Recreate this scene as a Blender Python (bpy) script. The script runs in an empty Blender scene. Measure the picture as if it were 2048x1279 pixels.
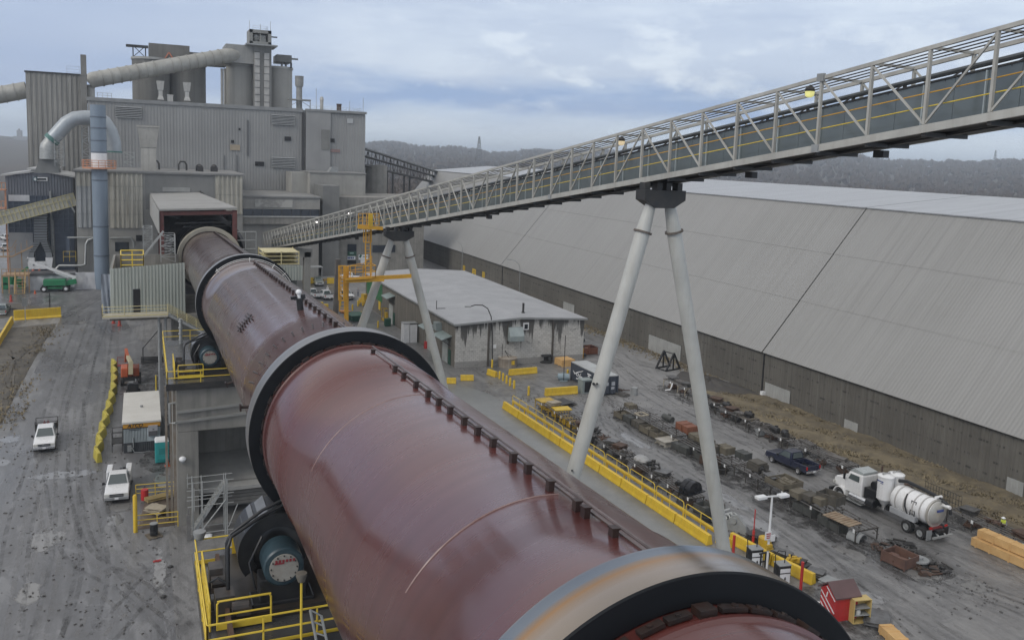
import bpy, bmesh, math, random
from mathutils import Vector, Matrix
R = math.radians
rnd = random.Random(7)
scn = bpy.context.scene
col = scn.collection
PI = math.pi

# ------------------------------------------------------------------ camera solve
H = 30.44
FOC, PCY = 1712.33, 536.14
_yaw, _pit, _rol = .4104, -.127, .0364
_f = Vector((math.sin(_yaw)*math.cos(_pit), math.cos(_yaw)*math.cos(_pit), math.sin(_pit)))
_r = Vector((math.cos(_yaw), -math.sin(_yaw), 0))
_u = _r.cross(_f)
CR = _r*math.cos(_rol)+_u*math.sin(_rol)
CU = _u*math.cos(_rol)-_r*math.sin(_rol)
EYE = Vector((0, 0, H))
def ray(px, py):
    return CR*((px-1024)/FOC)-CU*((py-PCY)/FOC)+_f
def G(px, py, z=0.0):                       # point on the level z
    d = ray(px, py); return EYE+d*((z-H)/d.z)
def Y(px, py, y):                           # point on the upright plane y
    d = ray(px, py); return EYE+d*(y/d.y)
def X(px, py, x):
    d = ray(px, py); return EYE+d*(x/d.x)

cam = bpy.data.cameras.new('camera'); co = bpy.data.objects.new('camera', cam); col.objects.link(co)
m3 = Matrix((CR, CU, -_f)).transposed()
co.matrix_world = Matrix.Translation(EYE) @ m3.to_4x4()
cam.sensor_fit = 'HORIZONTAL'; cam.sensor_width = 36
cam.lens = FOC/2048*36
cam.shift_y = -(639.5-PCY)/2048
cam.clip_start = .5; cam.clip_end = 40000
scn.camera = co

# ------------------------------------------------------------------ mesh builder
class MB:
    def __init__(s): s.v = []; s.f = []; s.M = None
    def _add(s, vs, fs):
        n = len(s.v)
        if s.M is not None: vs = [s.M @ Vector(v) for v in vs]
        s.v += [tuple(v) for v in vs]; s.f += [tuple(i+n for i in f) for f in fs]; return s
    def box(s, c, d, rz=0, rx=0, ry=0):
        x, y, z = d[0]/2, d[1]/2, d[2]/2
        vs = [Vector((a, b, e)) for e in (-z, z) for b in (-y, y) for a in (-x, x)]
        if rz or rx or ry:
            m = Matrix.Rotation(rz, 3, 'Z') @ Matrix.Rotation(ry, 3, 'Y') @ Matrix.Rotation(rx, 3, 'X')
            vs = [m @ v for v in vs]
        c = Vector(c)
        return s._add([v+c for v in vs], [(0, 2, 3, 1), (4, 5, 7, 6), (0, 1, 5, 4), (2, 6, 7, 3), (0, 4, 6, 2), (1, 3, 7, 5)])
    def bx(s, x0, x1, y0, y1, z0, z1):
        return s.box(((x0+x1)/2, (y0+y1)/2, (z0+z1)/2), (x1-x0, y1-y0, z1-z0))
    def bar(s, p, q, w, h=None, up=(0, 0, 1)):
        p, q = Vector(p), Vector(q); d = (q-p)
        if d.length < 1e-6: return s
        d.normalize(); u = Vector(up)
        if abs(d.dot(u)) > .98: u = Vector((0, 1, 0))
        a = d.cross(u).normalized(); b = a.cross(d); h = h or w
        vs = [e+a*(i*w/2)+b*(j*h/2) for e in (p, q) for j in (-1, 1) for i in (-1, 1)]
        return s._add(vs, [(0, 1, 3, 2), (4, 6, 7, 5), (0, 4, 5, 1), (2, 3, 7, 6), (0, 2, 6, 4), (1, 5, 7, 3)])
    def tube(s, p, q, r, n=8, r2=None, cap=True):
        p, q = Vector(p), Vector(q); d = q-p
        if d.length < 1e-6: return s
        d.normalize(); u = Vector((0, 0, 1)) if abs(d.z) < .95 else Vector((1, 0, 0))
        a = d.cross(u).normalized(); b = a.cross(d); r2 = r if r2 is None else r2
        vs = []
        for e, rr in ((p, r), (q, r2)):
            for k in range(n):
                t = 2*PI*k/n; vs.append(e+a*(math.cos(t)*rr)+b*(math.sin(t)*rr))
        fs = [(k, (k+1) % n, n+(k+1) % n, n+k) for k in range(n)]
        if cap: fs += [tuple(range(n))[::-1], tuple(range(n, 2*n))]
        return s._add(vs, fs)
    def path(s, pts, r, n=8, close=False):
        pts = [Vector(p) for p in pts]; rings = []
        m = len(pts); a0 = None
        for i, p in enumerate(pts):
            if close: d = pts[(i+1) % m]-pts[i-1]
            else: d = pts[min(i+1, m-1)]-pts[max(i-1, 0)]
            d.normalize()
            if a0 is None:
                u = Vector((0, 0, 1)) if abs(d.z) < .9 else Vector((1, 0, 0)); a = d.cross(u).normalized()
            else: a = (a0-d*a0.dot(d)).normalized()
            a0 = a; b = a.cross(d); rr = r[i] if isinstance(r, (list, tuple)) else r
            rings.append([p+a*(math.cos(2*PI*k/n)*rr)+b*(math.sin(2*PI*k/n)*rr) for k in range(n)])
        vs = [v for g in rings for v in g]; fs = []
        for i in range(m if close else m-1):
            j = (i+1) % m
            fs += [(i*n+k, i*n+(k+1) % n, j*n+(k+1) % n, j*n+k) for k in range(n)]
        if not close: fs += [tuple(range(n))[::-1], tuple(range((m-1)*n, m*n))]
        return s._add(vs, fs)
    def lathe(s, prof, c=(0, 0, 0), axis='Z', n=24, a0=0, a1=2*PI, flip=False):
        c = Vector(c); full = abs(a1-a0-2*PI) < 1e-6; k1 = n if full else n+1; vs = []
        for r, z in prof:
            for k in range(k1):
                t = a0+(a1-a0)*k/n; x, y = r*math.cos(t), r*math.sin(t)
                v = {'Z': (x, y, z), 'Y': (x, z, y), 'X': (z, x, y)}[axis]
                vs.append(c+Vector(v))
        fs = []
        for i in range(len(prof)-1):
            for k in range(n):
                k2 = (k+1) % k1
                f = (i*k1+k, i*k1+k2, (i+1)*k1+k2, (i+1)*k1+k)
                fs.append(f[::-1] if (axis == 'Y') != flip else f)
        return s._add(vs, fs)
    def prism(s, poly, lo, hi, plane='yz'):
        def mk(a, b, t): return {'yz': (t, a, b), 'xz': (a, t, b), 'xy': (a, b, t)}[plane]
        n = len(poly); vs = [mk(a, b, lo) for a, b in poly]+[mk(a, b, hi) for a, b in poly]
        fs = [tuple(range(n))[::-1], tuple(range(n, 2*n))]+[(k, (k+1) % n, n+(k+1) % n, n+k) for k in range(n)]
        return s._add(vs, fs)
    def loft(s, rings, cap=True):
        n = len(rings[0]); vs = [v for g in rings for v in g]; fs = []
        for i in range(len(rings)-1):
            fs += [(i*n+k, i*n+(k+1) % n, (i+1)*n+(k+1) % n, (i+1)*n+k) for k in range(n)]
        if cap: fs += [tuple(range(n))[::-1], tuple(range((len(rings)-1)*n, len(rings)*n))]
        return s._add(vs, fs)
    def poly(s, vs): return s._add(vs, [tuple(range(len(vs)))])
    def sphere(s, c, r, nu=10, nv=6, sc=(1, 1, 1)):
        c = Vector(c); vs = []; fs = []
        for i in range(nv+1):
            p = PI*i/nv
            for k in range(nu):
                t = 2*PI*k/nu
                vs.append(c+Vector((math.sin(p)*math.cos(t)*r*sc[0], math.sin(p)*math.sin(t)*r*sc[1], math.cos(p)*r*sc[2])))
        for i in range(nv):
            for k in range(nu): fs.append((i*nu+k, (i+1)*nu+k, (i+1)*nu+(k+1) % nu, i*nu+(k+1) % nu))
        return s._add(vs, fs)
    def corr(s, p, q, z0, z1, pitch=.5, dep=.08):     # ribbed sheet from p to q, ribs towards the right of p->q
        p, q = Vector((p[0], p[1])), Vector((q[0], q[1])); L = (q-p).length; d = (q-p)/L; n = Vector((d.y, -d.x))
        m = max(1, round(L/pitch)); pr = [(0, 0), (.4, 0), (.5, 1), (.9, 1)]; pts = []
        for i in range(m):
            for a, b in pr: pts.append((i+a, b))
        pts.append((m, 0)); vs = []
        fz = z1 if callable(z1) else (lambda t: z1)
        f0 = z0 if callable(z0) else (lambda t: z0)
        for a, b in pts:
            w = p+d*(a*L/m)+n*(b*dep); t = a/m
            vs += [(w.x, w.y, f0(t)), (w.x, w.y, fz(t))]
        return s._add(vs, [(2*i, 2*i+2, 2*i+3, 2*i+1) for i in range(len(pts)-1)])
    def build(s, name, mat, parent=None, smooth=None, bevel=0, w=False):
        me = bpy.data.meshes.new(name)
        off = Vector(parent.location) if (w and parent is not None) else Vector((0, 0, 0))
        me.from_pydata([tuple(Vector(v)-off) for v in s.v], [], s.f)
        bm = bmesh.new(); bm.from_mesh(me); bmesh.ops.recalc_face_normals(bm, faces=bm.faces); bm.to_mesh(me); bm.free()
        me.materials.append(mat)
        o = bpy.data.objects.new(name, me); col.objects.link(o)
        if parent is not None: o.parent = parent
        if smooth is not None:
            for p in me.polygons: p.use_smooth = True
            md = me
            try: me.set_sharp_from_angle(angle=R(smooth))
            except Exception: pass
        if bevel:
            b = o.modifiers.new('bevel', 'BEVEL'); b.width = bevel; b.segments = 2; b.limit_method = 'ANGLE'; b.angle_limit = R(40)
        return o

LABELS = set()
def tag(o, label, cat, group=None, kind=None):
    if label: o['label'] = label; LABELS.add(label)
    if cat: o['category'] = cat
    if group: o['group'] = group
    if kind: o['kind'] = kind
    return o
def thing(name, label, cat, loc=(0, 0, 0), rz=0, group=None):
    o = bpy.data.objects.new(name, None); col.objects.link(o)
    o.location = loc; o.rotation_euler = (0, 0, rz); o.empty_display_size = .3
    return tag(o, label, cat, group)
def solo(name, mb, mat, label, cat, group=None, loc=None, smooth=None, bevel=0):
    o = mb.build(name, mat, None, smooth, bevel)
    if loc is not None:
        for v in o.data.vertices: v.co -= Vector(loc)
        o.location = loc
    return tag(o, label, cat, group)
def struct(name, mb, mat, label=None, smooth=None, kind='structure'):
    o = mb.build(name, mat, None, smooth); o['kind'] = kind
    if label: o['label'] = label
    return o
def dup(root, loc, rz=None, label=None, group=None):
    def cp(o, par):
        c = o.copy(); col.objects.link(c)
        if par is not None: c.parent = par
        for ch in list(o.children): cp(ch, c)
        return c
    r = cp(root, None); r.location = loc
    if rz is not None: r.rotation_euler = (0, 0, rz)
    if label: tag(r, label, None)
    if group: r['group'] = group
    return r

# ------------------------------------------------------------------ materials
class NT:
    def __init__(s, name):
        s.m = bpy.data.materials.new(name); s.m.use_nodes = True; s.t = s.m.node_tree; s.n = s.t.nodes
        s.b = s.n['Principled BSDF']
    def add(s, k, **kw):
        n = s.n.new(k)
        for a, b in kw.items(): setattr(n, a, b)
        return n
    def l(s, a, b): s.t.links.new(a, b)
    def val(s, sock, v):
        if hasattr(v, 'bl_rna') and v.bl_rna.identifier.startswith('NodeSocket'): s.l(v, sock)
        else: sock.default_value = v
    def co(s): 
        if not hasattr(s, '_c'): s._c = s.add('ShaderNodeTexCoord').outputs['Object']
        return s._c
    def map(s, sc, rot=(0, 0, 0), src=None, loc=(0, 0, 0)):
        n = s.add('ShaderNodeMapping'); s.l(src or s.co(), n.inputs[0]); n.inputs['Scale'].default_value = sc
        n.inputs['Rotation'].default_value = rot; n.inputs['Location'].default_value = loc; return n.outputs[0]
    def noise(s, vec, scale=1, det=5, rough=.55, dist=0):
        n = s.add('ShaderNodeTexNoise'); s.l(vec, n.inputs['Vector']); n.inputs['Scale'].default_value = scale
        n.inputs['Detail'].default_value = det; n.inputs['Roughness'].default_value = rough; n.inputs['Distortion'].default_value = dist
        return n.outputs[0]
    def ramp(s, fac, stops, interp='LINEAR'):
        n = s.add('ShaderNodeValToRGB'); s.l(fac, n.inputs[0]); e = n.color_ramp.elements; n.color_ramp.interpolation = interp
        while len(e) < len(stops): e.new(.5)
        for i, (p, c) in enumerate(stops):
            e[i].position = p; e[i].color = (*c, 1) if isinstance(c, (tuple, list)) else (c, c, c, 1)
        return n.outputs[0]
    def mix(s, fac, a, b, mode='MIX'):
        n = s.add('ShaderNodeMix', data_type='RGBA', blend_type=mode)
        s.val(n.inputs[0], fac)
        for i, c in ((6, a), (7, b)):
            if isinstance(c, (tuple, list)): c = (*c, 1) if len(c) == 3 else c
            s.val(n.inputs[i], c)
        return n.outputs[2]
    def math(s, op, a, b=0, c=0, clamp=False):
        n = s.add('ShaderNodeMath', operation=op, use_clamp=clamp)
        for i, v in enumerate((a, b, c)): s.val(n.inputs[i], v)
        return n.outputs[0]
    def sep(s, vec=None):
        n = s.add('ShaderNodeSeparateXYZ'); s.l(vec or s.co(), n.inputs[0]); return n.outputs
    def bump(s, h, strength=.3, dist=.05):
        n = s.add('ShaderNodeBump'); s.l(h, n.inputs['Height']); n.inputs['Strength'].default_value = strength; n.inputs['Distance'].default_value = dist
        s.l(n.outputs[0], s.b.inputs['Normal'])
    def out(s, colr=None, rough=None, metal=None, spec=None, coat=None):
        if colr is not None:
            if isinstance(colr, (tuple, list)): colr = (*colr, 1)
            s.val(s.b.inputs['Base Color'], colr)
        if rough is not None: s.val(s.b.inputs['Roughness'], rough)
        if metal is not None: s.val(s.b.inputs['Metallic'], metal)
        if spec is not None: s.val(s.b.inputs['Specular IOR Level'], spec)
        if coat is not None: s.val(s.b.inputs['Coat Weight'], coat); s.b.inputs['Coat Roughness'].default_value = .08
        return s.m
MATS = {}
def pm(name, c, c2=None, sc=.6, rough=.7, metal=0, streak=0, sc_col=None, ssc=1.0, bump=0, bsc=8, lo=.35, hi=.68, spec=.5, coat=None, zs=.06):
    """weathered surface: blotches of two colours, optional runs of dirt down the face"""
    if name in MATS: return MATS[name]
    t = NT(name); c2 = c2 or tuple(x*.8 for x in c)
    f = t.ramp(t.noise(t.map((sc, sc, sc)), 1, 7, .6), [(lo, 0.0), (hi, 1.0)])
    k = t.mix(f, c, c2)
    if streak:
        g = t.noise(t.map((1.4*ssc, 1.4*ssc, zs*ssc)), 1, 6, .7)
        k = t.mix(t.math('MULTIPLY', t.ramp(g, [(.48, 0.0), (.7, 1.0)]), streak), k, sc_col or tuple(x*.5 for x in c))
    if bump: t.bump(t.noise(t.map((1, 1, 1)), bsc, 6, .65), bump, .05)
    r2 = t.math('ADD', t.math('MULTIPLY', f, .12), rough-.06, clamp=True)
    MATS[name] = t.out(k, r2, metal, spec, coat)
    return MATS[name]
def flat(name, c, rough=.6, metal=0): return pm(name, c, tuple(x*.82 for x in c), sc=2.0, rough=rough, metal=metal)
def glass(name='window_glass', c=(.02, .025, .03)):
    if name in MATS: return MATS[name]
    t = NT(name); MATS[name] = t.out(c, .08, 0, .8); return MATS[name]
def emit(name, c, s):
    if name in MATS: return MATS[name]
    t = NT(name); t.b.inputs['Emission Color'].default_value = (*c, 1); t.b.inputs['Emission Strength'].default_value = s
    MATS[name] = t.out(c, .5); return MATS[name]

YEL = pm('yellow_paint', (.72, .50, .035), (.62, .40, .03), sc=1.2, rough=.5, streak=.25, sc_col=(.25, .19, .06), ssc=2)
YRAIL = pm('yellow_rail_paint', (.75, .56, .06), (.66, .46, .05), sc=2, rough=.45)
YPALE = pm('pale_yellow_rail_paint', (.62, .55, .30), (.5, .44, .25), sc=2, rough=.5)
AMBER = pm('amber_paint', (.66, .36, .03), (.52, .27, .03), sc=1.5, rough=.5)
CONC = pm('stained_concrete', (.27, .26, .235), (.18, .175, .16), sc=.35, rough=.8, streak=.55, sc_col=(.11, .108, .10), bump=.15)
CONC2 = pm('dusty_concrete', (.33, .325, .30), (.25, .245, .23), sc=.2, rough=.85, streak=.5, sc_col=(.19, .185, .175), ssc=.5, bump=.1)
GALV = pm('galvanised_steel', (.42, .43, .42), (.33, .34, .33), sc=1.5, rough=.5, metal=.35)
DARKST = pm('dark_steel', (.035, .035, .036), (.06, .055, .05), sc=2, rough=.5, metal=.3)
BLACK = pm('black_paint', (.012, .013, .015), (.022, .022, .023), sc=2, rough=.4)
RUST = pm('rusty_steel', (.10, .055, .035), (.055, .04, .033), sc=2, rough=.75, bump=.2)
RUBBER = pm('rubber', (.018, .018, .018), (.03, .03, .03), sc=3, rough=.8)
WHITE = pm('white_paint', (.78, .79, .80), (.70, .71, .71), sc=1.5, rough=.35, streak=.12, sc_col=(.4, .38, .34), ssc=2)
CHROME = pm('bright_metal', (.7, .7, .7), (.55, .55, .55), sc=3, rough=.25, metal=.9)
REDP = pm('red_paint', (.48, .028, .03), (.38, .03, .03), sc=2, rough=.45)
WOODN = pm('new_timber', (.62, .40, .17), (.50, .30, .12), sc=1.5, rough=.75, bump=.1)
WOODO = pm('old_timber', (.20, .165, .12), (.12, .10, .075), sc=2, rough=.85, bump=.2)
GREYP = pm('grey_paint', (.30, .31, .31), (.22, .23, .23), sc=1.5, rough=.55)
# ------------------------------------------------------------------ world, sun, render
w = bpy.data.worlds.new('World'); scn.world = w; w.use_nodes = True
nt = w.node_tree; N = nt.nodes; Lk = nt.links.new
bg = N['Background']; bg.inputs['Strength'].default_value = .1
sky = N.new('ShaderNodeTexSky'); sky.sky_type = 'NISHITA'; sky.sun_disc = False
SUN_EL, SUN_AZ = 40, -112          # degrees: sun high on the left, behind cloud
sky.sun_elevation = R(SUN_EL); sky.sun_rotation = R(SUN_AZ); sky.air_density = 1.2; sky.dust_density = 2
def wm(op, a, b=0, clamp=False):
    n = N.new('ShaderNodeMath'); n.operation = op; n.use_clamp = clamp
    for i, v in enumerate((a, b)):
        if isinstance(v, (int, float)): n.inputs[i].default_value = v
        else: Lk(v, n.inputs[i])
    return n.outputs[0]
tc = N.new('ShaderNodeTexCoord'); sp = N.new('ShaderNodeSeparateXYZ'); Lk(tc.outputs['Generated'], sp.inputs[0])
zz = wm('MAXIMUM', sp.outputs[2], 0.0)
den = wm('ADD', zz, .10)
cb = N.new('ShaderNodeCombineXYZ'); Lk(wm('DIVIDE', sp.outputs[0], den), cb.inputs[0]); Lk(wm('DIVIDE', sp.outputs[1], den), cb.inputs[1])
def wnoise(vec, sc, det=7, rg=.55, loc=(0, 0, 0), msc=(1, 1, 1)):
    mp = N.new('ShaderNodeMapping'); Lk(vec, mp.inputs[0]); mp.inputs['Location'].default_value = loc; mp.inputs['Scale'].default_value = msc
    n = N.new('ShaderNodeTexNoise'); Lk(mp.outputs[0], n.inputs['Vector']); n.inputs['Scale'].default_value = sc; n.inputs['Detail'].default_value = det; n.inputs['Roughness'].default_value = rg
    return n.outputs[0]
def wramp(f, st):
    n = N.new('ShaderNodeValToRGB'); Lk(f, n.inputs[0]); e = n.color_ramp.elements
    while len(e) < len(st): e.new(.5)
    for i, (p, c) in enumerate(st): e[i].position = p; e[i].color = (*c, 1) if isinstance(c, tuple) else (c, c, c, 1)
    return n.outputs[0]
def wmix(f, a, b, mode='MIX'):
    n = N.new('ShaderNodeMix'); n.data_type = 'RGBA'; n.blend_type = mode
    for s, v in ((n.inputs[0], f), (n.inputs[6], a), (n.inputs[7], b)):
        if isinstance(v, (int, float)): s.default_value = v
        elif isinstance(v, tuple): s.default_value = (*v, 1)
        else: Lk(v, s)
    return n.outputs[2]
n1 = wnoise(cb.outputs[0], .55, 8, .6, (3.1, 1.7, 0))
n2 = wnoise(tc.outputs['Generated'], 6, 8, .6, (0, 0, 0), (1, 1, 3.4))
n3 = wnoise(tc.outputs['Generated'], 2.2, 6, .55, (4.2, .6, 0), (1, 1, 5))
# layered cloud: height bands, their edges broken by noise
e0 = wm('ADD', zz, wm('MULTIPLY', wm('SUBTRACT', n2, .5), .055))
e1 = wm('ADD', e0, wm('MULTIPLY', wm('SUBTRACT', n3, .5), .05))
band = wramp(e1, [(0.0, (5.6, 6.6, 7.7)), (.03, (5.5, 6.5, 7.7)), (.046, (4.6, 5.7, 7.4)), (.058, (2.3, 3.5, 6.0)), (.078, (2.4, 3.5, 5.8)), (.098, (4.6, 5.3, 6.7)), (.13, (5.0, 5.7, 7.0)), (.19, (4.2, 4.9, 6.4)), (.30, (7.0, 7.1, 7.4)), (.45, (8.0, 7.9, 7.8)), (.70, (6.8, 6.7, 6.6)), (1.0, (6.0, 5.9, 5.8))])
puff = wramp(wnoise(tc.outputs['Generated'], 9, 9, .62, (1.3, .2, .4), (1, 1, 2.2)), [(.50, 0.0), (.60, 1.0)])
az = wramp(wm('ADD', wm('MULTIPLY', sp.outputs[0], .75), .12), [(.18, .0), (.42, 1.0)])    # whiter clouds towards the right
lowm = wramp(zz, [(.05, 0.0), (.075, 1.0), (.17, .8), (.26, 0.0)])
cl = wmix(wm('MULTIPLY', wm('MULTIPLY', puff, az), wm('MULTIPLY', lowm, .85)), band, (6.9, 7.5, 8.3))
grey = wramp(n1, [(.42, 0.0), (.7, 1.0)])
cl = wmix(wm('MULTIPLY', grey, .5), cl, (3.5, 4.2, 5.7))
lo_ = wramp(wnoise(tc.outputs['Generated'], 3.2, 8, .6, (7.1, 2.2, 0), (1, 1, 6)), [(.46, 0.0), (.62, 1.0)])
cl = wmix(wm('MULTIPLY', lo_, wm('MULTIPLY', wramp(zz, [(.005, 0.0), (.03, .5), (.2, .8), (.4, 0.0)]), .8)), cl, (6.6, 7.3, 8.2))
leftc = wramp(wm('ADD', wm('MULTIPLY', sp.outputs[0], 1.0), .3), [(.2, 1.0), (.62, 0.0)])
cl = wmix(wm('MULTIPLY', leftc, wm('MULTIPLY', wramp(zz, [(.03, 0.0), (.07, .85), (.25, .6), (.4, 0.0)]), 1.0)), cl, (3.5, 4.3, 6.1))
tot = wmix(.86, sky.outputs[0], cl)
Lk(tot, bg.inputs['Color'])

sl = bpy.data.lights.new('sun', 'SUN'); so = bpy.data.objects.new('sun', sl); col.objects.link(so)
sl.energy = 1.0; sl.angle = R(22); sl.color = (1, .96, .9)
sd = Vector((math.sin(R(SUN_AZ))*math.cos(R(SUN_EL)), math.cos(R(SUN_AZ))*math.cos(R(SUN_EL)), math.sin(R(SUN_EL))))
so.rotation_euler = sd.to_track_quat('Z', 'Y').to_euler(); so.location = (0, 0, 200)
scn.view_settings.view_transform = 'Standard'; scn.view_settings.look = 'None'; scn.view_settings.gamma = 1; scn.view_settings.exposure = 0.36
scn.render.engine = 'CYCLES'
try:
    scn.cycles.use_denoising = True; scn.cycles.max_bounces = 6; scn.cycles.volume_bounces = 0; scn.cycles.diffuse_bounces = 3
    scn.cycles.glossy_bounces = 3; scn.cycles.transmission_bounces = 3; scn.cycles.transparent_max_bounces = 8
except Exception: pass

# ------------------------------------------------------------------ ground
t = NT('wet_yard_gravel')
P = t.co(); 
big = t.noise(t.map((.035, .035, .035)), 1, 5, .6)
trk = t.noise(t.map((1.1, .035, 1), rot=(0, 0, R(4))), 1, 6, .6, .6)
trk2 = t.noise(t.map((.7, .2, 1), rot=(0, 0, R(-9))), 1, 7, .65, 1.5)
fine = t.noise(t.map((2.2, 2.2, 2.2)), 1, 8, .7)
c = t.mix(t.ramp(big, [(.38, 0.0), (.62, 1.0)]), (.20, .197, .195), (.105, .104, .104))
c = t.mix(t.math('MULTIPLY', t.ramp(trk, [(.46, 0.0), (.64, 1.0)]), .34), c, (.27, .265, .26))
c = t.mix(t.math('MULTIPLY', t.ramp(trk2, [(.5, 0.0), (.66, 1.0)]), .5), c, (.095, .093, .092))
c = t.mix(t.math('MULTIPLY', t.ramp(fine, [(.4, 0.0), (.75, 1.0)]), .4), c, (.30, .295, .285))
pat = t.noise(t.map((.28, .16, .3), rot=(0, 0, R(20))), 1, 8, .68, 1.2); c = t.mix(t.math('MULTIPLY', t.ramp(pat, [(.52, 0.0), (.60, 1.0)]), .55), c, (.255, .25, .243)); c = t.mix(t.math('MULTIPLY', t.ramp(pat, [(.36, 1.0), (.46, 0.0)]), .6), c, (.075, .073, .071))
wet = t.math('ADD', t.math('MULTIPLY', t.ramp(big, [(.4, 0.0), (.6, 1.0)]), .5), t.math('MULTIPLY', t.ramp(trk2, [(.4, 0.0), (.6, 1.0)]), .5))
t.bump(t.math('ADD', t.math('ADD', t.math('MULTIPLY', fine, .5), trk), pat), .6, .12)
GROUND = t.out(c, t.math('SUBTRACT', .62, t.math('MULTIPLY', wet, .38)), 0, .5)
struct('ground', MB().bx(-900, 900, -60, 420, -2, 0), GROUND)

t = NT('wet_asphalt')
big = t.noise(t.map((.06, .03, .05)), 1, 5, .6)
trk = t.noise(t.map((.8, .02, 1), rot=(0, 0, R(3))), 1, 6, .65, .4)
fine = t.noise(t.map((3, 3, 3)), 1, 7, .7)
swp = t.noise(t.map((.35, .12, 1), rot=(0, 0, R(-38))), 1, 6, .65, 1.2)
c = t.mix(t.ramp(big, [(.36, 0.0), (.64, 1.0)]), (.165, .165, .168), (.10, .10, .103))
c = t.mix(t.math('MULTIPLY', t.ramp(trk, [(.48, 0.0), (.66, 1.0)]), .3), c, (.30, .30, .305))
c = t.mix(t.math('MULTIPLY', t.ramp(swp, [(.5, 0.0), (.68, 1.0)]), .35), c, (.105, .102, .10))
c = t.mix(t.math('MULTIPLY', t.ramp(fine, [(.45, 0.0), (.75, 1.0)]), .3), c, (.10, .10, .10))
pat = t.noise(t.map((.3, .12, .3), rot=(0, 0, R(-25))), 1, 8, .68, 1.0); c = t.mix(t.math('MULTIPLY', t.ramp(pat, [(.53, 0.0), (.60, 1.0)]), .45), c, (.275, .275, .278)); c = t.mix(t.math('MULTIPLY', t.ramp(pat, [(.36, 1.0), (.45, 0.0)]), .5), c, (.085, .084, .084))
t.bump(t.math('ADD', t.math('ADD', t.math('MULTIPLY', fine, .4), swp), pat), .5, .1)
ROAD = t.out(c, t.math('SUBTRACT', .52, t.math('MULTIPLY', t.ramp(big, [(.4, 0.0), (.6, 1.0)]), .3)), 0, .5)
def sheet(name, pts, mat, z, label=None):
    mb = MB(); mb.poly([(p[0], p[1], z) for p in pts]); return struct(name, mb, mat, label)
def gpts(l): return [tuple(G(a, b)[:2]) for a, b in l]
sheet('road', [(-40, 25)] + [(1.5, 25), (1.5, 130), (-3.5, 165), (0, 205), (-60, 205), (-60, 188)] + gpts([(60, 612), (125, 628), (95, 690), (55, 770), (25, 850), (0, 900)]) + [(-16, 80), (-40, 60)], ROAD, .004)
WETC = pm('wet_concrete', (.20, .205, .20), (.13, .135, .135), sc=.12, rough=.34, bump=.12, bsc=4, streak=.4, sc_col=(.27, .27, .265), ssc=.6, zs=1)
sheet('pavement', [(12, 24), (41.5, 24), (41.2, 100), (37, 112), (30, 140), (12, 140)], WETC, .004)
LOTM = pm('wet_lot_asphalt', (.15, .15, .152), (.10, .10, .103), sc=.1, rough=.38, bump=.1, bsc=4)
sheet('pavement', [(16, 150), (41, 150), (41, 205), (16, 205)], LOTM, .004)
t = NT('puddle_water'); nn = t.noise(t.map((.4, .4, .4)), 1, 4)
PUD = t.out(t.mix(nn, (.215, .212, .206), (.17, .168, .162)), t.math('MULTIPLY', nn, .08), 0, .6)
def soft(t, alpha):
    tr_ = t.add('ShaderNodeBsdfTransparent'); mx = t.add('ShaderNodeMixShader'); t.l(alpha, mx.inputs[0]); t.l(tr_.outputs[0], mx.inputs[1]); t.l(t.b.outputs[0], mx.inputs[2]); t.l(mx.outputs[0], t.n['Material Output'].inputs['Surface'])
gs = t.sep(t.map((2, 2, 0), src=t.n[[n.name for n in t.n if n.bl_idname == 'ShaderNodeTexCoord'][0]].outputs['Generated'], loc=(-1, -1, 0)))
rd = t.math('SQRT', t.math('ADD', t.math('MULTIPLY', gs[0], gs[0]), t.math('MULTIPLY', gs[1], gs[1])))
soft(t, t.ramp(t.math('ADD', rd, t.math('MULTIPLY', t.math('SUBTRACT', t.noise(t.map((.7, .7, .7)), 1, 7, .7), .5), 1.5)), [(.50, 1.0), (.66, 0.0)]))
def puddle(cx, cy, rx, ry, rz=0, seed=0):
    r = random.Random(seed); ph = [r.random()*6 for _ in range(5)]; pts = []
    for k in range(56):
        a = 2*PI*k/56; q = 1+.22*math.sin(2*a+ph[0])+.16*math.sin(3*a+ph[1])+.1*math.sin(5*a+ph[2])+.07*math.sin(9*a+ph[3])+.04*math.sin(15*a+ph[4])
        x, y = math.cos(a)*rx*q, math.sin(a)*ry*q
        pts.append((cx+x*math.cos(rz)-y*math.sin(rz), cy+x*math.sin(rz)+y*math.cos(rz)))
    sheet('water', pts, PUD, .009)
for i, (px, py, rx, ry, rz) in enumerate([(322, 1140, .8, 4.4, 0), (8, 925, 1.0, 1.6, 0), (20, 878, 1.6, 1.6, 0), (120, 950, 3.6, 1.5, .1), (225, 1040, .9, 2.2, 0), (250, 760, 1.2, 5, 0),
        (95, 612, 6, 2.5, 0), (150, 645, 2.5, 2.5, 0), (1465, 1000, .8, 5.5, .1), (1520, 1050, 1.0, 4, .2), (1700, 1105, 1.0, 2.4, .2), (1740, 1195, 1.1, 1.5, .2), (1270, 880, 1.2, 5, .1), (1850, 1150, 1.4, 2, 0),
        (1060, 790, 2.2, 3, 0), (1020, 900, 1.0, 5, .1), (1120, 1010, .9, 4, .1), (1395, 800, 1.2, 3, 0), (1955, 1175, 1.2, 1.6, 0), (245, 1005, 1.4, 3, 0), (95, 1080, 2.0, 2.4, .3), (60, 1190, .8, 3, .1), (325, 960, 1.3, 3, 0)]):
    p = G(px, py); puddle(p.x, p.y, rx, ry, rz, i)

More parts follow.
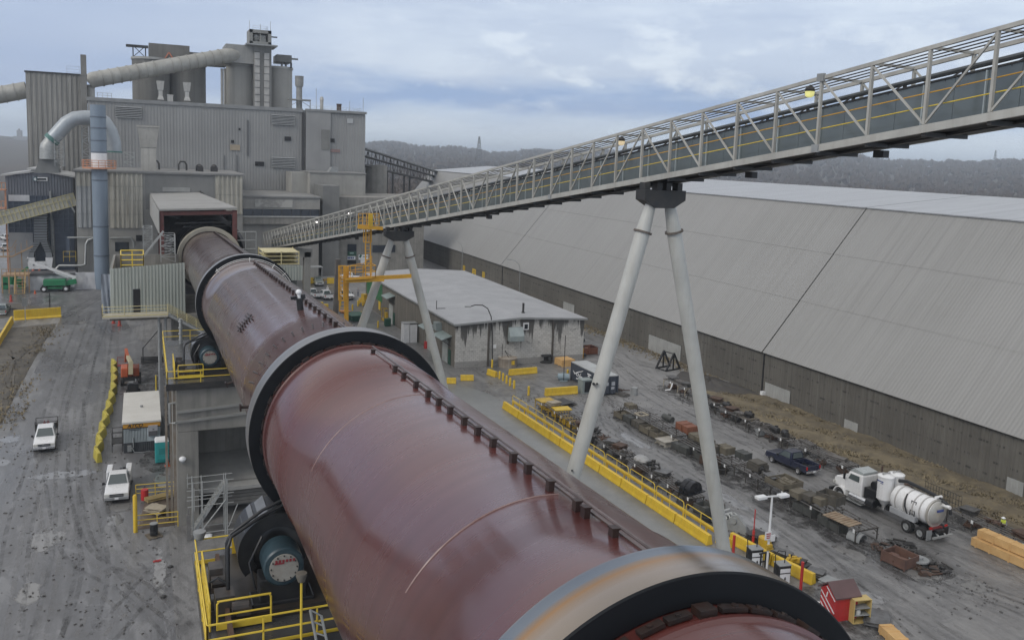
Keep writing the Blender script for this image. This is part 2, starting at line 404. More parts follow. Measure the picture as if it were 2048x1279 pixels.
def trackmat(nm_, c, al=.34):
    t = NT(nm_); n_ = t.noise(t.map((1.1, .8, 1)), 1, 9, .75); t.bump(t.noise(t.map((3, 3, 3)), 1, 5), .5, .05); t.out(c, .5); soft(t, t.math('MULTIPLY', t.ramp(n_, [(.42, 0.0), (.62, 1.0)]), al)); return t.m
TRD, TRL = trackmat('dark_wheel_track', (.062, .06, .058)), trackmat('pale_wheel_track', (.27, .265, .26))
def track(pts, wd=.34, gauge=1.75, mat=None):
    for s in (-1, 1):
        P_ = [Vector((p[0], p[1])) for p in pts]; Q_ = []
        for i in range(len(P_)-1):
            for k in range(8):
                a, b = P_[i], P_[i+1]; p0 = P_[max(i-1, 0)]; p3 = P_[min(i+2, len(P_)-1)]; f = k/8
                Q_.append(.5*((2*a)+(b-p0)*f+(2*p0-5*a+4*b-p3)*f*f+(3*a-p0-3*b+p3)*f**3))
        Q_.append(P_[-1]); vs = []; 
        for i, p in enumerate(Q_):
            d = (Q_[min(i+1, len(Q_)-1)]-Q_[max(i-1, 0)]).normalized(); n_ = Vector((-d.y, d.x)); c_ = p+n_*(s*gauge/2)
            vs += [(*(c_-n_*wd/2), .0075+.0003*TRN[0]), (*(c_+n_*wd/2), .0075+.0003*TRN[0])]
        TRN[0] += 1; mb = MB(); mb._add(vs, [(2*i, 2*i+2, 2*i+3, 2*i+1) for i in range(len(Q_)-1)]); struct('road', mb, mat or TRD)
TRN = [0]
TRW = trackmat('damp_dark_ground', (.05, .048, .046), .75)
def wide(x, y0, y1, wd):
    mb = MB(); n = 24; z = .0068+.0002*TRN[0]; TRN[0] += 1
    vs = []
    for i in range(n+1):
        y = y0+(y1-y0)*i/n; e = wd/2*(.75+.35*math.sin(i*1.7)*math.sin(i*.6)) * min(1, .25+i*.4, .25+(n-i)*.4); vs += [(x-e, y, z), (x+e, y, z)]
    mb._add(vs, [(2*i, 2*i+2, 2*i+3, 2*i+1) for i in range(n)]); struct('terrain', mb, TRW)
for a_ in ((54.0, 42.5, 88.5, 4.6), (53.2, 48, 88, 5.2), (45.5, 48, 94, 3.6), (65.5, 42, 98, 4.2), (66.5, 60, 94, 3.8), (43.5, 37, 46, 4), (1.0, 84, 128, 5), (55.8, 43, 49.5, 4.4)): wide(*a_)
for i, l in enumerate([[(60, 1279), (100, 1080), (120, 900), (150, 760), (190, 640)], [(10, 1279), (40, 1050), (90, 880), (130, 740), (170, 630)], [(150, 1279), (190, 1130), (160, 960), (150, 800)], [(330, 1270), (230, 1180), (130, 1100), (90, 950)], [(360, 1230), (280, 1160), (200, 1050), (180, 900), (200, 740), (215, 650)], [(200, 1279), (270, 1200), (330, 1130)],
        [(2048, 1230), (1800, 1130), (1600, 1010), (1440, 920), (1290, 850), (1200, 780)], [(1900, 1279), (1700, 1140), (1520, 1020), (1350, 920), (1230, 860), (1210, 800)], [(2048, 1150), (1860, 1080), (1700, 1000), (1560, 920), (1400, 830), (1260, 740), (1180, 690)], [(1780, 1279), (1620, 1120), (1480, 1010), (1330, 910), (1240, 850)], [(1430, 860), (1300, 790), (1220, 720)],
        [(1170, 860), (1130, 800), (1050, 770), (960, 770)], [(1240, 870), (1200, 840), (1150, 830), (1100, 800)], [(650, 660), (660, 620), (680, 590)], [(110, 640), (160, 615), (205, 590)]]):
    g = gpts(l); track(g, mat=TRD if i % 3 else TRL); track([(x+.9+.3*math.sin(k*2), y) for k, (x, y) in enumerate(g)], mat=TRL if i % 3 else TRD)
MUD = pm('muddy_verge', (.10, .088, .07), (.06, .055, .048), sc=.35, rough=.7, bump=.5, bsc=2, streak=.5, sc_col=(.19, .155, .09), ssc=.8, zs=.5)
def mound(name, pts, zmax, mat, seed=0, kind='structure', label=None):
    """low uneven bank filling an outline"""
    r = random.Random(seed); cx = sum(p[0] for p in pts)/len(pts); cy = sum(p[1] for p in pts)/len(pts)
    vs = []; fs = []; n = len(pts); K = 5
    for k in range(K+1):
        f = 1-k/(K+.3)
        for p in pts:
            j = .0 if k == 0 else .06
            vs.append((cx+(p[0]-cx)*(f+r.uniform(-j, j)), cy+(p[1]-cy)*(f+r.uniform(-j, j)), -.05 if k == 0 else zmax*(.35+.65*(1-f))*r.uniform(.55, 1.1)))
    for k in range(K):
        for i in range(n): fs.append((k*n+i, k*n+(i+1) % n, (k+1)*n+(i+1) % n, (k+1)*n+i))
    fs.append(tuple(range(K*n, (K+1)*n)))
    mb = MB(); mb._add(vs, fs); return struct(name, mb, mat, label, smooth=60, kind=kind)
def dens(pts, m=6):
    o = []
    for i in range(len(pts)):
        a, b = pts[i], pts[(i+1) % len(pts)]
        for k in range(m): o.append((a[0]+(b[0]-a[0])*k/m, a[1]+(b[1]-a[1])*k/m))
    return o
mound('terrain', dens(gpts([(2, 655), (118, 642), (98, 672), (62, 735), (28, 800), (4, 850), (-60, 870), (-60, 690)])), .35, MUD, 3)
mound('terrain', dens(gpts([(-80, 608), (40, 606), (108, 617), (92, 628), (20, 634), (-80, 650)])), .5, MUD, 4)
mound('terrain', dens([(70, 92), (76.4, 88), (76.4, 99), (73, 104), (69, 100)]), .8, pm('dark_soil', (.05, .047, .045), (.08, .072, .062), sc=.8, rough=.85, bump=.6, bsc=3), 5)
mound('terrain', dens(gpts([(272, 1062), (352, 1052), (350, 985), (290, 992)])), .35, pm('brown_debris_soil', (.085, .06, .045), (.12, .10, .08), sc=1.5, rough=.85, bump=.6, bsc=4), 6)
# dry grass along the storage hall
DRY = pm('dry_grass', (.165, .135, .085), (.085, .072, .052), sc=.3, rough=.95, bump=.8, bsc=3, streak=.6, sc_col=(.24, .195, .115), ssc=.5, zs=1)
mb = MB(); vs = []; nx, ny = 10, 90
for j in range(ny+1):
    for i in range(nx+1):
        y = 12+j*(82/ny); x0 = 67.6+.6*math.sin(y*.3)+.4*math.sin(y*.9); x = x0+(76.55-x0)*i/nx
        vs.append((x, y, -.04 if i == 0 or j == ny else .12+.16*rnd.random()+.12*math.sin(x*1.3+y*.4)))
mb._add(vs, [(j*(nx+1)+i, j*(nx+1)+i+1, (j+1)*(nx+1)+i+1, (j+1)*(nx+1)+i) for j in range(ny) for i in range(nx)])
struct('terrain', mb, DRY, smooth=70)
BLADE = pm('dry_grass_blades', (.25, .205, .125), (.12, .098, .064), sc=.25, rough=.95)
def tufts(n, fn, seed, hh=(.2, .5)):
    r = random.Random(seed); mb = MB()
    for _ in range(n):
        x, y, z = fn(r); 
        for _k in range(4):
            a = r.uniform(0, 2*PI); h = r.uniform(*hh); wd = r.uniform(.04, .1); lean = r.uniform(.1, .45)
            dx, dy = math.cos(a), math.sin(a); bx_, by_ = x+r.uniform(-.15, .15), y+r.uniform(-.15, .15)
            mb._add([(bx_-dy*wd, by_+dx*wd, z), (bx_+dy*wd, by_-dx*wd, z), (bx_+dx*lean, by_+dy*lean, z+h)], [(0, 1, 2)])
    return mb
o = tufts(6500, lambda r: (r.uniform(68.3, 76.4), 14+80*r.random(), .08), 11, (.06, .28)).build('dry_grass', BLADE)
tag(o, 'dry straw coloured grass along the foot of the long storage hall', 'grass', kind='stuff')
o = tufts(1500, lambda r: (76.4-abs(r.gauss(0, 1.3)), r.uniform(98, 170), 0), 12, (.08, .3)).build('dry_grass', BLADE)
tag(o, 'thin dry grass at the far end of the long storage hall wall', 'grass', kind='stuff')
gq = [G(60, 700), G(30, 780), G(10, 830), G(95, 665), G(5, 740)]
o = tufts(500, lambda r: tuple((lambda q: (q.x+r.gauss(0, 1.3), q.y+r.gauss(0, 3), .1))(r.choice(gq))), 13, (.15, .35)).build('verge_grass', BLADE)
tag(o, 'sparse dry grass on the muddy verge left of the road', 'grass', kind='stuff')

mb = MB(); r = random.Random(5)
for _ in range(2600):
    k = r.random()
    if k < .75: x, y = r.choice((45, 46.5, 53, 55.5, 65, 67, 57))+r.gauss(0, 1.1), r.uniform(38, 98)
    else: x, y = r.uniform(-14, 2), r.uniform(55, 100)
    s = r.uniform(.04, .13); mb.box((x, y, s*.3), (s*r.uniform(.7, 1.8), s, s*.7), rz=r.uniform(0, 3))
o = mb.build('gravel', pm('loose_stone', (.14, .135, .13), (.07, .068, .065), sc=3, rough=.8)); tag(o, 'scattered stones and debris over the yard ground', 'gravel', kind='stuff')
# ------------------------------------------------------------------ far country
def hgt(a, d):      # a in degrees from +y
    crest = 44+28*math.exp(-((a-43)/6)**2)+7*math.sin(a*.5)+5*math.sin(a*1.3+1)+(8 if a > 50 else 0)
    t_ = max(0, min(1, (d-1200)/2000)); t_ = t_*t_*(3-2*t_)
    return crest*t_*(1 if d < 3600 else max(.4, 1-(d-3600)/5000))
FIELD = pm('far_fields', (.06, .052, .045), (.085, .074, .06), sc=.006, rough=.95, streak=.5, sc_col=(.12, .105, .085), ssc=.004, zs=1)
mb = MB(); vs = []; azs = [(-50+i*1.25) for i in range(105)]; ds = [415, 500, 620, 760, 900, 1050, 1250, 1500, 1800, 2200, 2700, 3200, 3700, 4800, 6500]
for d in ds:
    for a in azs: vs.append((d*math.sin(R(a)), d*math.cos(R(a)), hgt(a, d)-(1 if d < 430 else .0)))
na = len(azs)
mb._add(vs, [(j*na+i, j*na+i+1, (j+1)*na+i+1, (j+1)*na+i) for j in range(len(ds)-1) for i in range(na-1)])
struct('hills', mb, FIELD, smooth=60)
def woods(name, n, dfn, afn, hr, mat, label, seed):
    r = random.Random(seed); mb = MB()
    for _ in range(n):
        d = dfn(r); a = afn(r); x, y = d*math.sin(R(a)), d*math.cos(R(a)); z = hgt(a, d) if d > 415 else 0
        h = r.uniform(*hr); wd = h*r.uniform(.28, .5); k = 6; rings = []
        for (f, g) in ((.05, .35), (.35, .9), (.62, 1.0), (.85, .55), (1.0, .08)):
            rings.append([(x+math.cos(2*PI*i/k)*wd*g*r.uniform(.6, 1.25), y+math.sin(2*PI*i/k)*wd*g*r.uniform(.6, 1.25), z+h*f*r.uniform(.93, 1.07)) for i in range(k)])
        mb.loft(rings)
        for _q in range(3):
            a2 = r.uniform(0, 6.3); mb.bar((x+math.cos(a2)*wd*.3, y+math.sin(a2)*wd*.3, z+h*.5), (x+math.cos(a2)*wd*.8, y+math.sin(a2)*wd*.8, z+h*r.uniform(.95, 1.15)), h*.025)
    o = mb.build(name, mat); return tag(o, label, 'trees', kind='stuff')
BARE = pm('bare_woodland', (.055, .046, .042), (.085, .070, .058), sc=.02, rough=.95)
woods('woodland', 3600, lambda r: r.choice((r.uniform(2500, 3500), r.uniform(2900, 3500))), lambda r: r.uniform(1, 62), (12, 24), BARE, 'hazy band of leafless woodland along the far skyline', 21)
woods('woodland', 2600, lambda r: r.uniform(1500, 2600), lambda r: r.uniform(4, 62), (10, 18), BARE, 'broad stretch of leafless woodland below the skyline beyond the storage hall', 25)
woods('woodland', 1500, lambda r: r.uniform(900, 1500), lambda r: r.uniform(15, 62), (7, 14), BARE, 'nearer belt of leafless trees beyond the storage hall roof', 22)
woods('woodland', 260, lambda r: r.uniform(430, 700), lambda r: r.uniform(11, 22), (8, 14), BARE, 'leafless trees on the rough ground behind the sloping conveyor', 23)
woods('woodland', 420, lambda r: r.uniform(330, 900), lambda r: r.uniform(-26, -13), (7, 15), BARE, 'leafless trees behind the left side of the plant', 24)
CITY = pm('far_concrete', (.35, .35, .35), (.3, .3, .3), sc=.02, rough=.9)
for i, (x0, x1, ty, d) in enumerate([(26, 52, 272, 2600), (33, 42, 260, 2650), (12, 30, 283, 2500)]):
    a = Y(x0, ty, d); b = Y(x1, ty, d); mb = MB()
    mb.bx(a.x, b.x, d, d+30, 0, a.z); mb.bx(a.x+(b.x-a.x)*.3, a.x+(b.x-a.x)*.6, d+4, d+20, a.z, a.z+4)
    solo('distant_building', mb, CITY, ['wide pale tower block far off in the haze at the left edge', 'tallest hazy tower block rising behind the wide pale block at the left edge', 'lowest hazy block at the far left skyline'][i], 'building')
PYL = flat('pylon_steel', (.2, .21, .22), .6, .3)
for i, (px, py0, py1, d, lab) in enumerate([(957, 273, 330, 1000, 'lattice pylon on the skyline behind the conveyor gallery'), (1987, 300, 345, 1400, 'lattice pylon on the skyline at the right edge'), (1681, 318, 352, 1500, 'faint lattice pylon before the wooded hill under the gallery')]):
    b = Y(px, py1, d); tp = Y(px, py0, d); h = tp.z-b.z; s = 1.4 if i == 0 else 1; wb = h*.09*s; mb = MB()
    for sx in (-1, 1):
        for sy in (-1, 1): mb.bar((b.x+sx*wb, d+sy*wb, b.z-8), (b.x+sx*wb*.12, d+sy*wb*.12, tp.z), h*.010*s)
    for k in range(7):
        f = k/7; f2 = (k+1)/7; w0 = wb*(1-.88*f); w1 = wb*(1-.88*f2)
        for sy in (-1, 1):
            mb.bar((b.x-w0, d+sy*w0, b.z+h*f), (b.x+w1, d+sy*w1, b.z+h*f2), h*.006); mb.bar((b.x+w0, d+sy*w0, b.z+h*f), (b.x-w1, d+sy*w1, b.z+h*f2), h*.006)
    for f in ((.62, .75, .88) if i else (.55,)):
        mb.bar((b.x-h*.11, d, b.z+h*f), (b.x+h*.11, d, b.z+h*f), h*.012)
    solo('lattice_pylon', mb, PYL, lab, 'pylon', loc=(b.x, d, b.z))

t = NT('haze_air'); t.n.remove(t.b); vp = t.add('ShaderNodeVolumePrincipled'); vp.inputs['Color'].default_value = (.80, .89, 1, 1)
vp.inputs['Density'].default_value = .00024; vp.inputs['Anisotropy'].default_value = 0.0
t.l(vp.outputs[0], t.n['Material Output'].inputs['Volume'])
hz = MB().bx(-7200, 7200, -400, 7200, -3.0, 120).build('haze', t.m); hz['kind'] = 'stuff'

# ------------------------------------------------------------------ rotary kiln
KR, SR = 4.1, 3.52
kloc = Vector((7.515, 0, H-9.861)); KM = Matrix.Translation(kloc) @ (Matrix.Rotation(-.0073, 4, 'Z') @ Matrix.Rotation(-.0407, 4, 'X'))
KI = KM.inverted()
kiln = thing('rotary_kiln', 'huge wet maroon rotary kiln running down into the plant, banded by thick black riding rings', 'kiln')
kiln.matrix_world = KM; kiln.location = kloc; kiln.rotation_euler = (-.0407, 0, -.0073)
def khit(px, py, r=SR):
    o = KI @ EYE; d = (KI.to_3x3() @ ray(px, py)).normalized()
    a = d.x**2+d.z**2; b = 2*(o.x*d.x+o.z*d.z); c_ = o.x**2+o.z**2-r*r; D = b*b-4*a*c_
    s = (-b-math.sqrt(max(D, 0)))/(2*a); p = o+d*s
    return p.y, math.atan2(p.x, p.z)       # along the axis, angle from the top towards +x
TIRES = [(9.99, 1.10), (33.5, 1.15), (74.4, 1.15)]
t = NT('kiln_paint'); sx, sy, sz = t.sep()
ang = t.math('ARCTAN2', sx, sz)
cv = t.add('ShaderNodeCombineXYZ'); t.l(t.math('MULTIPLY', sy, 1.6), cv.inputs[0]); t.l(t.math('MULTIPLY', ang, .35), cv.inputs[1])
st = t.noise(cv.outputs[0], 1, 7, .6)
cv2 = t.add('ShaderNodeCombineXYZ'); t.l(t.math('MULTIPLY', sy, .35), cv2.inputs[0]); t.l(t.math('MULTIPLY', ang, 1.3), cv2.inputs[1]); cv2.inputs[2].default_value = 3
bl = t.noise(cv2.outputs[0], 1, 5, .55)
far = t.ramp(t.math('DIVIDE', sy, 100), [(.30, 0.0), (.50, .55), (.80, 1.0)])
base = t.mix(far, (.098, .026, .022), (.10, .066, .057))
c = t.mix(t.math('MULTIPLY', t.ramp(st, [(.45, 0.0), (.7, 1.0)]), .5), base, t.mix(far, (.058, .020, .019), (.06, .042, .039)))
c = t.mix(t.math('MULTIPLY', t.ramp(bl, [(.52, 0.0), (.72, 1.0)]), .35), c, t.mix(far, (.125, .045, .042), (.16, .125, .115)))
sm = t.math('FRACT', t.math('DIVIDE', sy, 3.05)); seam = t.math('LESS_THAN', sm, .010)
c = t.mix(t.math('MULTIPLY', seam, .5), c, (.06, .03, .03))
rg = t.math('ADD', t.math('MULTIPLY', st, .20), t.math('MULTIPLY', bl, .14))
ro = t.math('ADD', rg, .045)
t.bump(t.math('ADD', st, t.math('MULTIPLY', seam, .6)), .06, .02)
KPAINT = t.out(c, t.math('ADD', ro, .07), 0, .5, .5); t.l(t.math('ADD', t.math('MULTIPLY', st, .30), -.03, clamp=True), t.b.inputs['Coat Roughness'])
prof = []
ys = [-26.0]
prof = [(SR, -26), (SR, 7.2), (SR+.05, 7.3), (SR+.05, 13.6), (SR, 13.7), (SR, 28.9), (SR+.07, 29.0), (SR+.07, 37.6), (SR, 37.7), (SR, 71.2), (SR+.06, 71.3), (SR+.06, 79), (SR, 79.1), (SR-.02, 110), (SR, 118), (SR, 152)]
full = []
for i in range(len(prof)-1):
    (r0, y0), (r1, y1) = prof[i], prof[i+1]; m = max(1, int((y1-y0)/4))
    for k in range(m): full.append((r0+(r1-r0)*k/m, y0+(y1-y0)*k/m))
full.append(prof[-1])
MB().lathe(full, axis='Y', n=128).build('shell', KPAINT, kiln, smooth=40)
TFACE = pm('greased_shaded_ring_face', (.006, .007, .009), (.010, .012, .015), sc=.8, rough=.6, spec=.25)  # black grease and paint, plus shade drawn into the face down to the shell
def tread(name, stops, ax=0.0, y0=0, w_=1, rgh=.3, metal=.85):
    t = NT(name); sx, sy, sz = t.sep(); f = t.math('DIVIDE', t.math('SUBTRACT', sy, y0), w_)
    an = t.math('ARCTAN2', sx, sz); cv = t.add('ShaderNodeCombineXYZ'); t.l(t.math('MULTIPLY', sy, 9), cv.inputs[0]); t.l(t.math('MULTIPLY', an, .8), cv.inputs[1])
    n_ = t.noise(cv.outputs[0], 1, 6, .6)
    c = t.ramp(t.math('ADD', f, t.math('MULTIPLY', t.math('SUBTRACT', n_, .5), .12)), stops)
    c = t.mix(t.math('MULTIPLY', n_, .3), c, (.2, .2, .2))
    return t.out(c, t.math('ADD', t.math('MULTIPLY', n_, .3), rgh-.1), metal, .5)
TR4 = tread('worn_tread_near', [(0, (.30, .25, .20)), (.35, (.36, .30, .25)), (.50, (.35, .25, .17)), (.60, (.38, .21, .09)), (.70, (.28, .21, .16)), (.76, (.19, .22, .26)), (.92, (.16, .19, .23)), (1, (.26, .27, .28))], 0, 9.99, 1.1, .13, .75)
TR3 = tread('worn_tread_mid', [(0, (.36, .345, .33)), (.5, (.28, .27, .265)), (1, (.36, .36, .365))], 0, 33.5, 1.15, .36, .8)
RUSTY = pm('greasy_retainer', (.035, .019, .015), (.015, .013, .013), sc=3, rough=.5, bump=.3)
for i, (y0, wd) in enumerate(TIRES):
    rr = KR; ri = 3.60
    tr = MB().lathe([(rr, y0+.03), (rr, y0+wd-.03)], axis='Y', n=160).build('riding_ring', [TR4, TR3, TR3][i], kiln, smooth=40)
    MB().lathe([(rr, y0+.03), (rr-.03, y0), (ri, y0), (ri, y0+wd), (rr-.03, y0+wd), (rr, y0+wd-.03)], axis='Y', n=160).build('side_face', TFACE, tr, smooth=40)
    m = 44
    for yy in (y0-.32, y0+wd+.12):
      mb = MB()
      for k in range(m):
        a = 2*PI*k/m+.03+rnd.uniform(-.02, .02); big_ = k % 4 == 0
        if 1:
            mb.M = Matrix.Rotation(a, 4, 'Y'); mb.box((0, yy+.1, 3.63), (.42 if not big_ else .30, .16 if not big_ else .26, .07 if not big_ else .13))
            if big_: mb.box((.33, yy+.08, 3.62), (.12, .14, .07))
            else: mb.lathe([(0, 0), (.05, 0), (.05, .03), (0, .03)], (0, yy+.1, 3.665), 'Z', 8)
      mb.M = None; mb.build('retaining_ring', RUSTY, kiln)
    mb = MB(); mb.lathe([(SR+.04, y0-.55), (SR+.11, y0-.5), (SR+.11, y0-.42), (SR+.04, y0-.4)], axis='Y', n=96); mb.build('stop_ring', KPAINT, kiln, smooth=40)
# discharge end ring
PALE = pm('pale_seal_ring', (.50, .475, .39), (.38, .36, .30), sc=.7, rough=.6)
MB().lathe([(3.62, 122.6), (4.15, 122.4), (4.15, 124.5), (3.62, 124.5), (3.62, 122.6)], axis='Y', n=96).build('end_ring', PALE, kiln, smooth=40)
# raised welded seams, paler than the shell
SEAM = pm('bright_seam', (.26, .19, .18), (.17, .10, .09), sc=2, rough=.4)
for (px, py, a0, a1) in [(860, 788.8, -1.15, .22), (742, 716, -.75, .35), (1010, 1010, -1.0, .1)]:
    y0, _ = khit(px, py); MB().lathe([(SR+.0, y0-.02), (SR+.016, y0), (SR+.0, y0+.02)], axis='Y', n=60, a0=PI/2-a1, a1=PI/2-a0).build('weld_seam', SEAM, kiln, smooth=60)
DKSEAM = pm('dark_seam', (.045, .022, .022), sc=2, rough=.5)
for (p, q) in []:
    (y0, a0), (y1, a1) = khit(*p), khit(*q); a = (a0+a1)/2
    MB().bar((math.sin(a)*(SR+.004), y0, math.cos(a)*(SR+.004)), (math.sin(a)*(SR+.004), y1, math.cos(a)*(SR+.004)), .03, .02).build('weld_seam', DKSEAM, kiln)
# brackets and conduit along the shell
LUG = pm('bracket_steel', (.028, .014, .013), (.04, .025, .02), sc=3, rough=.5)
px3 = [(763, 703), (797, 735), (812, 748), (832, 766), (855, 784), (872, 800), (898, 817), (926, 838), (951, 858), (985, 881), (1024, 911), (1052, 933), (1099, 966), (1149, 1006), (1166, 1019), (1223, 1061)]
hits = [khit(x, y, SR+.15) for x, y in px3]; A3 = sum(h[1] for h in hits)/len(hits)
h2 = [khit(514, 532, SR+.15), khit(598, 585.5, SR+.15), khit(655, 636, SR+.15)]; A2 = sum(h[1] for h in h2)/3
h1 = [khit(431, 465, SR+.15), khit(482, 505, SR+.15)]; A1 = sum(h[1] for h in h1)/2
def lug(y, a, s=1):
    mb = MB(); mb.M = Matrix.Rotation(a, 4, 'Y'); mb.box((0, y, SR+.10), (.13*s, .17*s, .21*s)); mb.box((0, y, SR+.21), (.17*s, .19*s, .035)); mb.build('bracket', LUG, kiln)
for h in hits: lug(h[0], A3)
yy = 38.5
while yy < 72: lug(yy, A2, rnd.choice((1, 1.15))); yy += rnd.uniform(1.0, 1.5)
yy = 79.5
while yy < 120: lug(yy, A1); yy += 1.35
for (y0, y1, a) in ((11.3, 32.0, A3), (35.2, 73.5, A2), (77, 121, A1)):
    mb = MB(); rr = SR+.22; mb.tube((math.sin(a+.035)*rr, y0, math.cos(a+.035)*rr), (math.sin(a+.035)*rr, y1, math.cos(a+.035)*rr), .035, 6)
    mb.bar((math.sin(a+.06)*(SR+.05), y0, math.cos(a+.06)*(SR+.05)), (math.sin(a+.06)*(SR+.05), y1, math.cos(a+.06)*(SR+.05)), .05)
    mb.build('conduit', pm('conduit_steel', (.16, .12, .11), (.1, .08, .075), sc=2, rough=.35, metal=.3), kiln, smooth=40)
# pins, hatch, sampling post
yp_, _ = khit(588, 672); 
for k in range(13):
    a = -1.25+k*.13; mb = MB(); mb.M = Matrix.Rotation(a, 4, 'Y'); mb.tube((0, yp_, SR-.02), (0, yp_, SR+.24), .045, 6)
    mb.M = None; mb.build('pin', pm('pin_steel', (.2, .19, .19), sc=3, rough=.4, metal=.5), kiln)
yq, aq = khit(490, 646); mb = MB(); mb.M = Matrix.Rotation(aq, 4, 'Y')
for k in range(6): mb.box((-.45+k*.18, yq+.12*math.sin(k*2), SR+.05), (.07, 1.9+.5*math.sin(k*1.7), .09))
mb.box((0, yq, SR+.03), (1.2, .12, .06)); mb.build('hatch_bars', LUG, kiln)
yq, aq = khit(601, 619); mb = MB(); mb.M = Matrix.Rotation(aq, 4, 'Y')
mb.tube((0, yq, SR-.05), (0, yq, SR+.55), .17, 10); mb.tube((0, yq, SR+.55), (0, yq, SR+.62), .3, 10); mb.box((-.28, yq, SR+.66), (.3, .2, .16)); mb.box((.2, yq, SR+.68), (.2, .2, .2)); mb.build('sampling_post', BLACK, kiln)
mb = MB(); mb.M = Matrix.Rotation(aq, 4, 'Y'); mb.sphere((0, yq, SR+.92), .16, 10, 6); mb.tube((0, yq, SR+.62), (0, yq, SR+.86), .1, 8); mb.build('post_cap', WHITE, kiln, smooth=60)
for (px, py) in [(464, 764), (496, 813)]:
    yq, aq = khit(px, py, SR+.05); mb = MB(); mb.M = Matrix.Rotation(aq, 4, 'Y'); mb.tube((0, yq, SR-.1), (0, yq, SR+.35), .07, 8); mb.box((0, yq, SR+.38), (.3, .3, .08)); mb.build('stub', LUG, kiln)
# spray pipe arched over the shell beside the third ring
mb = MB()
for rr, yy in ((3.72, 73.1), (3.86, 72.9)):
    pts = [KM @ Vector((math.sin(a)*rr, yy, math.cos(a)*rr)) for a in [(-.75+k*.075) for k in range(28)]]
    mb.path(pts, .03, 6)
for a in (-.7, .02, .55, .85):
    mb.tube(KM @ Vector((math.sin(a)*3.52, 73.0, math.cos(a)*3.52)), KM @ Vector((math.sin(a)*3.95, 73.0, math.cos(a)*3.95)), .04, 6)
solo('spray_pipe', mb, pm('white_pipe', (.75, .74, .72), sc=2, rough=.4), 'pair of thin white pipes arched over the kiln beside the third black ring', 'pipe', loc=(8.06, 73, 17.6), smooth=40)

# ------------------------------------------------------------------ conveyor gallery on A frames
GS = 1.1
GX0, GY0, GZ0 = 21.4997*GS, 35*GS, H+(29.4626-H)*GS
GSX, GSZ, GH, GW = -.05146, -.14432, 2.65*GS, 1.88*GS
def gp_(y, u=0, v=0):      # u across (0 near left side .. GW), v up from the bottom chord
    return Vector((GX0+GSX*(y-GY0)+u, y, GZ0+GSZ*(y-GY0)+v))
gal = thing('conveyor_gallery', 'long pale steel lattice conveyor gallery climbing over the yard from the plant', 'conveyor', gp_(12))
GP = pm('gallery_paint', (.44, .435, .40), (.33, .325, .30), sc=.8, rough=.5, streak=.3, sc_col=(.22, .19, .15), ssc=2)
def cb_(name, fn, mat, **k):
    mb = MB(); fn(mb); return mb.build(name, mat, gal, w=True, **k)
PY0, PD = 17.52*GS-3*2.15*GS, 2.15*GS
npan = 56
ye = PY0+npan*PD
for u, nm in ((0, 'near'), (GW, 'far')):
    cb_('bottom_chord', lambda m: m.bar(gp_(PY0, u, .15), gp_(ye, u, .15), .14, .27), GP)
    cb_('top_chord', lambda m: m.bar(gp_(PY0, u, GH-.06), gp_(ye, u, GH-.06), .13, .14), GP)
    for k in range(npan+1):
        y = PY0+k*PD
        cb_('post', lambda m: m.bar(gp_(y, u, .3), gp_(y, u, GH-.13), .115, .10, (0, 1, 0)), GP)
    for k in range(npan):
        y = PY0+k*PD; flip = 4 <= k <= 10 or 20 <= k <= 30 or k > 40
        a, b = (gp_(y, u, GH-.13), gp_(y+PD, u, .3)) if not flip else (gp_(y, u, .3), gp_(y+PD, u, GH-.13))
        cb_('diagonal', lambda m: m.bar(a, b, .068, .068), GP)
mb = MB()
for k in range(npan+1):
    y = PY0+k*PD; mb.bar(gp_(y, 0, GH-.06), gp_(y, GW, GH-.06), .09)
for k in range(npan+1): cb_('roof_brace', lambda m: m.bar(gp_(PY0+k*PD, 0, GH-.06), gp_(PY0+k*PD, GW, GH-.06), .09), GP)
cb_('roof_rods', lambda m: [m.tube(gp_(PY0, u, GH-.1), gp_(ye, u, GH-.1), .025, 6) for u in (.5, .9, 1.3)], DARKST)
cb_('deck', lambda m: m.loft([[gp_(y, .09, .06), gp_(y, GW-.09, .06), gp_(y, GW-.09, .13), gp_(y, .09, .13)] for y in (PY0, ye)]), DARKST)
for k in range(npan+1): cb_('floor_beam', lambda m: m.bar(gp_(PY0+k*PD, .0, -.03), gp_(PY0+k*PD, GW, -.03), .16, .16), DARKST)
cb_('cable_tray', lambda m: m.bar(gp_(PY0, GW*.55, -.02), gp_(ye, GW*.55, -.02), .3, .06), DARKST)
for v in (.62, 1.08):
    cb_('handrail', lambda m: m.tube(gp_(PY0, .14, .3+v), gp_(ye, .14, .3+v), .021, 6), AMBER if v > .7 else YRAIL)
t = NT('wind_panel'); f_ = t.noise(t.map((.4, .25, .4)), 1, 5)
PANEL = t.out(t.mix(f_, (.075, .095, .102), (.17, .195, .20)), .16, 0, .7)
for k in range(npan):
    y = PY0+k*PD
    cb_('wind_panel', lambda m: m.loft([[gp_(yy, GW*.62, .28), gp_(yy, GW*.62+.05, .28), gp_(yy, GW*.62+.05, 1.98), gp_(yy, GW*.62, 1.98)] for yy in (y+.008, y+PD-.008)]), PANEL)
cb_('panel_rails', lambda m: [m.bar(gp_(PY0, GW*.62-.03, v), gp_(ye, GW*.62-.03, v), .04, .06) for v in (.24, 2.0)], DARKST)
for k in range(npan): cb_('panel_strip', lambda m: m.bar(gp_(PY0+(k+.5)*PD, GW*.62-.04, .3), gp_(PY0+(k+.5)*PD, GW*.62-.04, 1.95), .07, .05, (0, 1, 0)), pm('pale_strip', (.40, .45, .46), sc=2, rough=.4))
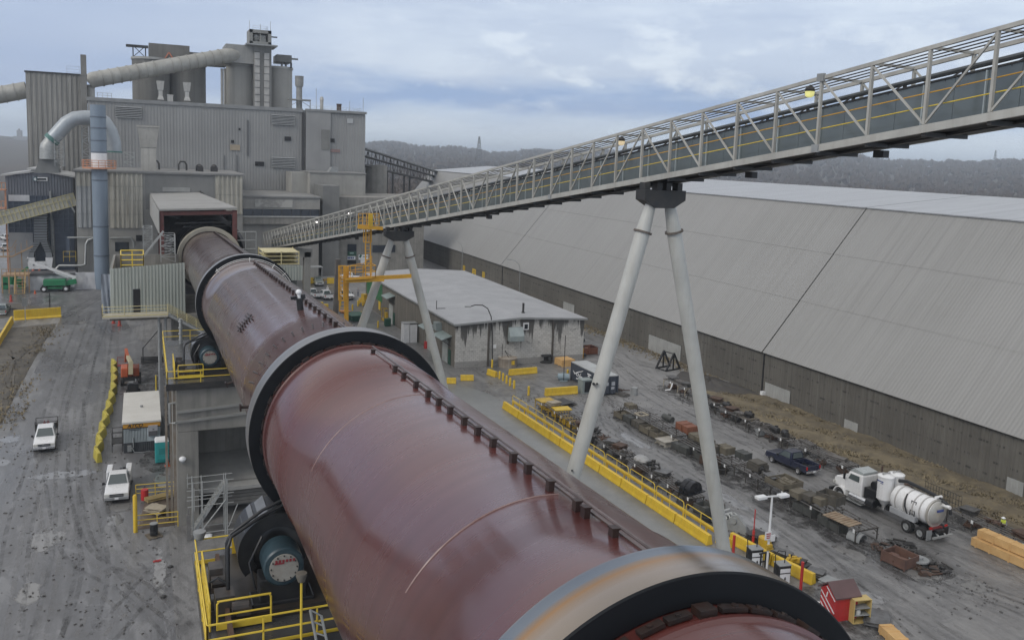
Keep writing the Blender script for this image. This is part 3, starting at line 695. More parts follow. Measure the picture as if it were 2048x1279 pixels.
cb_('belt', lambda m: m.loft([[gp_(y, GW*.68, .95), gp_(y, GW*.95, .95), gp_(y, GW*.95, 1.0), gp_(y, GW*.68, 1.0)] for y in (PY0, ye)]), RUBBER)
cb_('fire_main', lambda m: m.tube(gp_(PY0, GW*.8, 2.28), gp_(ye, GW*.8, 2.28), .10, 8), pm('pipe_grey', (.11, .12, .125), sc=1, rough=.4, metal=.4), smooth=40)
for k in range(npan): cb_('hanger', lambda m: (m.bar(gp_(PY0+k*PD, GW*.8, 1.7), gp_(PY0+k*PD, GW*.8, 2.3), .10), m.bar(gp_(PY0+k*PD, GW*.8, 2.25), gp_(PY0+k*PD+.4, GW*.62, 1.92), .05)), DARKST)
cb_('junction_boxes', lambda m: [m.box(gp_(PY0+k*PD, -.06, v), (.12, .35, .3)) for k, v in ((6, .15), (6, GH-.05), (24, .2), (24, GH), (15, .15))], GREYP)
cb_('drip_boxes', lambda m: [m.box(gp_(PY0+k*PD+.8, GW*.8, -.22), (.3, .5, .28)) for k in (2, 5, 8, 11, 20, 28, 35)], DARKST)
def galz(px): # y where the near bottom chord passes image column px
    lo, hi = PY0, ye
    for _ in range(40):
        m_ = (lo+hi)/2; p = gp_(m_)-EYE; x = 1024+FOC*p.dot(CR)/p.dot(_f)
        if x > px: lo = m_
        else: hi = m_
    return lo
for (px, e, lab) in ((1590, (1, .95, .35), 'lit greenish lamp hanging under the gallery roof, nearest the right edge'), (1222, (1, .8, .5), 'lit warm lamp hanging under the gallery roof above the near support frame'), (690, (1, .95, .9), 'lit white lamp inside the gallery beside the amber cage'), (626, (1, .95, .9), 'lit white lamp inside the low far end of the gallery')):
    y = galz(px); p = gp_(y, .5, GH-.42); th = thing('walkway_lamp', lab, 'lamp', p)
    m = MB(); m.lathe([(0, .3), (.12, .3), (.2, .18), (.2, .1), (0, .1)], n=10); m.tube((0, 0, .3), (0, 0, .36), .03, 6); m.build('housing', DARKST, th)
    m = MB(); m.lathe([(.19, .1), (.17, -.08), (.08, -.14), (0, -.14)], n=10); m.build('lens', emit('lamp_glow_%d' % px, e, .35 if px > 1000 else 1.2), th, smooth=60)
LEGP = pm('leg_paint', (.50, .505, .475), (.40, .405, .385), sc=.5, rough=.5, streak=.35, sc_col=(.30, .27, .22), ssc=1.5)
def aframe(yA, topL, topR, L1, R1, rad, label):
    root = thing('support_frame', label, 'support', (gp_(yA, GW/2).x, yA, 0))
    zt = gp_(yA).z-.15
    for (tp, lo_, s) in ((topL, L1, -1), (topR, R1, 1)):
        a = Y(*tp, yA); b = Y(*lo_, yA); d = (b-a).normalized(); foot = a+d*(a.z/-d.z)
        k1 = a+d*1.9
        m = MB(); m.tube(k1, foot, rad, 28, cap=True); m.tube(a-d*.2, k1, rad*.62, 28, rad*.98); leg = m.build('leg', LEGP, root, smooth=40, w=True)
        m = MB(); m.tube(k1-d*.05, k1+d*.05, rad*1.25, 28); m.build('flange', pm('flange_rust', (.16, .14, .12), (.08, .06, .05), sc=2, rough=.7), leg, smooth=40, w=False).location = -root.location
        m = MB(); m.tube(foot-d*.0, foot+Vector((0, 0, .6)), rad*1.6, 16); m.build('footing', CONC, leg, smooth=40).location = -root.location
        leg_loc = leg
    a = Y(*topL, yA); b = Y(*topR, yA); c_ = (a+b)/2; hw = (b.x-a.x)/2+.75
    m = MB(); m.prism([(c_.x-hw, zt-.25), (c_.x-hw, zt-.75), (c_.x-hw*.45, zt-1.15), (c_.x+hw*.45, zt-1.15), (c_.x+hw, zt-.75), (c_.x+hw, zt-.25)], yA-.45, yA+.45, 'xz')
    m.build('head_beam', DARKST, root, w=True)
    m = MB()
    for dx in (-hw*.8, -hw*.2, hw*.25, hw*.8): m.box((c_.x+dx, yA, zt-.1), (.3, .5, .45))
    m.tube((c_.x+hw*.75, yA, zt-.3), (c_.x+hw*.75, yA, zt+.1), .12, 10); m.build('bearing', DARKST, root, w=True)
    return root
near = aframe(37.4, (1306, 392), (1337, 392), (1159, 905), (1437, 1030), .385, 'nearest pair of tall pale tubular legs carrying the gallery over the yellow barriers')
# rust and dents on the near left leg
m = MB(); [m.tube(Y(x_, y_, 36.98), Y(x_, y_, 37.3), r_, 10) for x_, y_, r_ in ((1187, 767, .07), (1194, 767, .055), (1144, 940, .05))]; m.build('vent_holes', BLACK, near, w=True)
farf = aframe(77.0, (785, 474), (810, 474), (738, 610), (857, 655), .385, 'farther pair of pale tubular legs under the gallery with an amber beam across')
# ------------------------------------------------------------------ storage hall
HX, HY0, HY1 = 76.6, 8.0, 286.0
EZ, UX, UZ, RX, RZ = 6.4, 92.5, 25.2, 113.6, 27.2
hall = thing('storage_hall', 'very long storage hall with a tall sloping grey roof and dark ribbed lower wall', 'building', (HX, 90, 0))
HWALL = pm('hall_wall_sheet', (.125, .118, .102), (.09, .085, .074), sc=.12, rough=.7, streak=.45, sc_col=(.065, .063, .058), ssc=1.6)
t = NT('hall_wall_planks'); sx, sy, sz = t.sep(); n_ = t.noise(t.map((.1, .15, .2)), 1, 6, .6)
c = t.mix(t.ramp(n_, [(.36, 0.0), (.66, 1.0)]), (.135, .128, .112), (.098, .092, .08)); g_ = t.noise(t.map((1, 2.4, .06)), 1, 6, .7)
c = t.mix(t.math('MULTIPLY', t.ramp(g_, [(.48, 0.0), (.66, 1.0)]), .55), c, (.06, .057, .05)); g2 = t.noise(t.map((1, 1.1, .02), loc=(3, 5, 0)), 1, 4, .7)
c = t.mix(t.math('MULTIPLY', t.ramp(g2, [(.55, 0.0), (.68, 1.0)]), .4), c, (.20, .195, .175))
for z_ in (4.35, 2.55, 1.15):
    d_ = t.noise(t.map((1, 1.6, 0), loc=(z_, z_*3, 0)), 1, 4, .7); b_ = t.math('LESS_THAN', t.math('ABSOLUTE', t.math('SUBTRACT', sz, z_)), .11); c = t.mix(t.math('MULTIPLY', b_, t.ramp(d_, [(.52, 0.0), (.58, .85)])), c, (.03, .029, .026))
HWALL = t.out(c, .75)
MB().corr((HX, HY1), (HX, HY0), 0, EZ, .42, .05).build('wall', HWALL, hall, w=True)
t = NT('hall_roof_sheet'); sx, sy, sz = t.sep()
a_ = t.noise(t.map((.03, .9, .03)), 1, 6, .65); b_ = t.noise(t.map((.06, .04, .06)), 1, 5)
c = t.mix(t.math('MULTIPLY', t.ramp(a_, [(.42, 0.0), (.65, 1.0)]), .4), (.265, .262, .252), (.215, .213, .204))
rs_ = t.noise(t.map((.02, 2.2, .02)), 1, 4, .7); c = t.mix(t.math('MULTIPLY', t.ramp(rs_, [(.55, 0.0), (.68, 1.0)]), .4), c, (.17, .168, .16))
c = t.mix(t.math('MULTIPLY', t.ramp(b_, [(.45, 0.0), (.7, 1.0)]), .4), c, (.305, .303, .295))
wv = t.math('SINE', t.math('MULTIPLY', sy, 2*PI/.45))
t.bump(wv, .5, .03)
HROOF = t.out(c, .5, .1)
t = NT('hall_upper_roof'); sx, sy, sz = t.sep(); a_ = t.noise(t.map((.1, 1.2, .1)), 1, 6, .6)
c = t.mix(t.ramp(a_, [(.4, 0.0), (.66, 1.0)]), (.37, .38, .39), (.29, .297, .305)); t.bump(t.math('SINE', t.math('MULTIPLY', sy, 2*PI/.7)), .3, .05)
HROOF2 = t.out(c, .38, .2)
def slab(x0, z0, x1, z1, y0, y1, th):
    d = Vector((x1-x0, 0, z1-z0)).normalized(); n = Vector((-d.z, 0, d.x))*th
    m = MB(); return m.loft([[(x0, y, z0), (x1, y, z1), (x1+n.x, y, z1+n.z), (x0+n.x, y, z0+n.z)] for y in (y0, y1)])
dx, dz = UX-HX, UZ-EZ
J = [HY0, 89.8, 181.4, HY1]
for k in range(3):
    y0, y1 = J[k]+.12, J[k+1]-.12
    for q in range(3):
        f0, f1 = q/3, (q+1)/3; lift = .05*(2-q)*0
        a0 = -.035 if q == 0 else 0
        slab(HX+dx*f0+(0 if q else -.45), EZ+dz*f0-(0 if q else .53), HX+dx*f1+.06, EZ+dz*f1+.07, y0, y1, .12+.03*q).build('roof_sheet', HROOF, hall, w=True)
    slab(UX-.25, UZ+.16, RX, RZ+.16, y0, y1, .16).build('upper_roof', HROOF2, hall, w=True)
slab(HX+.3, EZ-.1, UX, UZ-.25, HY0, HY1, .1).build('roof_lining', DARKST, hall, w=True)
slab(UX, UZ-.15, RX, RZ-.1, HY0, HY1, .1).build('upper_lining', DARKST, hall, w=True)
for y in J[1:3]:
    m = MB(); m.bx(HX-.14, HX+.03, y-.1, y+.1, 0, EZ-.2); m.build('drain_joint', BLACK, hall, w=True)
m = MB(); m.loft([[(RX, y, RZ), (RX+22, y, RZ-2.5), (RX+38, y, 6), (RX+38, y, 0), (RX, y, 0)] for y in (HY0, HY1)]); m.build('back_half', HROOF, hall, w=True)
m = MB(); m.poly([(HX+.1, HY1-.1, 0), (RX, HY1-.1, 0), (RX, HY1-.1, RZ), (UX, HY1-.1, UZ), (HX+.1, HY1-.1, EZ)]); m.build('end_wall', HWALL, hall, w=True)
PATCH = pm('pale_wall_sheet', (.36, .365, .355), (.28, .285, .275), sc=.5, rough=.6, streak=.3, ssc=2)
for (x0, x1, yt, yb) in [(1529, 1580, 771, 812), (1689, 1716, 836, 866), (1297, 1362, 681, 714), (2012, 2046, 953, 998), (1128, 1150, 600, 612)]:
    a = X(x0, yb-8, HX); b = X(x1, yb, HX); tz = X(x1, yt+10, HX).z
    m = MB(); m.corr((HX-.13, max(a.y, b.y)), (HX-.13, min(a.y, b.y)), 0, max(tz, .8), .5, .04); m.build('wall_patch', PATCH, hall, w=True)
for k, (px, py, s) in enumerate([(928, 536, .8), (948, 546, 1.25), (967, 549, .8)]):
    p = X(px, py, HX-.12); m = MB(); m.box((p.x, p.y, p.z), (.06, 1.9*s, 1.7*s)); sg = m.build('warning_sign', YEL, hall, w=True)
    m = MB()
    for q in range(4): m.box((p.x-.04, p.y, p.z+.5*s-q*.33*s), (.02, (1.3-.15*(q % 2))*s, .10*s))
    m.build('lettering', BLACK, sg).location = -hall.location
for k, (px, py, lab) in enumerate([(1040, 537, 'curved street lamp arching over the hall eave near the roof seam'), (925, 497, 'curved street lamp arching over the hall eave at its far end')]):
    b = X(px, py, HX-1.0); m = MB(); base = Vector((b.x, b.y, 0)); s = 1.0
    m.path([base, base+Vector((0, 0, b.z)), base+Vector((-.25, .2, b.z+1.0)), base+Vector((-.9, .7, b.z+1.7)), base+Vector((-1.9, 1.3, b.z+1.9))], .07, 8)
    th = thing('street_lamp', lab, 'street lamp', base)
    m.build('pole', GREYP, th, w=True, smooth=60); m = MB(); m.box(base+Vector((-2.2, 1.45, b.z+1.88)), (.7, .35, .16), rz=-.5); m.build('lamp_head', GREYP, th, w=True)
m = MB(); m.box((HX-.4, 89.2, .35), (.5, .5, .7)); solo('drain_box', m, WHITE, 'small white box at the foot of the dark hall wall joint', 'box', loc=(HX-.4, 89.2, 0))

# ------------------------------------------------------------------ block workshop
t = NT('painted_block'); sx, sy, sz = t.sep()
br = t.add('ShaderNodeTexBrick'); cvv = t.add('ShaderNodeCombineXYZ'); t.l(t.math('ADD', sx, sy), cvv.inputs[0]); t.l(sz, cvv.inputs[1]); t.l(cvv.outputs[0], br.inputs['Vector'])
br.inputs['Scale'].default_value = 1.0; br.inputs['Brick Width'].default_value = .62; br.inputs['Row Height'].default_value = .31; br.inputs['Mortar Size'].default_value = .022
br.inputs['Color1'].default_value = (.54, .53, .50, 1); br.inputs['Color2'].default_value = (.44, .43, .405, 1); br.inputs['Mortar'].default_value = (.30, .292, .275, 1)
pk = t.noise(t.map((.5, .5, 1.1)), 1, 8, .75); c = t.mix(t.ramp(pk, [(.56, 0.0), (.66, .85)]), br.outputs[0], (.13, .125, .115))
dr = t.noise(t.map((1.1, 1.1, .05)), 1, 5, .7)
top = t.math('DIVIDE', t.math('SUBTRACT', sz, 3.2), 3.4, clamp=True)
c = t.mix(t.ramp(t.math('SUBTRACT', t.math('ADD', dr, t.math('MULTIPLY', top, .22)), .12), [(.49, 0.0), (.54, .9)]), c, (.055, .052, .048))
c = t.mix(t.ramp(sz, [(.8, .7), (.95, 0.0)]), c, (.20, .195, .185))
t.bump(br.outputs['Fac'], -.3, .02); BLOCK = t.out(c, .8)
SIDEW = pm('taupe_block_side', (.155, .14, .115), (.12, .11, .095), sc=.3, rough=.8, streak=.5, sc_col=(.30, .285, .26), ssc=.9)
bw = thing('block_workshop', 'low whitewashed block workshop with flat pale roof and dark drip stains', 'building', (41.4, 114.5, 0))
BY0, BY1, BX0, BX1 = 114.5, 169.0, 41.4, 62.3
MB().prism([(BX0, 0), (BX1, 0), (BX1, 6.3), (51.6, 6.85), (BX0, 6.3)], BY0, BY0+.4, 'xz').build('front_wall', BLOCK, bw, w=True)
MB().bx(BX0, BX0+.4, BY0+.4, BY1, 0, 6.3).build('side_wall', SIDEW, bw, w=True)
m = MB(); m.bx(BX1-.4, BX1, BY0+.4, BY1, 0, 6.3); m.bx(BX0+.4, BX1-.4, BY1-.4, BY1, 0, 6.3); m.build('rear_walls', SIDEW, bw, w=True)
t = NT('gravelled_roof'); n_ = t.noise(t.map((.25, .25, 1)), 1, 7, .65); g_ = t.noise(t.map((5, 5, 5)), 1, 4, .7)
c = t.mix(t.ramp(n_, [(.38, 0.0), (.66, 1.0)]), (.33, .335, .345), (.265, .27, .28)); c = t.mix(t.math('MULTIPLY', t.ramp(g_, [(.5, 0.0), (.72, 1.0)]), .35), c, (.21, .21, .215)); t.bump(g_, .25, .03); ROOFG = t.out(c, .6)
MB().loft([[(BX0-.35, y, 6.38), (51.6, y, 6.98), (BX1+.3, y, 6.38), (BX1+.3, y, 6.58), (51.6, y, 7.18), (BX0-.35, y, 6.58)] for y in (BY0-.35, BY1+.3)]).build('roof', ROOFG, bw, w=True)
m = MB(); m.bar((BX0-.36, BY0-.4, 6.42), (51.6, BY0-.4, 7.02), .1, .28); m.bar((51.6, BY0-.4, 7.02), (BX1+.31, BY0-.4, 6.42), .1, .28); m.bar((BX0-.4, BY0-.4, 6.42), (BX0-.4, BY1, 6.42), .1, .24); m.build('fascia', pm('zinc_trim', (.36, .37, .37), sc=1, rough=.4, metal=.4), bw, w=True)
PIPE = pm('brown_downpipe', (.07, .062, .052), (.1, .09, .08), sc=2, rough=.6)
for px in (977, 1105, 1015): 
    p = Y(px, 690, BY0-.1); m = MB(); m.bx(p.x-.13, p.x+.13, BY0-.2, BY0-.02, 0.1 if px != 1015 else 3.2, 6.3); m.build('downpipe', PIPE, bw, w=True)
p = Y(1029, 665, BY0); VENT = pm('duct_bluegrey', (.33, .38, .38), (.27, .31, .31), sc=1, rough=.45, metal=.2)
MB().prism([(BY0, p.z+.9), (BY0, p.z-1.1), (BY0-1.1, p.z-1.1), (BY0-1.1, p.z-.35), (BY0-.5, p.z+.9)], p.x-1.15, p.x+1.15, 'yz').build('vent_hood', VENT, bw, w=True)
p = Y(1052, 652, BY0-.06); m = MB(); m.box(p, (.9, .08, 1.1)); wf = m.build('window', WHITE, bw, w=True); m = MB(); m.box(p+Vector((0, -.05, -.05)), (.55, .04, .7)); m.build('pane', glass(), wf).location = -bw.location
p = Y(1046, 632, 118); m = MB(); m.tube((p.x, 118, 6.8), (p.x, 118, 8.6), .17, 10); m.tube((p.x, 118, 6.9), (p.x, 118, 7.2), .3, 10); m.build('flue', DARKST, bw, w=True)
p = G(873, 617, 6.7); m = MB(); m.tube((p.x, p.y, 6.5), (p.x, p.y, 8.0), .06, 6); m.tube((p.x, p.y, 6.75), (p.x+1.4, p.y-.2, 6.75), .05, 6); m.build('vent_pipe', DARKST, bw, w=True)
CANO = pm('canopy_sheet', (.28, .34, .33), (.22, .27, .26), sc=1, rough=.45, metal=.2)
GREEN = pm('dark_green_paint', (.02, .085, .055), (.018, .065, .045), sc=1, rough=.5)
for (yc, wd, zt) in ((118.5, 4.5, 4.3), (126.5, 3.2, 4.2), (149, 4, 5.3)):
    m = MB(); m.prism([(BX0-1.6, zt-.5), (BX0, zt), (BX0, zt+.1), (BX0-1.6, zt-.4)], yc-wd/2, yc+wd/2, 'xz'); cp = m.build('door_canopy', CANO, bw, w=True)
    m = MB(); m.bar((BX0-1.5, yc-wd/2+.2, zt-.5), (BX0, yc-wd/2+.2, zt-1.5), .08); m.bar((BX0-1.5, yc+wd/2-.2, zt-.5), (BX0, yc+wd/2-.2, zt-1.5), .08); m.build('bracket', DARKST, cp).location = -bw.location
    m = MB(); m.box((BX0-.06, yc+.5, 1.7), (.1, 2.4, 3.4)); m.build('roller_door', pm('pale_door', (.45, .47, .45), (.36, .38, .37), sc=1, rough=.5, streak=.4, ssc=2), bw, w=True)
    m = MB(); m.box((BX0-.07, yc-1.5, 1.1), (.1, 1.0, 2.2)); m.build('door', GREEN, bw, w=True)
m = MB(); m.box((BX0-.5, 121.5, 4.9), (.9, 1.4, 1.2)); m.build('air_unit', VENT, bw, w=True)
MB().bx(BX0-.05, BX0-.01, 156, 168, 2.6, 6.2).build('green_panel', pm('mid_green_panel', (.03, .16, .06), sc=1, rough=.5), bw, w=True)
p = Vector((BX0-.12, 157.5, 1.8)); m = MB(); m.box(p, (.06, 1.4, 1.6)); m.build('wall_sign', YEL, bw, w=True)

# ------------------------------------------------------------------ plant buildings
CORR = pm('grey_ribbed_sheet', (.285, .285, .278), (.235, .236, .232), sc=.08, rough=.6, streak=.4, sc_col=(.17, .17, .165), ssc=.6, metal=.1)
CORRD = pm('dusty_ribbed_sheet', (.245, .24, .225), (.185, .18, .165), sc=.12, rough=.7, streak=.8, sc_col=(.37, .36, .335), ssc=1.2)
CREAM = pm('cream_ribbed_sheet', (.47, .455, .395), (.38, .365, .315), sc=.25, rough=.7, streak=.8, sc_col=(.15, .135, .11), ssc=2.4)
ROOFD = pm('dusty_roof', (.24, .24, .235), (.18, .18, .174), sc=.25, rough=.85, bump=.3, bsc=3)
LOUV = pm('louvre_blade', (.42, .43, .43), (.34, .35, .35), sc=1, rough=.5)
VOID = flat('dark_opening', (.012, .012, .014), .7)
def boxb(name, x0, x1, y0, y1, z0, z1, mat, root): return MB().bx(x0, x1, y0, y1, z0, z1).build(name, mat, root, w=True)
def louvre(root, px0, px1, py0, py1, y):
    a = Y(px0, py0, y); b = Y(px1, py1, y); m = MB(); m.bx(a.x, b.x, y-.12, y-.02, b.z, a.z); fr = m.build('louvre', VOID, root, w=True)
    n = 6; m = MB()
    for k in range(n+1): z = b.z+(a.z-b.z)*k/n; m.box(((a.x+b.x)/2, y-.25, z), (b.x-a.x+.2, .3, .10+.16*(a.z-b.z)/n), rx=.3)
    m.build('blades', LOUV, fr).location = -root.location
def win(root, px0, px1, py0, py1, y, name='window', mat=None):
    a = Y(px0, py0, y); b = Y(px1, py1, y); return MB().bx(a.x, b.x, y-.16, y-.06, b.z, a.z).build(name, mat or VOID, root, w=True)

# main mill building
YM = 238.0
a = Y(175, 192, YM); b = Y(605, 218, YM); c_ = Y(731, 226, YM); ZT = (a.z+c_.z)/2
mill = thing('mill_building', 'largest plant building, a tall grey ribbed block with rows of louvres', 'building', (a.x, YM, 0))
MB().corr((a.x, YM), (b.x, YM), 0, ZT-.9, .75, .05).build('wall', CORR, mill, w=True)
x1 = Y(611, 300, YM).x; x2 = Y(660, 300, YM).x
boxb('wall_bay', x1, x2, YM-.5, YM+2, 0, ZT-.6, pm('smooth_grey_sheet', (.285, .285, .28), (.24, .24, .237), sc=.15, rough=.6, streak=.25, ssc=.6), mill)
MB().corr((x2, YM-.05), (c_.x, YM-.05), 0, ZT-.9, .75, .05).build('wall', CORR, mill, w=True)
boxb('bulk', a.x+.05, c_.x-.05, YM+.3, YM+34, 0, ZT-.3, CORR, mill)
boxb('parapet', a.x-.2, b.x+.1, YM-.35, YM+.4, ZT-.9, ZT+.0, pm('parapet_trim', (.24, .245, .245), (.19, .195, .195), sc=.5, rough=.6), mill)
boxb('parapet', x1-.1, c_.x+.2, YM-.7, YM+.4, ZT-.6, ZT+.05, pm('parapet_trim', (.24, .245, .245)), mill)
boxb('corner_pipe', b.x-.2, b.x+.5, YM-.5, YM-.2, 5, ZT-1, DARKST, mill)
for q in [(231, 283, 213, 236), (544, 589, 230, 250), (544, 589, 315, 335)]: louvre(mill, *q, YM-.15)
for q in [(569, 582, 273, 282), (510, 528, 323, 332), (462, 468, 280, 286), (477, 481, 256, 261)]: win(mill, *q, YM-.1)
win(mill, 661, 669, 277, 285, YM-.15); win(mill, 661, 680, 298, 305, YM-.15, 'patch', pm('rusty_patch', (.25, .17, .16), sc=1)); win(mill, 460, 480, 289, 301, YM-.1, 'patch', pm('tan_patch', (.36, .30, .22), sc=1))
for q in [(494, 497.5, 240, 312), (448, 450, 310, 345), (473, 475, 310, 345)]: win(mill, *q, YM-.12, 'seam', pm('wall_seam', (.13, .135, .14), sc=1))
win(mill, 694, 706, 237, 247, YM-.15, 'hatch', LOUV); win(mill, 643, 659, 259, 300, YM-.5, 'stain_panel', pm('dirty_panel', (.2, .2, .19), (.16, .16, .15), sc=.5))
def rail(root, pts, h=1.05, sp=2.0, r=.03, mat=YRAIL, name='railing', mid=2, toe=False, w=True):
    m = MB(); pts = [Vector(p) for p in pts]
    for i in range(len(pts)-1):
        p, q = pts[i], pts[i+1]; L = (q-p).length; n = max(1, round(L/sp))
        for k in range(n+1): b_ = p.lerp(q, k/n); m.tube(b_, b_+Vector((0, 0, h)), r, 5)
        for k in range(mid): z = Vector((0, 0, h*(k+1)/mid)); m.tube(p+z, q+z, r, 5)
        if toe: m.bar(p+Vector((0, 0, .08)), q+Vector((0, 0, .08)), .02, .16)
    return m.build(name, mat, root, w=w)
rail(mill, [(Y(618, 200, YM+3).x, YM+3, ZT), (c_.x-.5, YM+3, ZT), (c_.x-.5, YM+25, ZT)], mat=GALV)
# things standing on the mill roof
def roofthing(name, label, cat, px0, px1, pyt, pyb, y, fn, mat, smooth=None):
    a = Y(px0, pyb, y); b = Y(px1, pyt, y); m = MB(); fn(m, (a.x+b.x)/2, (b.x-a.x)/2, a.z, b.z, y)
    return solo(name, m, mat, label, cat, loc=((a.x+b.x)/2, y, a.z), smooth=smooth)
PALEM = pm('pale_metal', (.46, .455, .43), (.36, .355, .335), sc=.6, rough=.55, streak=.5, sc_col=(.22, .21, .19), ssc=2)
def cowl(m, cx, r, z0, z1, y):
    h = z1-z0; m.lathe([(r*.85, 0), (r*.7, h*.1), (r*.5, h*.2), (r*.5, h*.5), (r*.68, h*.52), (r, h), (r*.9, h), (r*.6, h*.55)], (cx, y, z0), 'Z', 4, a0=PI/4, a1=2*PI+PI/4)
roofthing('roof_cowl', 'left of two pale square vent cowls on the mill roof before the dark silos', 'vent', 310, 332, 163, 199, YM+6, cowl, PALEM)
roofthing('roof_cowl', 'right of two pale square vent cowls on the mill roof before the dark silos', 'vent', 363, 385, 166, 201, YM+6, cowl, PALEM)
boxv = lambda m, cx, r, z0, z1, y: (m.bx(cx-r, cx+r, y-r, y+r, z0-.5, z1), m.bx(cx-r*1.15, cx+r*1.15, y-r*1.15, y+r*1.15, z1, z1+.25))
roofthing('roof_box', 'small pale box between the two square cowls on the mill roof', 'vent', 335, 346, 192, 200, YM+6, boxv, PALEM)
roofthing('roof_box', 'small reddish box vent on the right end of the mill roof', 'vent', 674, 682, 210, 219, YM+8, boxv, RUST)
def flue(m, cx, r, z0, z1, y): m.tube((cx, y, z0-1), (cx, y, z1-.8), r*.75, 14); m.tube((cx, y, z1-.9), (cx, y, z1), r, 14, r*.6)
roofthing('roof_flue', 'short round flue on the right part of the mill roof', 'flue', 639, 648, 194, 216, YM+6, flue, PALEM, 40)
def bigstk(m, cx, r, z0, z1, y):
    h = z1-z0; m.tube((cx, y, z0-1), (cx, y, z0+h*.68), r*.72, 16); m.tube((cx, y, z0+h*.66), (cx, y, z0+h*.7), r*.95, 16); m.tube((cx, y, z0+h*.7), (cx, y, z1), r, 16, r*1.05)
    m.bx(cx-r*2.6, cx+r*2.6, y-r*1.5, y+r*1.5, z0+h*.20, z0+h*.24)
    for s in (-1, 1): m.bar((cx+s*r*2.4, y-r*1.4, z0-.6), (cx+s*r*2.4, y-r*1.4, z0+h*.2), .2); m.bar((cx+s*r*2.4, y-r*1.4, z0), (cx, y-r*1.4, z0+h*.2), .12)
roofthing('vent_stack', 'thick ribbed vent stack on a braced frame beside the right silos', 'stack', 590, 607, 153, 213, YM+6, bigstk, pm('weathered_zinc', (.30, .30, .29), (.2, .2, .195), sc=.6, rough=.55, metal=.3), 40)
mast = lambda m, cx, r, z0, z1, y: m.tube((cx, y, z0-1), (cx, y, z1), .07, 6)
for i, (px, t_, b_) in enumerate([(632.5, 177, 216), (699.5, 203, 221), (726.5, 197, 222)]):
    roofthing('lightning_mast', ['thin mast left of the short flue on the mill roof', 'thin short mast right of the reddish roof box', 'thin mast at the right corner of the mill roof'][i], 'mast', px-1, px+1, t_, b_, YM+3, mast, GALV)
solo('roof_railing', (lambda m: ([m.tube((Y(x, 193, YM+3).x, YM+3, ZT-.1), (Y(x, 193, YM+3).x, YM+3, ZT+1.3), .05, 5) for x in (195, 205, 215, 223)], [m.tube((Y(194, 190, YM+3).x, YM+3, ZT+z), (Y(224, 190, YM+3).x, YM+3, ZT+z), .05, 5) for z in (.7, 1.3)], m))(MB())[-1], GALV, 'short roof railing at the left end of the mill roof', 'railing')

# silos
SILOL = pm('silo_concrete_dark', (.20, .198, .185), (.13, .128, .12), sc=.06, rough=.85, streak=.7, sc_col=(.095, .094, .088), ssc=.35)
SILOR = pm('silo_concrete_pale', (.33, .325, .30), (.26, .256, .24), sc=.06, rough=.85, streak=.45, sc_col=(.2, .197, .185), ssc=.35)
YS = 268.0
def silo(px0, px1, pyt, y, mat, label, root_n='silo', cap=True):
    a = Y(px0, 200, y); b = Y(px1, 200, y); r = (b.x-a.x)/2; cx = (a.x+b.x)/2; zt = Y((px0+px1)/2, pyt, y-r*.6).z
    s = thing(root_n, label, 'silo', (cx, y, 0)); MB().lathe([(r, 0), (r, zt), (0, zt)], n=48).build('shell', mat, s, smooth=40)
    if cap:
        MB().lathe([(r+.25, zt-.5), (r+.25, zt+.15), (r-.1, zt+.15)], n=48).build('rim', pm('silo_rim', (.36, .36, .345), sc=.5), s, smooth=40)
    return s, cx, r, zt
s1, cx1, r1, z1 = silo(265, 340, 116, YS, SILOL, 'left dark concrete silo under the flat roof house')
s2, cx2, r2, z2 = silo(337, 412, 117, YS+3, SILOL, 'right dark concrete silo, streaked black, joined to the left dark silo')
m = MB(); a = Y(297, 88, YS); b = Y(378, 93, YS); m.bx(a.x, b.x, YS-3, YS+8, z1-.3, a.z); m.bx(b.x, Y(452, 100, YS).x, YS-1, YS+5, z1-.6, Y(420, 108, YS).z)
solo('silo_head_house', m, pm('brown_grey_sheet', (.17, .165, .15), (.13, .126, .115), sc=.2, rough=.7, streak=.4, ssc=.8), 'flat topped dark house on top of the two dark silos', 'building')
p = Y(338, 112, YS-3.1); m = MB(); m.bar((p.x-1.2, YS-3.1, p.z-1), (p.x, YS-3.1, p.z+1), .3); m.bar((p.x, YS-3.1, p.z+1), (p.x+1.2, YS-3.1, p.z-1), .3); solo('roof_mark', m, pm('orange_mark', (.55, .2, .12)), 'small orange chevron on the dark silo head house', 'sign')
m = MB(); a = Y(252, 91, YS); b = Y(296, 94, YS); m.bx(a.x, b.x, YS-3, YS-1, a.z-.5, a.z+.1)
for px in (266, 291): p = Y(px, 100, YS-2); m.bar((p.x, YS-2, z1), (p.x, YS-2, a.z), .3)
p, q = Y(266, 113, YS-2), Y(291, 93, YS-2); m.bar((p.x, YS-2, z1), (q.x, YS-2, a.z), .18); m.bar((q.x, YS-2, z1), (p.x, YS-2, a.z), .18)
solo('hoist_frame', m, DARKST, 'braced hoist frame with a long beam on the left dark silo', 'hoist')
s3, cx3, r3, z3 = silo(452, 512, 128, YS-1, SILOR, 'pale concrete silo under the box house where the pipe ends')
s4, cx4, r4, z4 = silo(531, 584, 134, YS-1, SILOR, 'right end pale concrete silo below the small roof cabin')
m = MB(); a = Y(451, 91, YS-6); b = Y(510, 90, YS-6); m.bx(a.x, b.x, YS-7.2, YS+4, z3-.1, (a.z+b.z)/2); m.bar((Y(468, 90, YS-7).x, YS-7.3, z3), (Y(468, 90, YS-7).x, YS-7.3, a.z), .25)
solo('silo_box_house', m, pm('box_sheet', (.30, .30, .285), (.25, .25, .24), sc=.2, rough=.65, streak=.4, ssc=.8), 'pale box house on the silo taking in the sloping pipe', 'building')
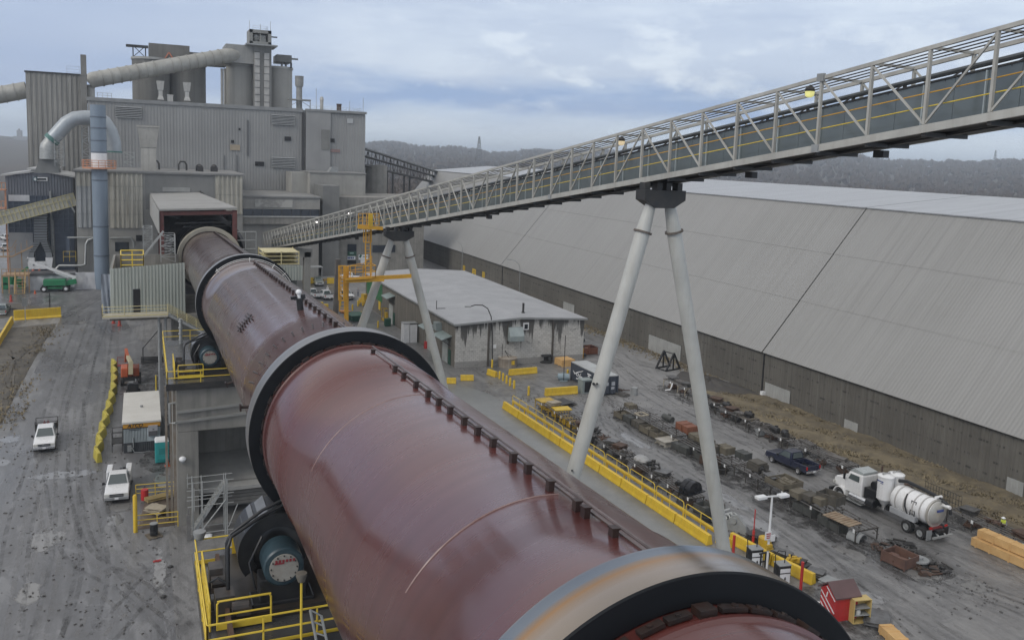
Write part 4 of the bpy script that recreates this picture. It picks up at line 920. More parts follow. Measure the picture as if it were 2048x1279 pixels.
for i, (x0, x1) in enumerate(((441, 446), (446.5, 452))):
    a = Y(x0, 137, YS); b = Y(x1, 137, YS); m = MB(); m.tube(((a.x+b.x)/2, YS, 38), ((a.x+b.x)/2, YS, a.z), (b.x-a.x)/2, 14); solo('slim_silo', m, PALEM, ['left slim tube beside the pale silo', 'right slim tube touching the pale silo'][i], 'silo', smooth=40)
YE = YS-8
tw = thing('elevator_tower', 'tall elevator tower with an open top cabin between the pale silos', 'tower', (Y(525, 200, YE).x, YE, 0))
a = Y(508, 90, YE); b = Y(543, 90, YE); zb = a.z
boxb('shaft', a.x, b.x, YE, YE+6, 30, zb, pm('tower_concrete', (.24, .238, .225), (.19, .188, .178), sc=.15, rough=.8, streak=.4, ssc=.6), tw)
for (x0, x1) in ((509, 519), (528, 538)):
    p = Y(x0, 105, YE); q = Y(x1, 105, YE); m = MB(); m.bx(p.x, q.x, YE-.6, YE, 38, p.z); m.build('chute', pm('pale_chute', (.44, .43, .41), (.34, .335, .32), sc=.5, rough=.7, streak=.3), tw, w=True)
    m = MB(); 
    for k in range(12): m.bx(p.x-.05, q.x+.05, YE-.7, YE-.6, 40+k*2.0, 40.12+k*2.0)
    m.build('chute_bands', DARKST, tw, w=True)
p = Y(492, 86, YE-2); q = Y(555, 94, YE-2); m = MB(); m.bx(p.x, q.x, YE-2.5, YE+7, q.z, p.z); m.build('platform', GREYP, tw, w=True)
p = Y(499, 59, YE-1); q = Y(543, 61, YE-1); zc = Y(499, 86, YE-1).z; zt_ = (p.z+q.z)/2; cabm = pm('cabin_grey', (.25, .25, .235), (.2, .2, .19), sc=.5)
m = MB()
for xx in (p.x, q.x-.9): m.bx(xx, xx+.9, YE-1, YE+6, zc, zt_)
m.bx(p.x, q.x, YE-1, YE+6, zt_-.9, zt_); m.bx(p.x, q.x, YE-1, YE+6, zc, zc+.6); m.bx(p.x+.9, q.x-.9, YE+2.5, YE+6, zc+.6, zt_-.9); m.bx((p.x+q.x)/2-.2, (p.x+q.x)/2+.2, YE-.8, YE, zc, zt_); m.build('cabin', cabm, tw, w=True)
m = MB(); m.sphere((p.x+2.2, YE+1, zc+1.8), 1.2, 8, 6); m.box((q.x-2.2, YE+1, zc+1.6), (1.6, 1.6, 1.8)); m.build('drive_gear', PALEM, tw, w=True)
rail(tw, [(p.x+1, YE-.5, zt_), (q.x-1, YE-.5, zt_), (q.x-1, YE+5, zt_)], mat=GALV, h=1.1)
for px, py in ((499, 41), (541, 43), (521, 48)): z_ = Y(px, py, YE).z; x_ = Y(px, py, YE).x; MB().tube((x_, YE, zt_-1), (x_, YE, z_), .07, 6).build('mast', GALV, tw, w=True)
boxb('lifting_beam', q.x, q.x+1.9, YE+1, YE+1.3, Y(550, 75, YE).z, Y(550, 72.5, YE).z, DARKST, tw)
a = Y(553, 109, YS-4); b = Y(583, 111, YS-4); zl = Y(560, 124, YS-4).z; cabn = thing('silo_cabin', 'small open cabin with a jib beam on the right end silo', 'cabin', (a.x, YS-4, zl))
m = MB(); m.bx(a.x, b.x, YS-4.5, YS+3, zl, a.z); m.bx(b.x, b.x+2.4, YS-1, YS-.6, zl+1.2, zl+1.7); m.build('cabin', pm('cabin_dark', (.15, .155, .15), sc=.5), cabn, w=True)
m = MB()
for px in (563.5, 571.5, 582): x_ = Y(px, 130, YS-4).x; m.bx(x_-.25, x_+.25, YS-4.4, YS-3.9, z4-.2, zl)
m.build('legs', DARKST, cabn, w=True); rail(cabn, [(a.x-1.5, YS-4, z4), (b.x, YS-4, z4)], mat=GALV)
# sloping pipe between tower house and silos, and its left run
DUCT = pm('dusty_duct', (.40, .395, .365), (.30, .295, .27), sc=.4, rough=.65, streak=.3, sc_col=(.2, .18, .15), ssc=1, metal=.15)
def ringduct(name, label, pts, r, n, loc=None, rings=True, mat=DUCT, pitch=2.2):
    d = thing(name, label, 'duct', pts[0]); MB().path(pts, r, n).build('pipe', mat, d, w=True, smooth=50)
    m = MB()
    for i in range(len(pts)-1):
        p, q = Vector(pts[i]), Vector(pts[i+1]); L = (q-p).length; k = int(L/pitch); dd = (q-p).normalized()
        for j in range(1, k): m.tube(p+dd*(j*L/k-.1), p+dd*(j*L/k+.1), r*1.09, n)
    if m.v: m.build('flange_rings', mat, d, w=True, smooth=50)
    return d
YD = YM+14
P0, P1, P2 = Y(177, 166, YD), Y(185, 160, YD), Y(455, 111, YS-7)
ringduct('sloping_duct', 'long ringed pale duct sloping up from the left tower to the pale silos', [P0, P1, P1.lerp(P2, .5), P2, P2+Vector((2.5, 1.5, .4))], 2.0, 18)
m = MB(); p = Y(181, 170, YD); m.tube((p.x, YD, ZT-1), (p.x, YD, p.z), 1.0, 14); solo('duct_post', m, PALEM, 'short pale round post carrying the low end of the sloping duct', 'post', smooth=40)
# left tower house
YT = 246.0
a = Y(50.5, 143, YT); b = Y(163, 152, YT); th = thing('tower_house', 'tall narrow ribbed house with pale drip stains at the left end of the plant', 'building', (a.x, YT, 0)); zt_ = (a.z+b.z)/2
MB().corr((a.x, YT), (b.x, YT), 0, zt_, 1.1, .16).build('wall', CORRD, th, w=True)
boxb('bulk', a.x+.05, b.x-.05, YT+.25, YT+22, 0, zt_-.05, CORRD, th); boxb('roof_trim', a.x-.2, b.x+.2, YT-.3, YT+22.2, zt_-.05, zt_+.35, DARKST, th)
rail(th, [(Y(133, 145, YT).x, YT+1, zt_), (b.x-.5, YT+1, zt_)], mat=GALV, h=2.2, mid=3)
ringduct('ringed_duct', 'ringed pale duct entering the left tower house from the left edge', [Y(-60, 201, YT+6), Y(54, 180, YT+6)], 2.1, 18)
p0 = Y(167, 110, YT-1.5); x0, x1 = Y(162, 150, YT-1.5).x, Y(173, 150, YT-1.5).x
m = MB(); m.bx(x0, x1, YT-2.3, YT-.6, 10, p0.z); m.bx(x0-.1, x1+.1, YT-2.4, YT-.5, Y(167, 152, YT-1.5).z, Y(167, 149, YT-1.5).z); solo('square_chimney', m, pm('chimney_concrete', (.22, .215, .20), (.17, .166, .155), sc=.3, rough=.85, streak=.4), 'slim square chimney standing against the right side of the left tower house', 'chimney')

# ------------------------------------------------------------------ burner building in front, with stack and hood
YF = 205.0
a = Y(150, 341, YF); b = Y(485, 349, YF); zt_ = (a.z+b.z)/2
bb = thing('burner_building', 'broad concrete burner building with cream ribbed panels behind the blue stack', 'building', (a.x, YF, 0))
boxb('walls', a.x, b.x, YF, YM-.3, 0, zt_-.25, CONC2, bb); boxb('roof', a.x-.5, b.x+.5, YF-.6, YM-.3, zt_-.25, zt_+.15, ROOFD, bb)
for (p0, p1, q0, q1, nrow) in ((152, 184, 344, 455, 4), (218, 287, 344, 456, 4), (430, 485, 350, 428, 2)):
    p = Y(p0, q0, YF); q = Y(p1, q1, YF); hh = (p.z-q.z)/nrow
    for k in range(nrow): MB().corr((p.x, YF-.1-.05*(k % 2)), (q.x, YF-.1-.05*(k % 2)), q.z+hh*k+.03, q.z+hh*(k+1)-.03, .95, .22).build('wall_panel', CREAM if (p0 != 152 or k > 2) else pm('pale_grey_ribbed', (.36, .37, .37), (.29, .30, .30), sc=.4, rough=.6, streak=.5, ssc=2), bb, w=True)
m = MB(); p, q = Y(290, 348, YF), Y(428, 420, YF); m.bx(p.x, q.x, YF-.08, YF-.01, q.z, p.z); m.build('render_panel', pm('smooth_render', (.235, .235, .225), (.19, .19, .182), sc=.12, rough=.8, streak=.25, ssc=.6), bb, w=True)
win(bb, 325, 380, 374, 384, YF-.06, 'patched_panel', pm('pale_patch', (.33, .33, .315), sc=.5)); win(bb, 230, 258, 484, 502, YF, 'window', glass()); win(bb, 272, 284, 470, 482, YF, 'vent', VOID)
m = MB()
pp = lambda x, y: Y(x, y, YF-.5)
m.path([pp(220, 476), pp(262, 475), pp(267, 483), pp(268, 495)], .22, 8); m.path([pp(188, 476), pp(176, 480), pp(172, 488), pp(171, 528), pp(163, 531), pp(118, 531), pp(112, 538)], .25, 8); m.path([pp(135, 475), pp(188, 475)], .2, 8); m.build('pipework', GALV, bb, w=True, smooth=50)
m = MB(); yc = YF+11; p = Y(296, 253, yc); zb2 = Y(296, 296, yc).z; s = (Y(318, 253, yc).x-Y(273, 253, yc).x)/2
m.lathe([(s*.95, 0), (s*.92, zt_*0+zb2-zt_), (s*1.0, zb2-zt_+.2), (s*1.38, p.z-zt_), (s*1.45, p.z-zt_+.25)], (p.x, yc, zt_), 'Z', 4, a0=PI/4, a1=2*PI+PI/4); m.bx(p.x-s*1.02, p.x+s*1.02, yc-s*1.02, yc+s*1.02, p.z-.2, p.z+.1)
solo('cooler_vent', m, pm('chalky_vent', (.44, .43, .40), (.33, .32, .295), sc=.3, rough=.8, streak=.5, ssc=1.5), 'big flared square vent on the burner building roof', 'vent', loc=(p.x, yc, zt_))
p = Y(445, 326, YF+16)
for i, px in enumerate((310, 365)):
    q = Y(px, 328, YF+20); m = MB(); m.path([(q.x-.9, YF+20, zt_), (q.x-.9, YF+20, zt_+1.5), (q.x-.5, YF+20, zt_+2.2), (q.x+.5, YF+20, zt_+2.2), (q.x+.9, YF+20, zt_+1.5), (q.x+.9, YF+20, zt_)], .22, 8); solo('bent_vent_pipe', m, DARKST, ['bent pipe beside the big flared vent on the burner roof', 'bent pipe at the middle of the burner roof'][i], 'pipe', smooth=50)
for i, (px, py, w_) in enumerate([(401, 325, 1.2), (428, 323, 1.6), (398, 333, 1.5)]):
    q = Y(px, py, YF+12+i*2); m = MB(); m.bx(q.x-w_*.5, q.x+w_*.5, q.y-.6, q.y+.6, zt_, zt_+1.2); m.sphere((q.x, q.y, zt_+1.2), w_*.45, 8, 5); solo('roof_fan', m, DARKST, ['dark roof fan nearest the right end of the burner roof', 'dark square fan box at the right end of the burner roof', 'low dark fan at the front of the burner roof'][i], 'fan')
STK = pm('stack_blue', (.205, .255, .315), (.175, .22, .27), sc=.12, rough=.45, streak=.25, sc_col=(.25, .29, .33), ssc=1)
YK = 199.0
def sx_(px): return Y(px, 400, YK).x
cx = (Y(180, 300, YK).x+Y(215, 300, YK).x)/2+.0; rs = (Y(213, 260, YK).x-Y(180.5, 260, YK).x)/2; zt2 = Y(196, 210, YK).z; zm0, zm1 = Y(198, 335, YK).z, Y(198, 306, YK).z
cxk = Y(196.5, 250, YK).x; stk = thing('exhaust_stack', 'tall blue grey exhaust stack with an orange platform ring and white band', 'stack', (cxk, YK, 0))
MB().lathe([(rs*.97, 0), (rs, zm0), (rs, zm0)], n=36).build('lower_shaft', STK, stk, smooth=40)
MB().lathe([(rs*1.0, zm0), (rs*1.0, zm1)], n=36).build('white_band', WHITE, stk, smooth=40)
MB().lathe([(rs*1.0, zm1), (rs*.97, zt2), (rs*.9, zt2), (rs*.9, zt2-2)], n=36).build('upper_shaft', STK, stk, smooth=40)
m = MB()
for py in (234, 256, 281, 304, 360, 452, 510): z = Y(198, py, YK).z; m.lathe([(rs, z-.15), (rs*1.04, z-.1), (rs*1.04, z+.1), (rs, z+.15)], n=36)
m.build('stack_flanges', pm('stack_flange', (.13, .16, .2), sc=1, rough=.5), stk, smooth=40)
ORG = pm('orange_primer', (.55, .27, .16), (.45, .21, .12), sc=1, rough=.6)
rp = rs*2.1; m = MB(); m.lathe([(rs*1.02, zm0-.25), (rp, zm0-.25), (rp, zm0+.05), (rs*1.02, zm0+.05), (rs*1.02, zm0-.25)], n=24); m.build('platform', ORG, stk)
m = MB()
for k in range(16):
    a_ = 2*PI*k/16; m.tube((rp*math.cos(a_), rp*math.sin(a_), zm0), (rp*math.cos(a_), rp*math.sin(a_), zm0+1.5), .06, 5)
for z in (.5, 1.0, 1.5): m.path([(rp*math.cos(2*PI*k/24), rp*math.sin(2*PI*k/24), zm0+z) for k in range(24)], .06, 5, close=True)
m.build('railing', ORG, stk)
# gooseneck duct
DB = pm('duct_pale_blue', (.40, .435, .46), (.32, .35, .375), sc=.25, rough=.45, metal=.2, streak=.3, ssc=1)
yg = YK+4.5; Q = lambda x, y: Y(x, y, yg)
gd = thing('gooseneck_duct', 'fat pale blue bent duct arching behind the stack from the dark bag house', 'duct', Q(96, 320))
rr = (Q(113, 300).x-Q(79, 300).x)/2
m = MB(); m.path([Q(96, 318), Q(96, 298)], rr, 22); m.path([Q(96, 299), Q(97, 292), Q(103, 281)], [rr, rr*.98, rr*.8], 22); m.build('lower_bend', GALV, gd, w=True, smooth=50)
m = MB(); m.path([Q(101, 282), Q(134, 246), Q(150, 237), Q(170, 235), Q(196, 236), Q(208, 244), Q(220, 262), Q(228, 285), Q(229, 305)], [rr*.9, rr*.95, rr*.95, rr*.95, rr*.95, rr*.95, rr*.95, rr*.9, rr*.9], 22); m.build('upper_bend', DB, gd, w=True, smooth=50)
m = MB(); a_, b_ = Q(101.5, 281), Q(107, 275.5); m.tube(a_, b_, rr*1.0, 22); m.tube(Q(229, 302), Q(229, 305), rr*1.0, 22); m.build('green_flange', pm('flange_green', (.09, .2, .18), sc=1), gd, w=True, smooth=40)
m = MB(); m.loft([[Q(79, 318), Q(113, 318), Q(113, 318)+Vector((0, 3.6, 0)), Q(79, 318)+Vector((0, 3.6, 0))], [Q(68, 346), Q(118, 346), Q(118, 346)+Vector((0, 5, 0)), Q(68, 346)+Vector((0, 5, 0))]]); m.build('transition_hopper', pm('lead_sheet', (.21, .215, .21), (.17, .175, .17), sc=.4, rough=.6), gd, w=True)
def lattice(name, label, px0, px1, pyt, pyb, y, dep=1.8, n=6, mat=GALV, cat='frame', t_=.12):
    a = Y(px0, pyb, y); b = Y(px1, pyt, y); x0, x1, z0, z1 = a.x, b.x, a.z, b.z; m = MB()
    for xx in (x0, x1):
        for yy in (y, y+dep): m.bar((xx, yy, z0), (xx, yy, z1), t_)
    for k in range(n):
        u, v = z0+(z1-z0)*k/n, z0+(z1-z0)*(k+1)/n
        for yy in (y, y+dep): m.bar((x0, yy, v), (x1, yy, v), t_*.7); m.bar((x0, yy, u), (x1, yy, v) if k % 2 else (x1, yy, v), t_*.6) if k % 2 else m.bar((x1, yy, u), (x0, yy, v), t_*.6)
        for xx in (x0, x1): m.bar((xx, y, v), (xx, y+dep, v), t_*.7)
    return solo(name, m, mat, label, cat, loc=(x0, y, z0))
lattice('lattice_tower', 'narrow lattice tower propping the gooseneck duct left of the stack', 165, 179, 250, 335, YK+6, 2, 8)
lattice('scaffold', 'small scaffold of galvanised tube around the gooseneck lower bend', 110, 126, 275, 332, YK+2.0, 3, 6, t_=.09)
lattice('roof_frame', 'open steel frame right of the stack on the burner roof', 247, 268, 305, 334, YF+3, 3, 3, cat='frame')
# hood over the kiln end
h0 = [Y(319, 425, 123.5), Y(474.5, 415.5, 123.5)]; h1 = [Y(300, 391, YF), Y(397, 384, YF)]
zf = (h0[0].z+h0[1].z)/2; zb_ = (h1[0].z+h1[1].z)/2
HX0, HX1 = h0[0].x, h0[1].x
hood = thing('kiln_hood', 'sloping sheet roofed hood on rust red steel frame over the kiln end', 'shelter', (HX0, 123.5, 0))
m = MB(); m.loft([[Vector((HX0, 123.5, zf-.15)), Vector((HX1, 123.5, zf+.15)), Vector((HX1, 123.5, zf+.4)), Vector((HX0, 123.5, zf+.1))], [Vector((h1[0].x, YF-.1, zb_-.2)), Vector((h1[1].x, YF-.1, zb_+.2)), Vector((h1[1].x, YF-.1, zb_+.45)), Vector((h1[0].x, YF-.1, zb_+.05))]]); m.build('roof', pm('hood_roof', (.30, .296, .28), (.25, .246, .235), sc=.15, rough=.65, streak=.3, ssc=.5), hood, w=True)
OX = pm('red_oxide_steel', (.14, .045, .04), (.09, .035, .032), sc=1, rough=.7)
m = MB(); m.bar((HX0+.3, 124, 8), (HX0+.3, 124, zf-.1), .45); m.bar((HX1-.3, 124, 8), (HX1-.3, 124, zf), .6); m.bar((HX0, 124, zf-.55), (HX1, 124, zf-.3), .3, .5); m.bar((HX0+.3, 140, 8), (HX0+.3, 140, zf-.6), .4); m.bar((HX1-.3, 140, 8), (HX1-.3, 140, zf-.6), .4); m.build('frame', OX, hood, w=True)
m = MB(); m.bar((HX0+.6, 127, zf-.9), (HX0+4.5, 140, zf-2.6), .2); m.bar((HX0+2, 126, zf-2.0), (HX1-.5, 126, zf-1.8), .2); m.bar((HX0+3, 126, zf-2.5), (HX1-.5, 126, zf-2.3), .15); m.tube((HX0+3.2, 125.5, zf-.9), (HX1-1, 125.5, zf-.7), .1, 6); m.build('inner_beams', DARKST, hood, w=True)
boxb('right_cladding', HX1-.05, HX1+.1, 126, YF, 5, zf-1.2, DARKST, hood)  # dark wall, the shade inside the hood put into its colour
m = MB(); m.loft([[(HX0-.02, 123.6, zf-.2), (HX0-.12, 123.6, zf-.2), (HX0-.12, 123.6, zf-3.2), (HX0-.02, 123.6, zf-3.2)], [(h1[0].x-.02, YF-.2, zb_-.2), (h1[0].x-.12, YF-.2, zb_-.2), (h1[0].x-.12, YF-.2, zb_-4.5), (h1[0].x-.02, YF-.2, zb_-4.5)]]); m.build('left_cladding', pm('hood_side', (.36, .355, .335), (.28, .275, .26), sc=.4, rough=.7, streak=.4), hood, w=True)
boxb('hood_shade_panel', HX0+.2, HX1-.2, 150, 151, 4, zf-2, VOID, hood)  # black panel across the hood standing in for the shade inside
m = MB(); m.lathe([(4.9, 126.5), (5.4, 128), (5.4, 136), (3.4, 136)], (8.4, 0, 15.55), 'Y', 40); m.build('seal_housing', pm('near_black_steel', (.02, .018, .018), (.035, .03, .028), sc=.6, rough=.7), hood, w=True, smooth=40)  # collar round the kiln end in a near-black tone
# drive enclosure straddling the kiln
DE = pm('pale_green_ribbed', (.42, .445, .405), (.35, .375, .34), sc=.2, rough=.55, streak=.35, sc_col=(.25, .24, .20), ssc=1.6, metal=.1)
yd = 108.0
ex0, ex1, ez = Y(221, 537, yd).x, Y(605, 527, yd).x, Y(221, 537, yd).z
zlo = Y(222, 632, yd).z
de = thing('drive_enclosure', 'pale green ribbed enclosure on both sides of the kiln with a walkway', 'building', (ex0, yd, 0))
MB().corr((ex0, yd), (4.6, yd), zlo, lambda t_: ez+.6*t_, .36, .09).build('front_wall', DE, de, w=True)
MB().corr((ex0, yd+14), (ex0, yd), zlo, ez, .36, .09).build('side_wall', DE, de, w=True)
m = MB(); m.bx(ex0, ex0+.2, yd+.1, yd+14, zlo, ez-.02); m.bx(ex0, 4.4, yd+13.8, yd+14, zlo, ez); m.bx(ex0+.2, 4.4, yd+.15, yd+13.8, ez-2.2, ez-2.0); m.build('inner_walls', CONC, de, w=True)
zr0 = Y(605, 560, yd).z
MB().corr((12.0, yd), (ex1, yd), zr0, ez, .36, .09).build('front_wall', DE, de, w=True)
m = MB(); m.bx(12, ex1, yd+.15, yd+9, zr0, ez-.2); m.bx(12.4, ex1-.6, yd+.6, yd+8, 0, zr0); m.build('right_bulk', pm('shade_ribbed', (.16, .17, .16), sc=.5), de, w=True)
q = Y(266, 578, yd-.15); q2 = Y(281, 620, yd-.15); boxb('doorway', q.x, q2.x, yd-.12, yd-.08, zlo+.2, q.z, VOID, de)
boxb('floor_slab', ex0-.2, 13.5, yd-.3, yd+14.5, zlo-.5, zlo-.02, CONC, de); boxb('pier', 3.2, 13.2, yd+1, yd+10, 0, zlo-.5, CONC, de)
wy = yd-2.2; w0 = Y(204, 632, wy).x; w1 = Y(336, 630, wy).x; wz = Y(270, 632, wy).z
wk = thing('walkway', 'pale yellow railed walkway and stair below the green enclosure door', 'walkway', (w0, wy, 0))
boxb('deck', w0, w1, wy, wy+2.2, wz-.22, wz, pm('walk_pale', (.50, .47, .40), sc=1), wk)
rail(wk, [(w1, wy+.05, wz), (w0, wy+.05, wz), (w0, wy+2.1, wz)], mat=YPALE, h=1.15, mid=3, r=.04, toe=True)
sA = Vector((w1, wy+.2, wz)); sB = Y(412, 668, wy+.2)
m = MB(); m.bar(sA, sB, .08, .28); m.bar(sA+Vector((0, 1.1, 0)), sB+Vector((0, 1.1, 0)), .08, .28); m.build('stringers', GALV, wk, w=True)
m = MB()
for k in range(14): m.box(sA.lerp(sB, (k+.5)/14)+Vector((0, .55, .05)), (.3, 1.05, .05))
m.build('treads', GALV, wk, w=True)
m = MB()
for o_ in (0, 1.1):
    for z in (.4, .75, 1.1): m.tube(sA+Vector((0, o_, z)), sB+Vector((0, o_, z)), .035, 5)
    for k in range(5): b_ = sA.lerp(sB, k/4)+Vector((0, o_, 0)); m.tube(b_, b_+Vector((0, 0, 1.1)), .035, 5)
m.build('stair_rail', YPALE, wk, w=True)
m = MB()
for px, yb in ((318, wy+.6), (331, wy+.8)): x_ = Y(px, 640, yb).x; m.tube((x_, yb, 0), (x_, yb, wz-.2), .16, 8)
m.build('posts', GREYP, wk, w=True)
rail(None, [(Y(242, 527, yd+3).x, yd+3, ez-.6), (Y(287, 527, yd+3).x, yd+3, ez-.6), (Y(287, 527, yd+8).x, yd+8, ez-.6), (Y(242, 527, yd+8).x, yd+8, ez-.6), (Y(242, 527, yd+3).x, yd+3, ez-.6)], h=1.8, mid=3, r=.07, name='guard_cage', sp=1.6)
tag(bpy.data.objects['guard_cage'], 'yellow tube guard cage on the roof of the green enclosure left of the kiln', 'guard')
m = MB(); p = Y(555, 522, yd+5); 
for k in range(4): m.bx(p.x-2, p.x+2.4, yd+3, yd+8, ez-.2+k*.5, ez-.12+k*.5)
for (dx_, dy_) in ((-2, 3), (2.4, 3), (-2, 8), (2.4, 8), (.2, 3)): m.tube((p.x+dx_, yd+dy_, ez-.3), (p.x+dx_, yd+dy_, ez+1.5), .07, 5)
solo('guard_cage', m, YPALE, 'pale yellow slatted guard cage on the enclosure roof right of the kiln', 'guard')
m = MB(); rail(None, [(Y(470, 500, 124).x, 124, 13), (Y(512, 500, 124).x, 124, 13)], h=6, mid=5, r=.06, sp=1.2, mat=GALV, name='scaffold'); tag(bpy.data.objects['scaffold.001'] if 'scaffold.001' in bpy.data.objects else bpy.data.objects['scaffold'], 'galvanised scaffold where the low end of the gallery meets the hood', 'scaffold')
lattice('scaffold', 'galvanised scaffold tower left of the kiln under the hood edge', 322, 350, 470, 524, 121, 3, 5, t_=.11, cat='scaffold')
lattice('scaffold', 'galvanised scaffold bay outside the rust red hood post on the left', 287, 304, 455, 500, 126, 3, 4, t_=.10, cat='scaffold')
m = MB(); p, q = Y(285, 515, 118), Y(327, 462, 118); m.bar(p, q, .25); solo('raking_prop', m, GALV, 'long pale raking prop leaning on the hood scaffold', 'prop')

# low control building on the right of the hood, annexes, small silo
YC = 208.0
a = Y(486, 393, YC); b = Y(640, 396, YC); zt_ = (a.z+b.z)/2
cb2 = thing('control_building', 'low concrete control building with a long dark window band', 'building', (a.x, YC, 0))
boxb('walls', a.x, b.x, YC+1.2, YM-.6, 0, zt_-.1, CONC2, cb2); boxb('roof', a.x-.1, b.x+.3, YC-.3, YM-.6, zt_-.1, zt_+.25, ROOFD, cb2)
z1_, z2_, z3_, z4_ = Y(560, 418, YC).z, Y(560, 432, YC).z, Y(560, 448, YC).z, 0
boxb('fascia', a.x, b.x, YC, YC+1.2, z1_, zt_-.1, CONC2, cb2); boxb('window_band', a.x, b.x, YC+.4, YC+1.1, z2_, z1_, glass('blue_dark_glass', (.025, .032, .045)), cb2)
m = MB()
for k in range(9): x_ = a.x+(b.x-a.x)*k/8; m.bx(x_-.08, x_+.08, YC+.3, YC+.42, z2_, z1_)
m.build('mullions', DARKST, cb2, w=True); boxb('sill', a.x, b.x, YC-.2, YC+1.2, z2_-.25, z2_-.02, pm('pale_sill', (.5, .5, .48), sc=1), cb2); boxb('spandrel', a.x, b.x, YC, YC+1.2, z3_, z2_-.25, CONC, cb2)
win(cb2, 510, 585, 399, 415, YC, 'patch', pm('pale_efflorescence', (.38, .375, .35), (.24, .235, .22), sc=.35, lo=.45, hi=.55))
YA = 214.0
an = thing('annexe_building', 'stepped concrete annexe with green doors and signs behind the amber cage', 'building', (b.x, YA, 0))
c0, c1 = Y(640, 370, YA), Y(674, 370, YA); boxb('stair_shaft', c0.x+.1, c1.x, YA-3, YA+8, 0, c0.z, pm('shaft_concrete', (.19, .192, .185), (.15, .152, .147), sc=.2, rough=.8, streak=.3), an)
e0, e1 = Y(674, 394, YA), Y(790, 396, YA); boxb('lower_block', c1.x, e1.x+8, YA+.2, YM-1, 0, e0.z, CONC, an)
f0, f1 = Y(622, 345, YA+8), Y(733, 350, YA+8); boxb('upper_block', f0.x, f1.x, YA+9, YM-1, 0, (f0.z+f1.z)/2, CONC2, an); boxb('upper_roof', f0.x-.2, f1.x+.2, YA+8.8, YM-1, (f0.z+f1.z)/2, (f0.z+f1.z)/2+.3, ROOFD, an)
g0 = Y(590, 345, YA+8); boxb('upper_wing', g0.x, f0.x, YA+13, YM-1, 0, (f0.z+f1.z)/2-.05, CONC2, an)
p = Y(668, 343, YA+12); m = MB(); m.prism([(0, 0), (2.6, 0), (2.6, 1.6), (.9, 1.6)], p.y, p.y+2.5, 'xz'); o = m.build('roof_hatch', GREYP, an, w=False); o.location = (p.x-an.location.x-1.5, -an.location.y, (f0.z+f1.z)/2)
YAF = YA+.2
boxb('dark_recess', c1.x+.05, Y(676, 500, YAF).x, YA-.1, YA+.1, 0, e0.z-1, VOID, an)
def sgn(x0, x1, y0, y1, mat, name): return win(an, x0, x1, y0, y1, YAF, name, mat)
sgn(695, 712.5, 488, 502, glass('blue_dark_glass'), 'window'); sgn(695, 712.5, 502, 512, GREEN, 'green_board'); sg = sgn(694.5, 710.5, 511.5, 519, WHITE, 'sign'); sgn(695, 712, 520, 527, VOID, 'doorway')
sg2 = sgn(717, 736, 509, 519, WHITE, 'sign'); sgn(721, 731, 519, 528, WHITE, 'notice'); sgn(745, 790, 490, 504, glass('blue_dark_glass'), 'window')
m = MB()
for k, xx in enumerate((696.5, 699.5, 703, 706.5)): q = Y(xx, 515.5, YAF-.2); m.box(q, (.32, .02, .45), ry=.2*(k % 2)); 
m.build('sign_lettering', pm('sign_blue', (.03, .06, .22)), sg).location = -an.location
m = MB(); q = Y(721, 512, YAF-.2); m.box(q, (.5, .02, .8), ry=.5); q = Y(730, 513, YAF-.2); m.box(q, (1.1, .02, .18)); m.build('sign_mark', pm('sign_green', (.02, .12, .08)), sg2).location = -an.location
m = MB(); q = Y(703.5, 506, YAF-.2); m.box(q, (1.0, .02, .35)); m.build('board_lettering', pm('board_pale', (.3, .45, .4)), an, w=True)
sl_, cxs, rsi, zsi = silo(733, 776, 330, 250, CONC, 'short fat stained concrete silo beside the sloping conveyor', cap=False)
# concrete portal under the low end of the gallery
yq = galz(578); p = gp_(yq, GW/2); m = MB()
for s in (-1, 1): m.bx(p.x+s*1.5-.45, p.x+s*1.5+.45, yq-.6, yq+.6, 0, p.z-.9)
m.bx(p.x-2.2, p.x+2.2, yq-.6, yq+.6, p.z-1.6, p.z-.4); solo('concrete_portal', m, CONC2, 'squat concrete portal carrying the low end of the gallery', 'support', loc=(p.x, yq, 0))
# rear conveyor sloping down to the hall
A0, A1 = Y(727, 297, 246), Vector((UX+7, HY1+1, Y(905, 352, HY1).z))
A0b = Vector((A0.x, A0.y, Y(727, 330, 246).z))
rc = thing('lattice_conveyor', 'dark lattice conveyor sloping from the mill building down to the far end of the hall', 'conveyor', A0)
m = MB(); n = 26; hh = A0.z-A0b.z; B0 = A0b; B1 = A1-Vector((0, 0, hh*.75))
m.bar(A0, A1, 2.2, .35); m.build('cover', pm('conveyor_cover', (.20, .205, .205), sc=.5, rough=.5), rc, w=True)
m = MB(); m.bar(B0, B1, 2.2, .4); m.bar(A0.lerp(B0, .45), A1.lerp(B1, .45), 1.8, .25); m.build('decks', pm('dark_deck', (.09, .09, .09), sc=1), rc, w=True)
m = MB()
for k in range(n+1):
    f = k/n; a_, b_ = A0.lerp(A1, f), B0.lerp(B1, f); m.bar(a_+Vector((-1, 0, 0)), b_+Vector((-1, 0, 0)), .18)
    if k < n: f2 = (k+1)/n; c2 = A0.lerp(A1, f2) if k % 2 else B0.lerp(B1, f2); m.bar((b_ if k % 2 else a_)+Vector((-1, 0, 0)), c2+Vector((-1, 0, 0)), .13)
m.build('lattice', DARKST, rc, w=True)
for f in (.27, .46, .8):
    b_ = B0.lerp(B1, f); m = MB(); m.bar((b_.x-.9, b_.y, 0), (b_.x-.9, b_.y, b_.z), .5); m.bar((b_.x+.9, b_.y, 0), (b_.x+.9, b_.y, b_.z), .5); m.build('trestle', DARKST, rc, w=True)

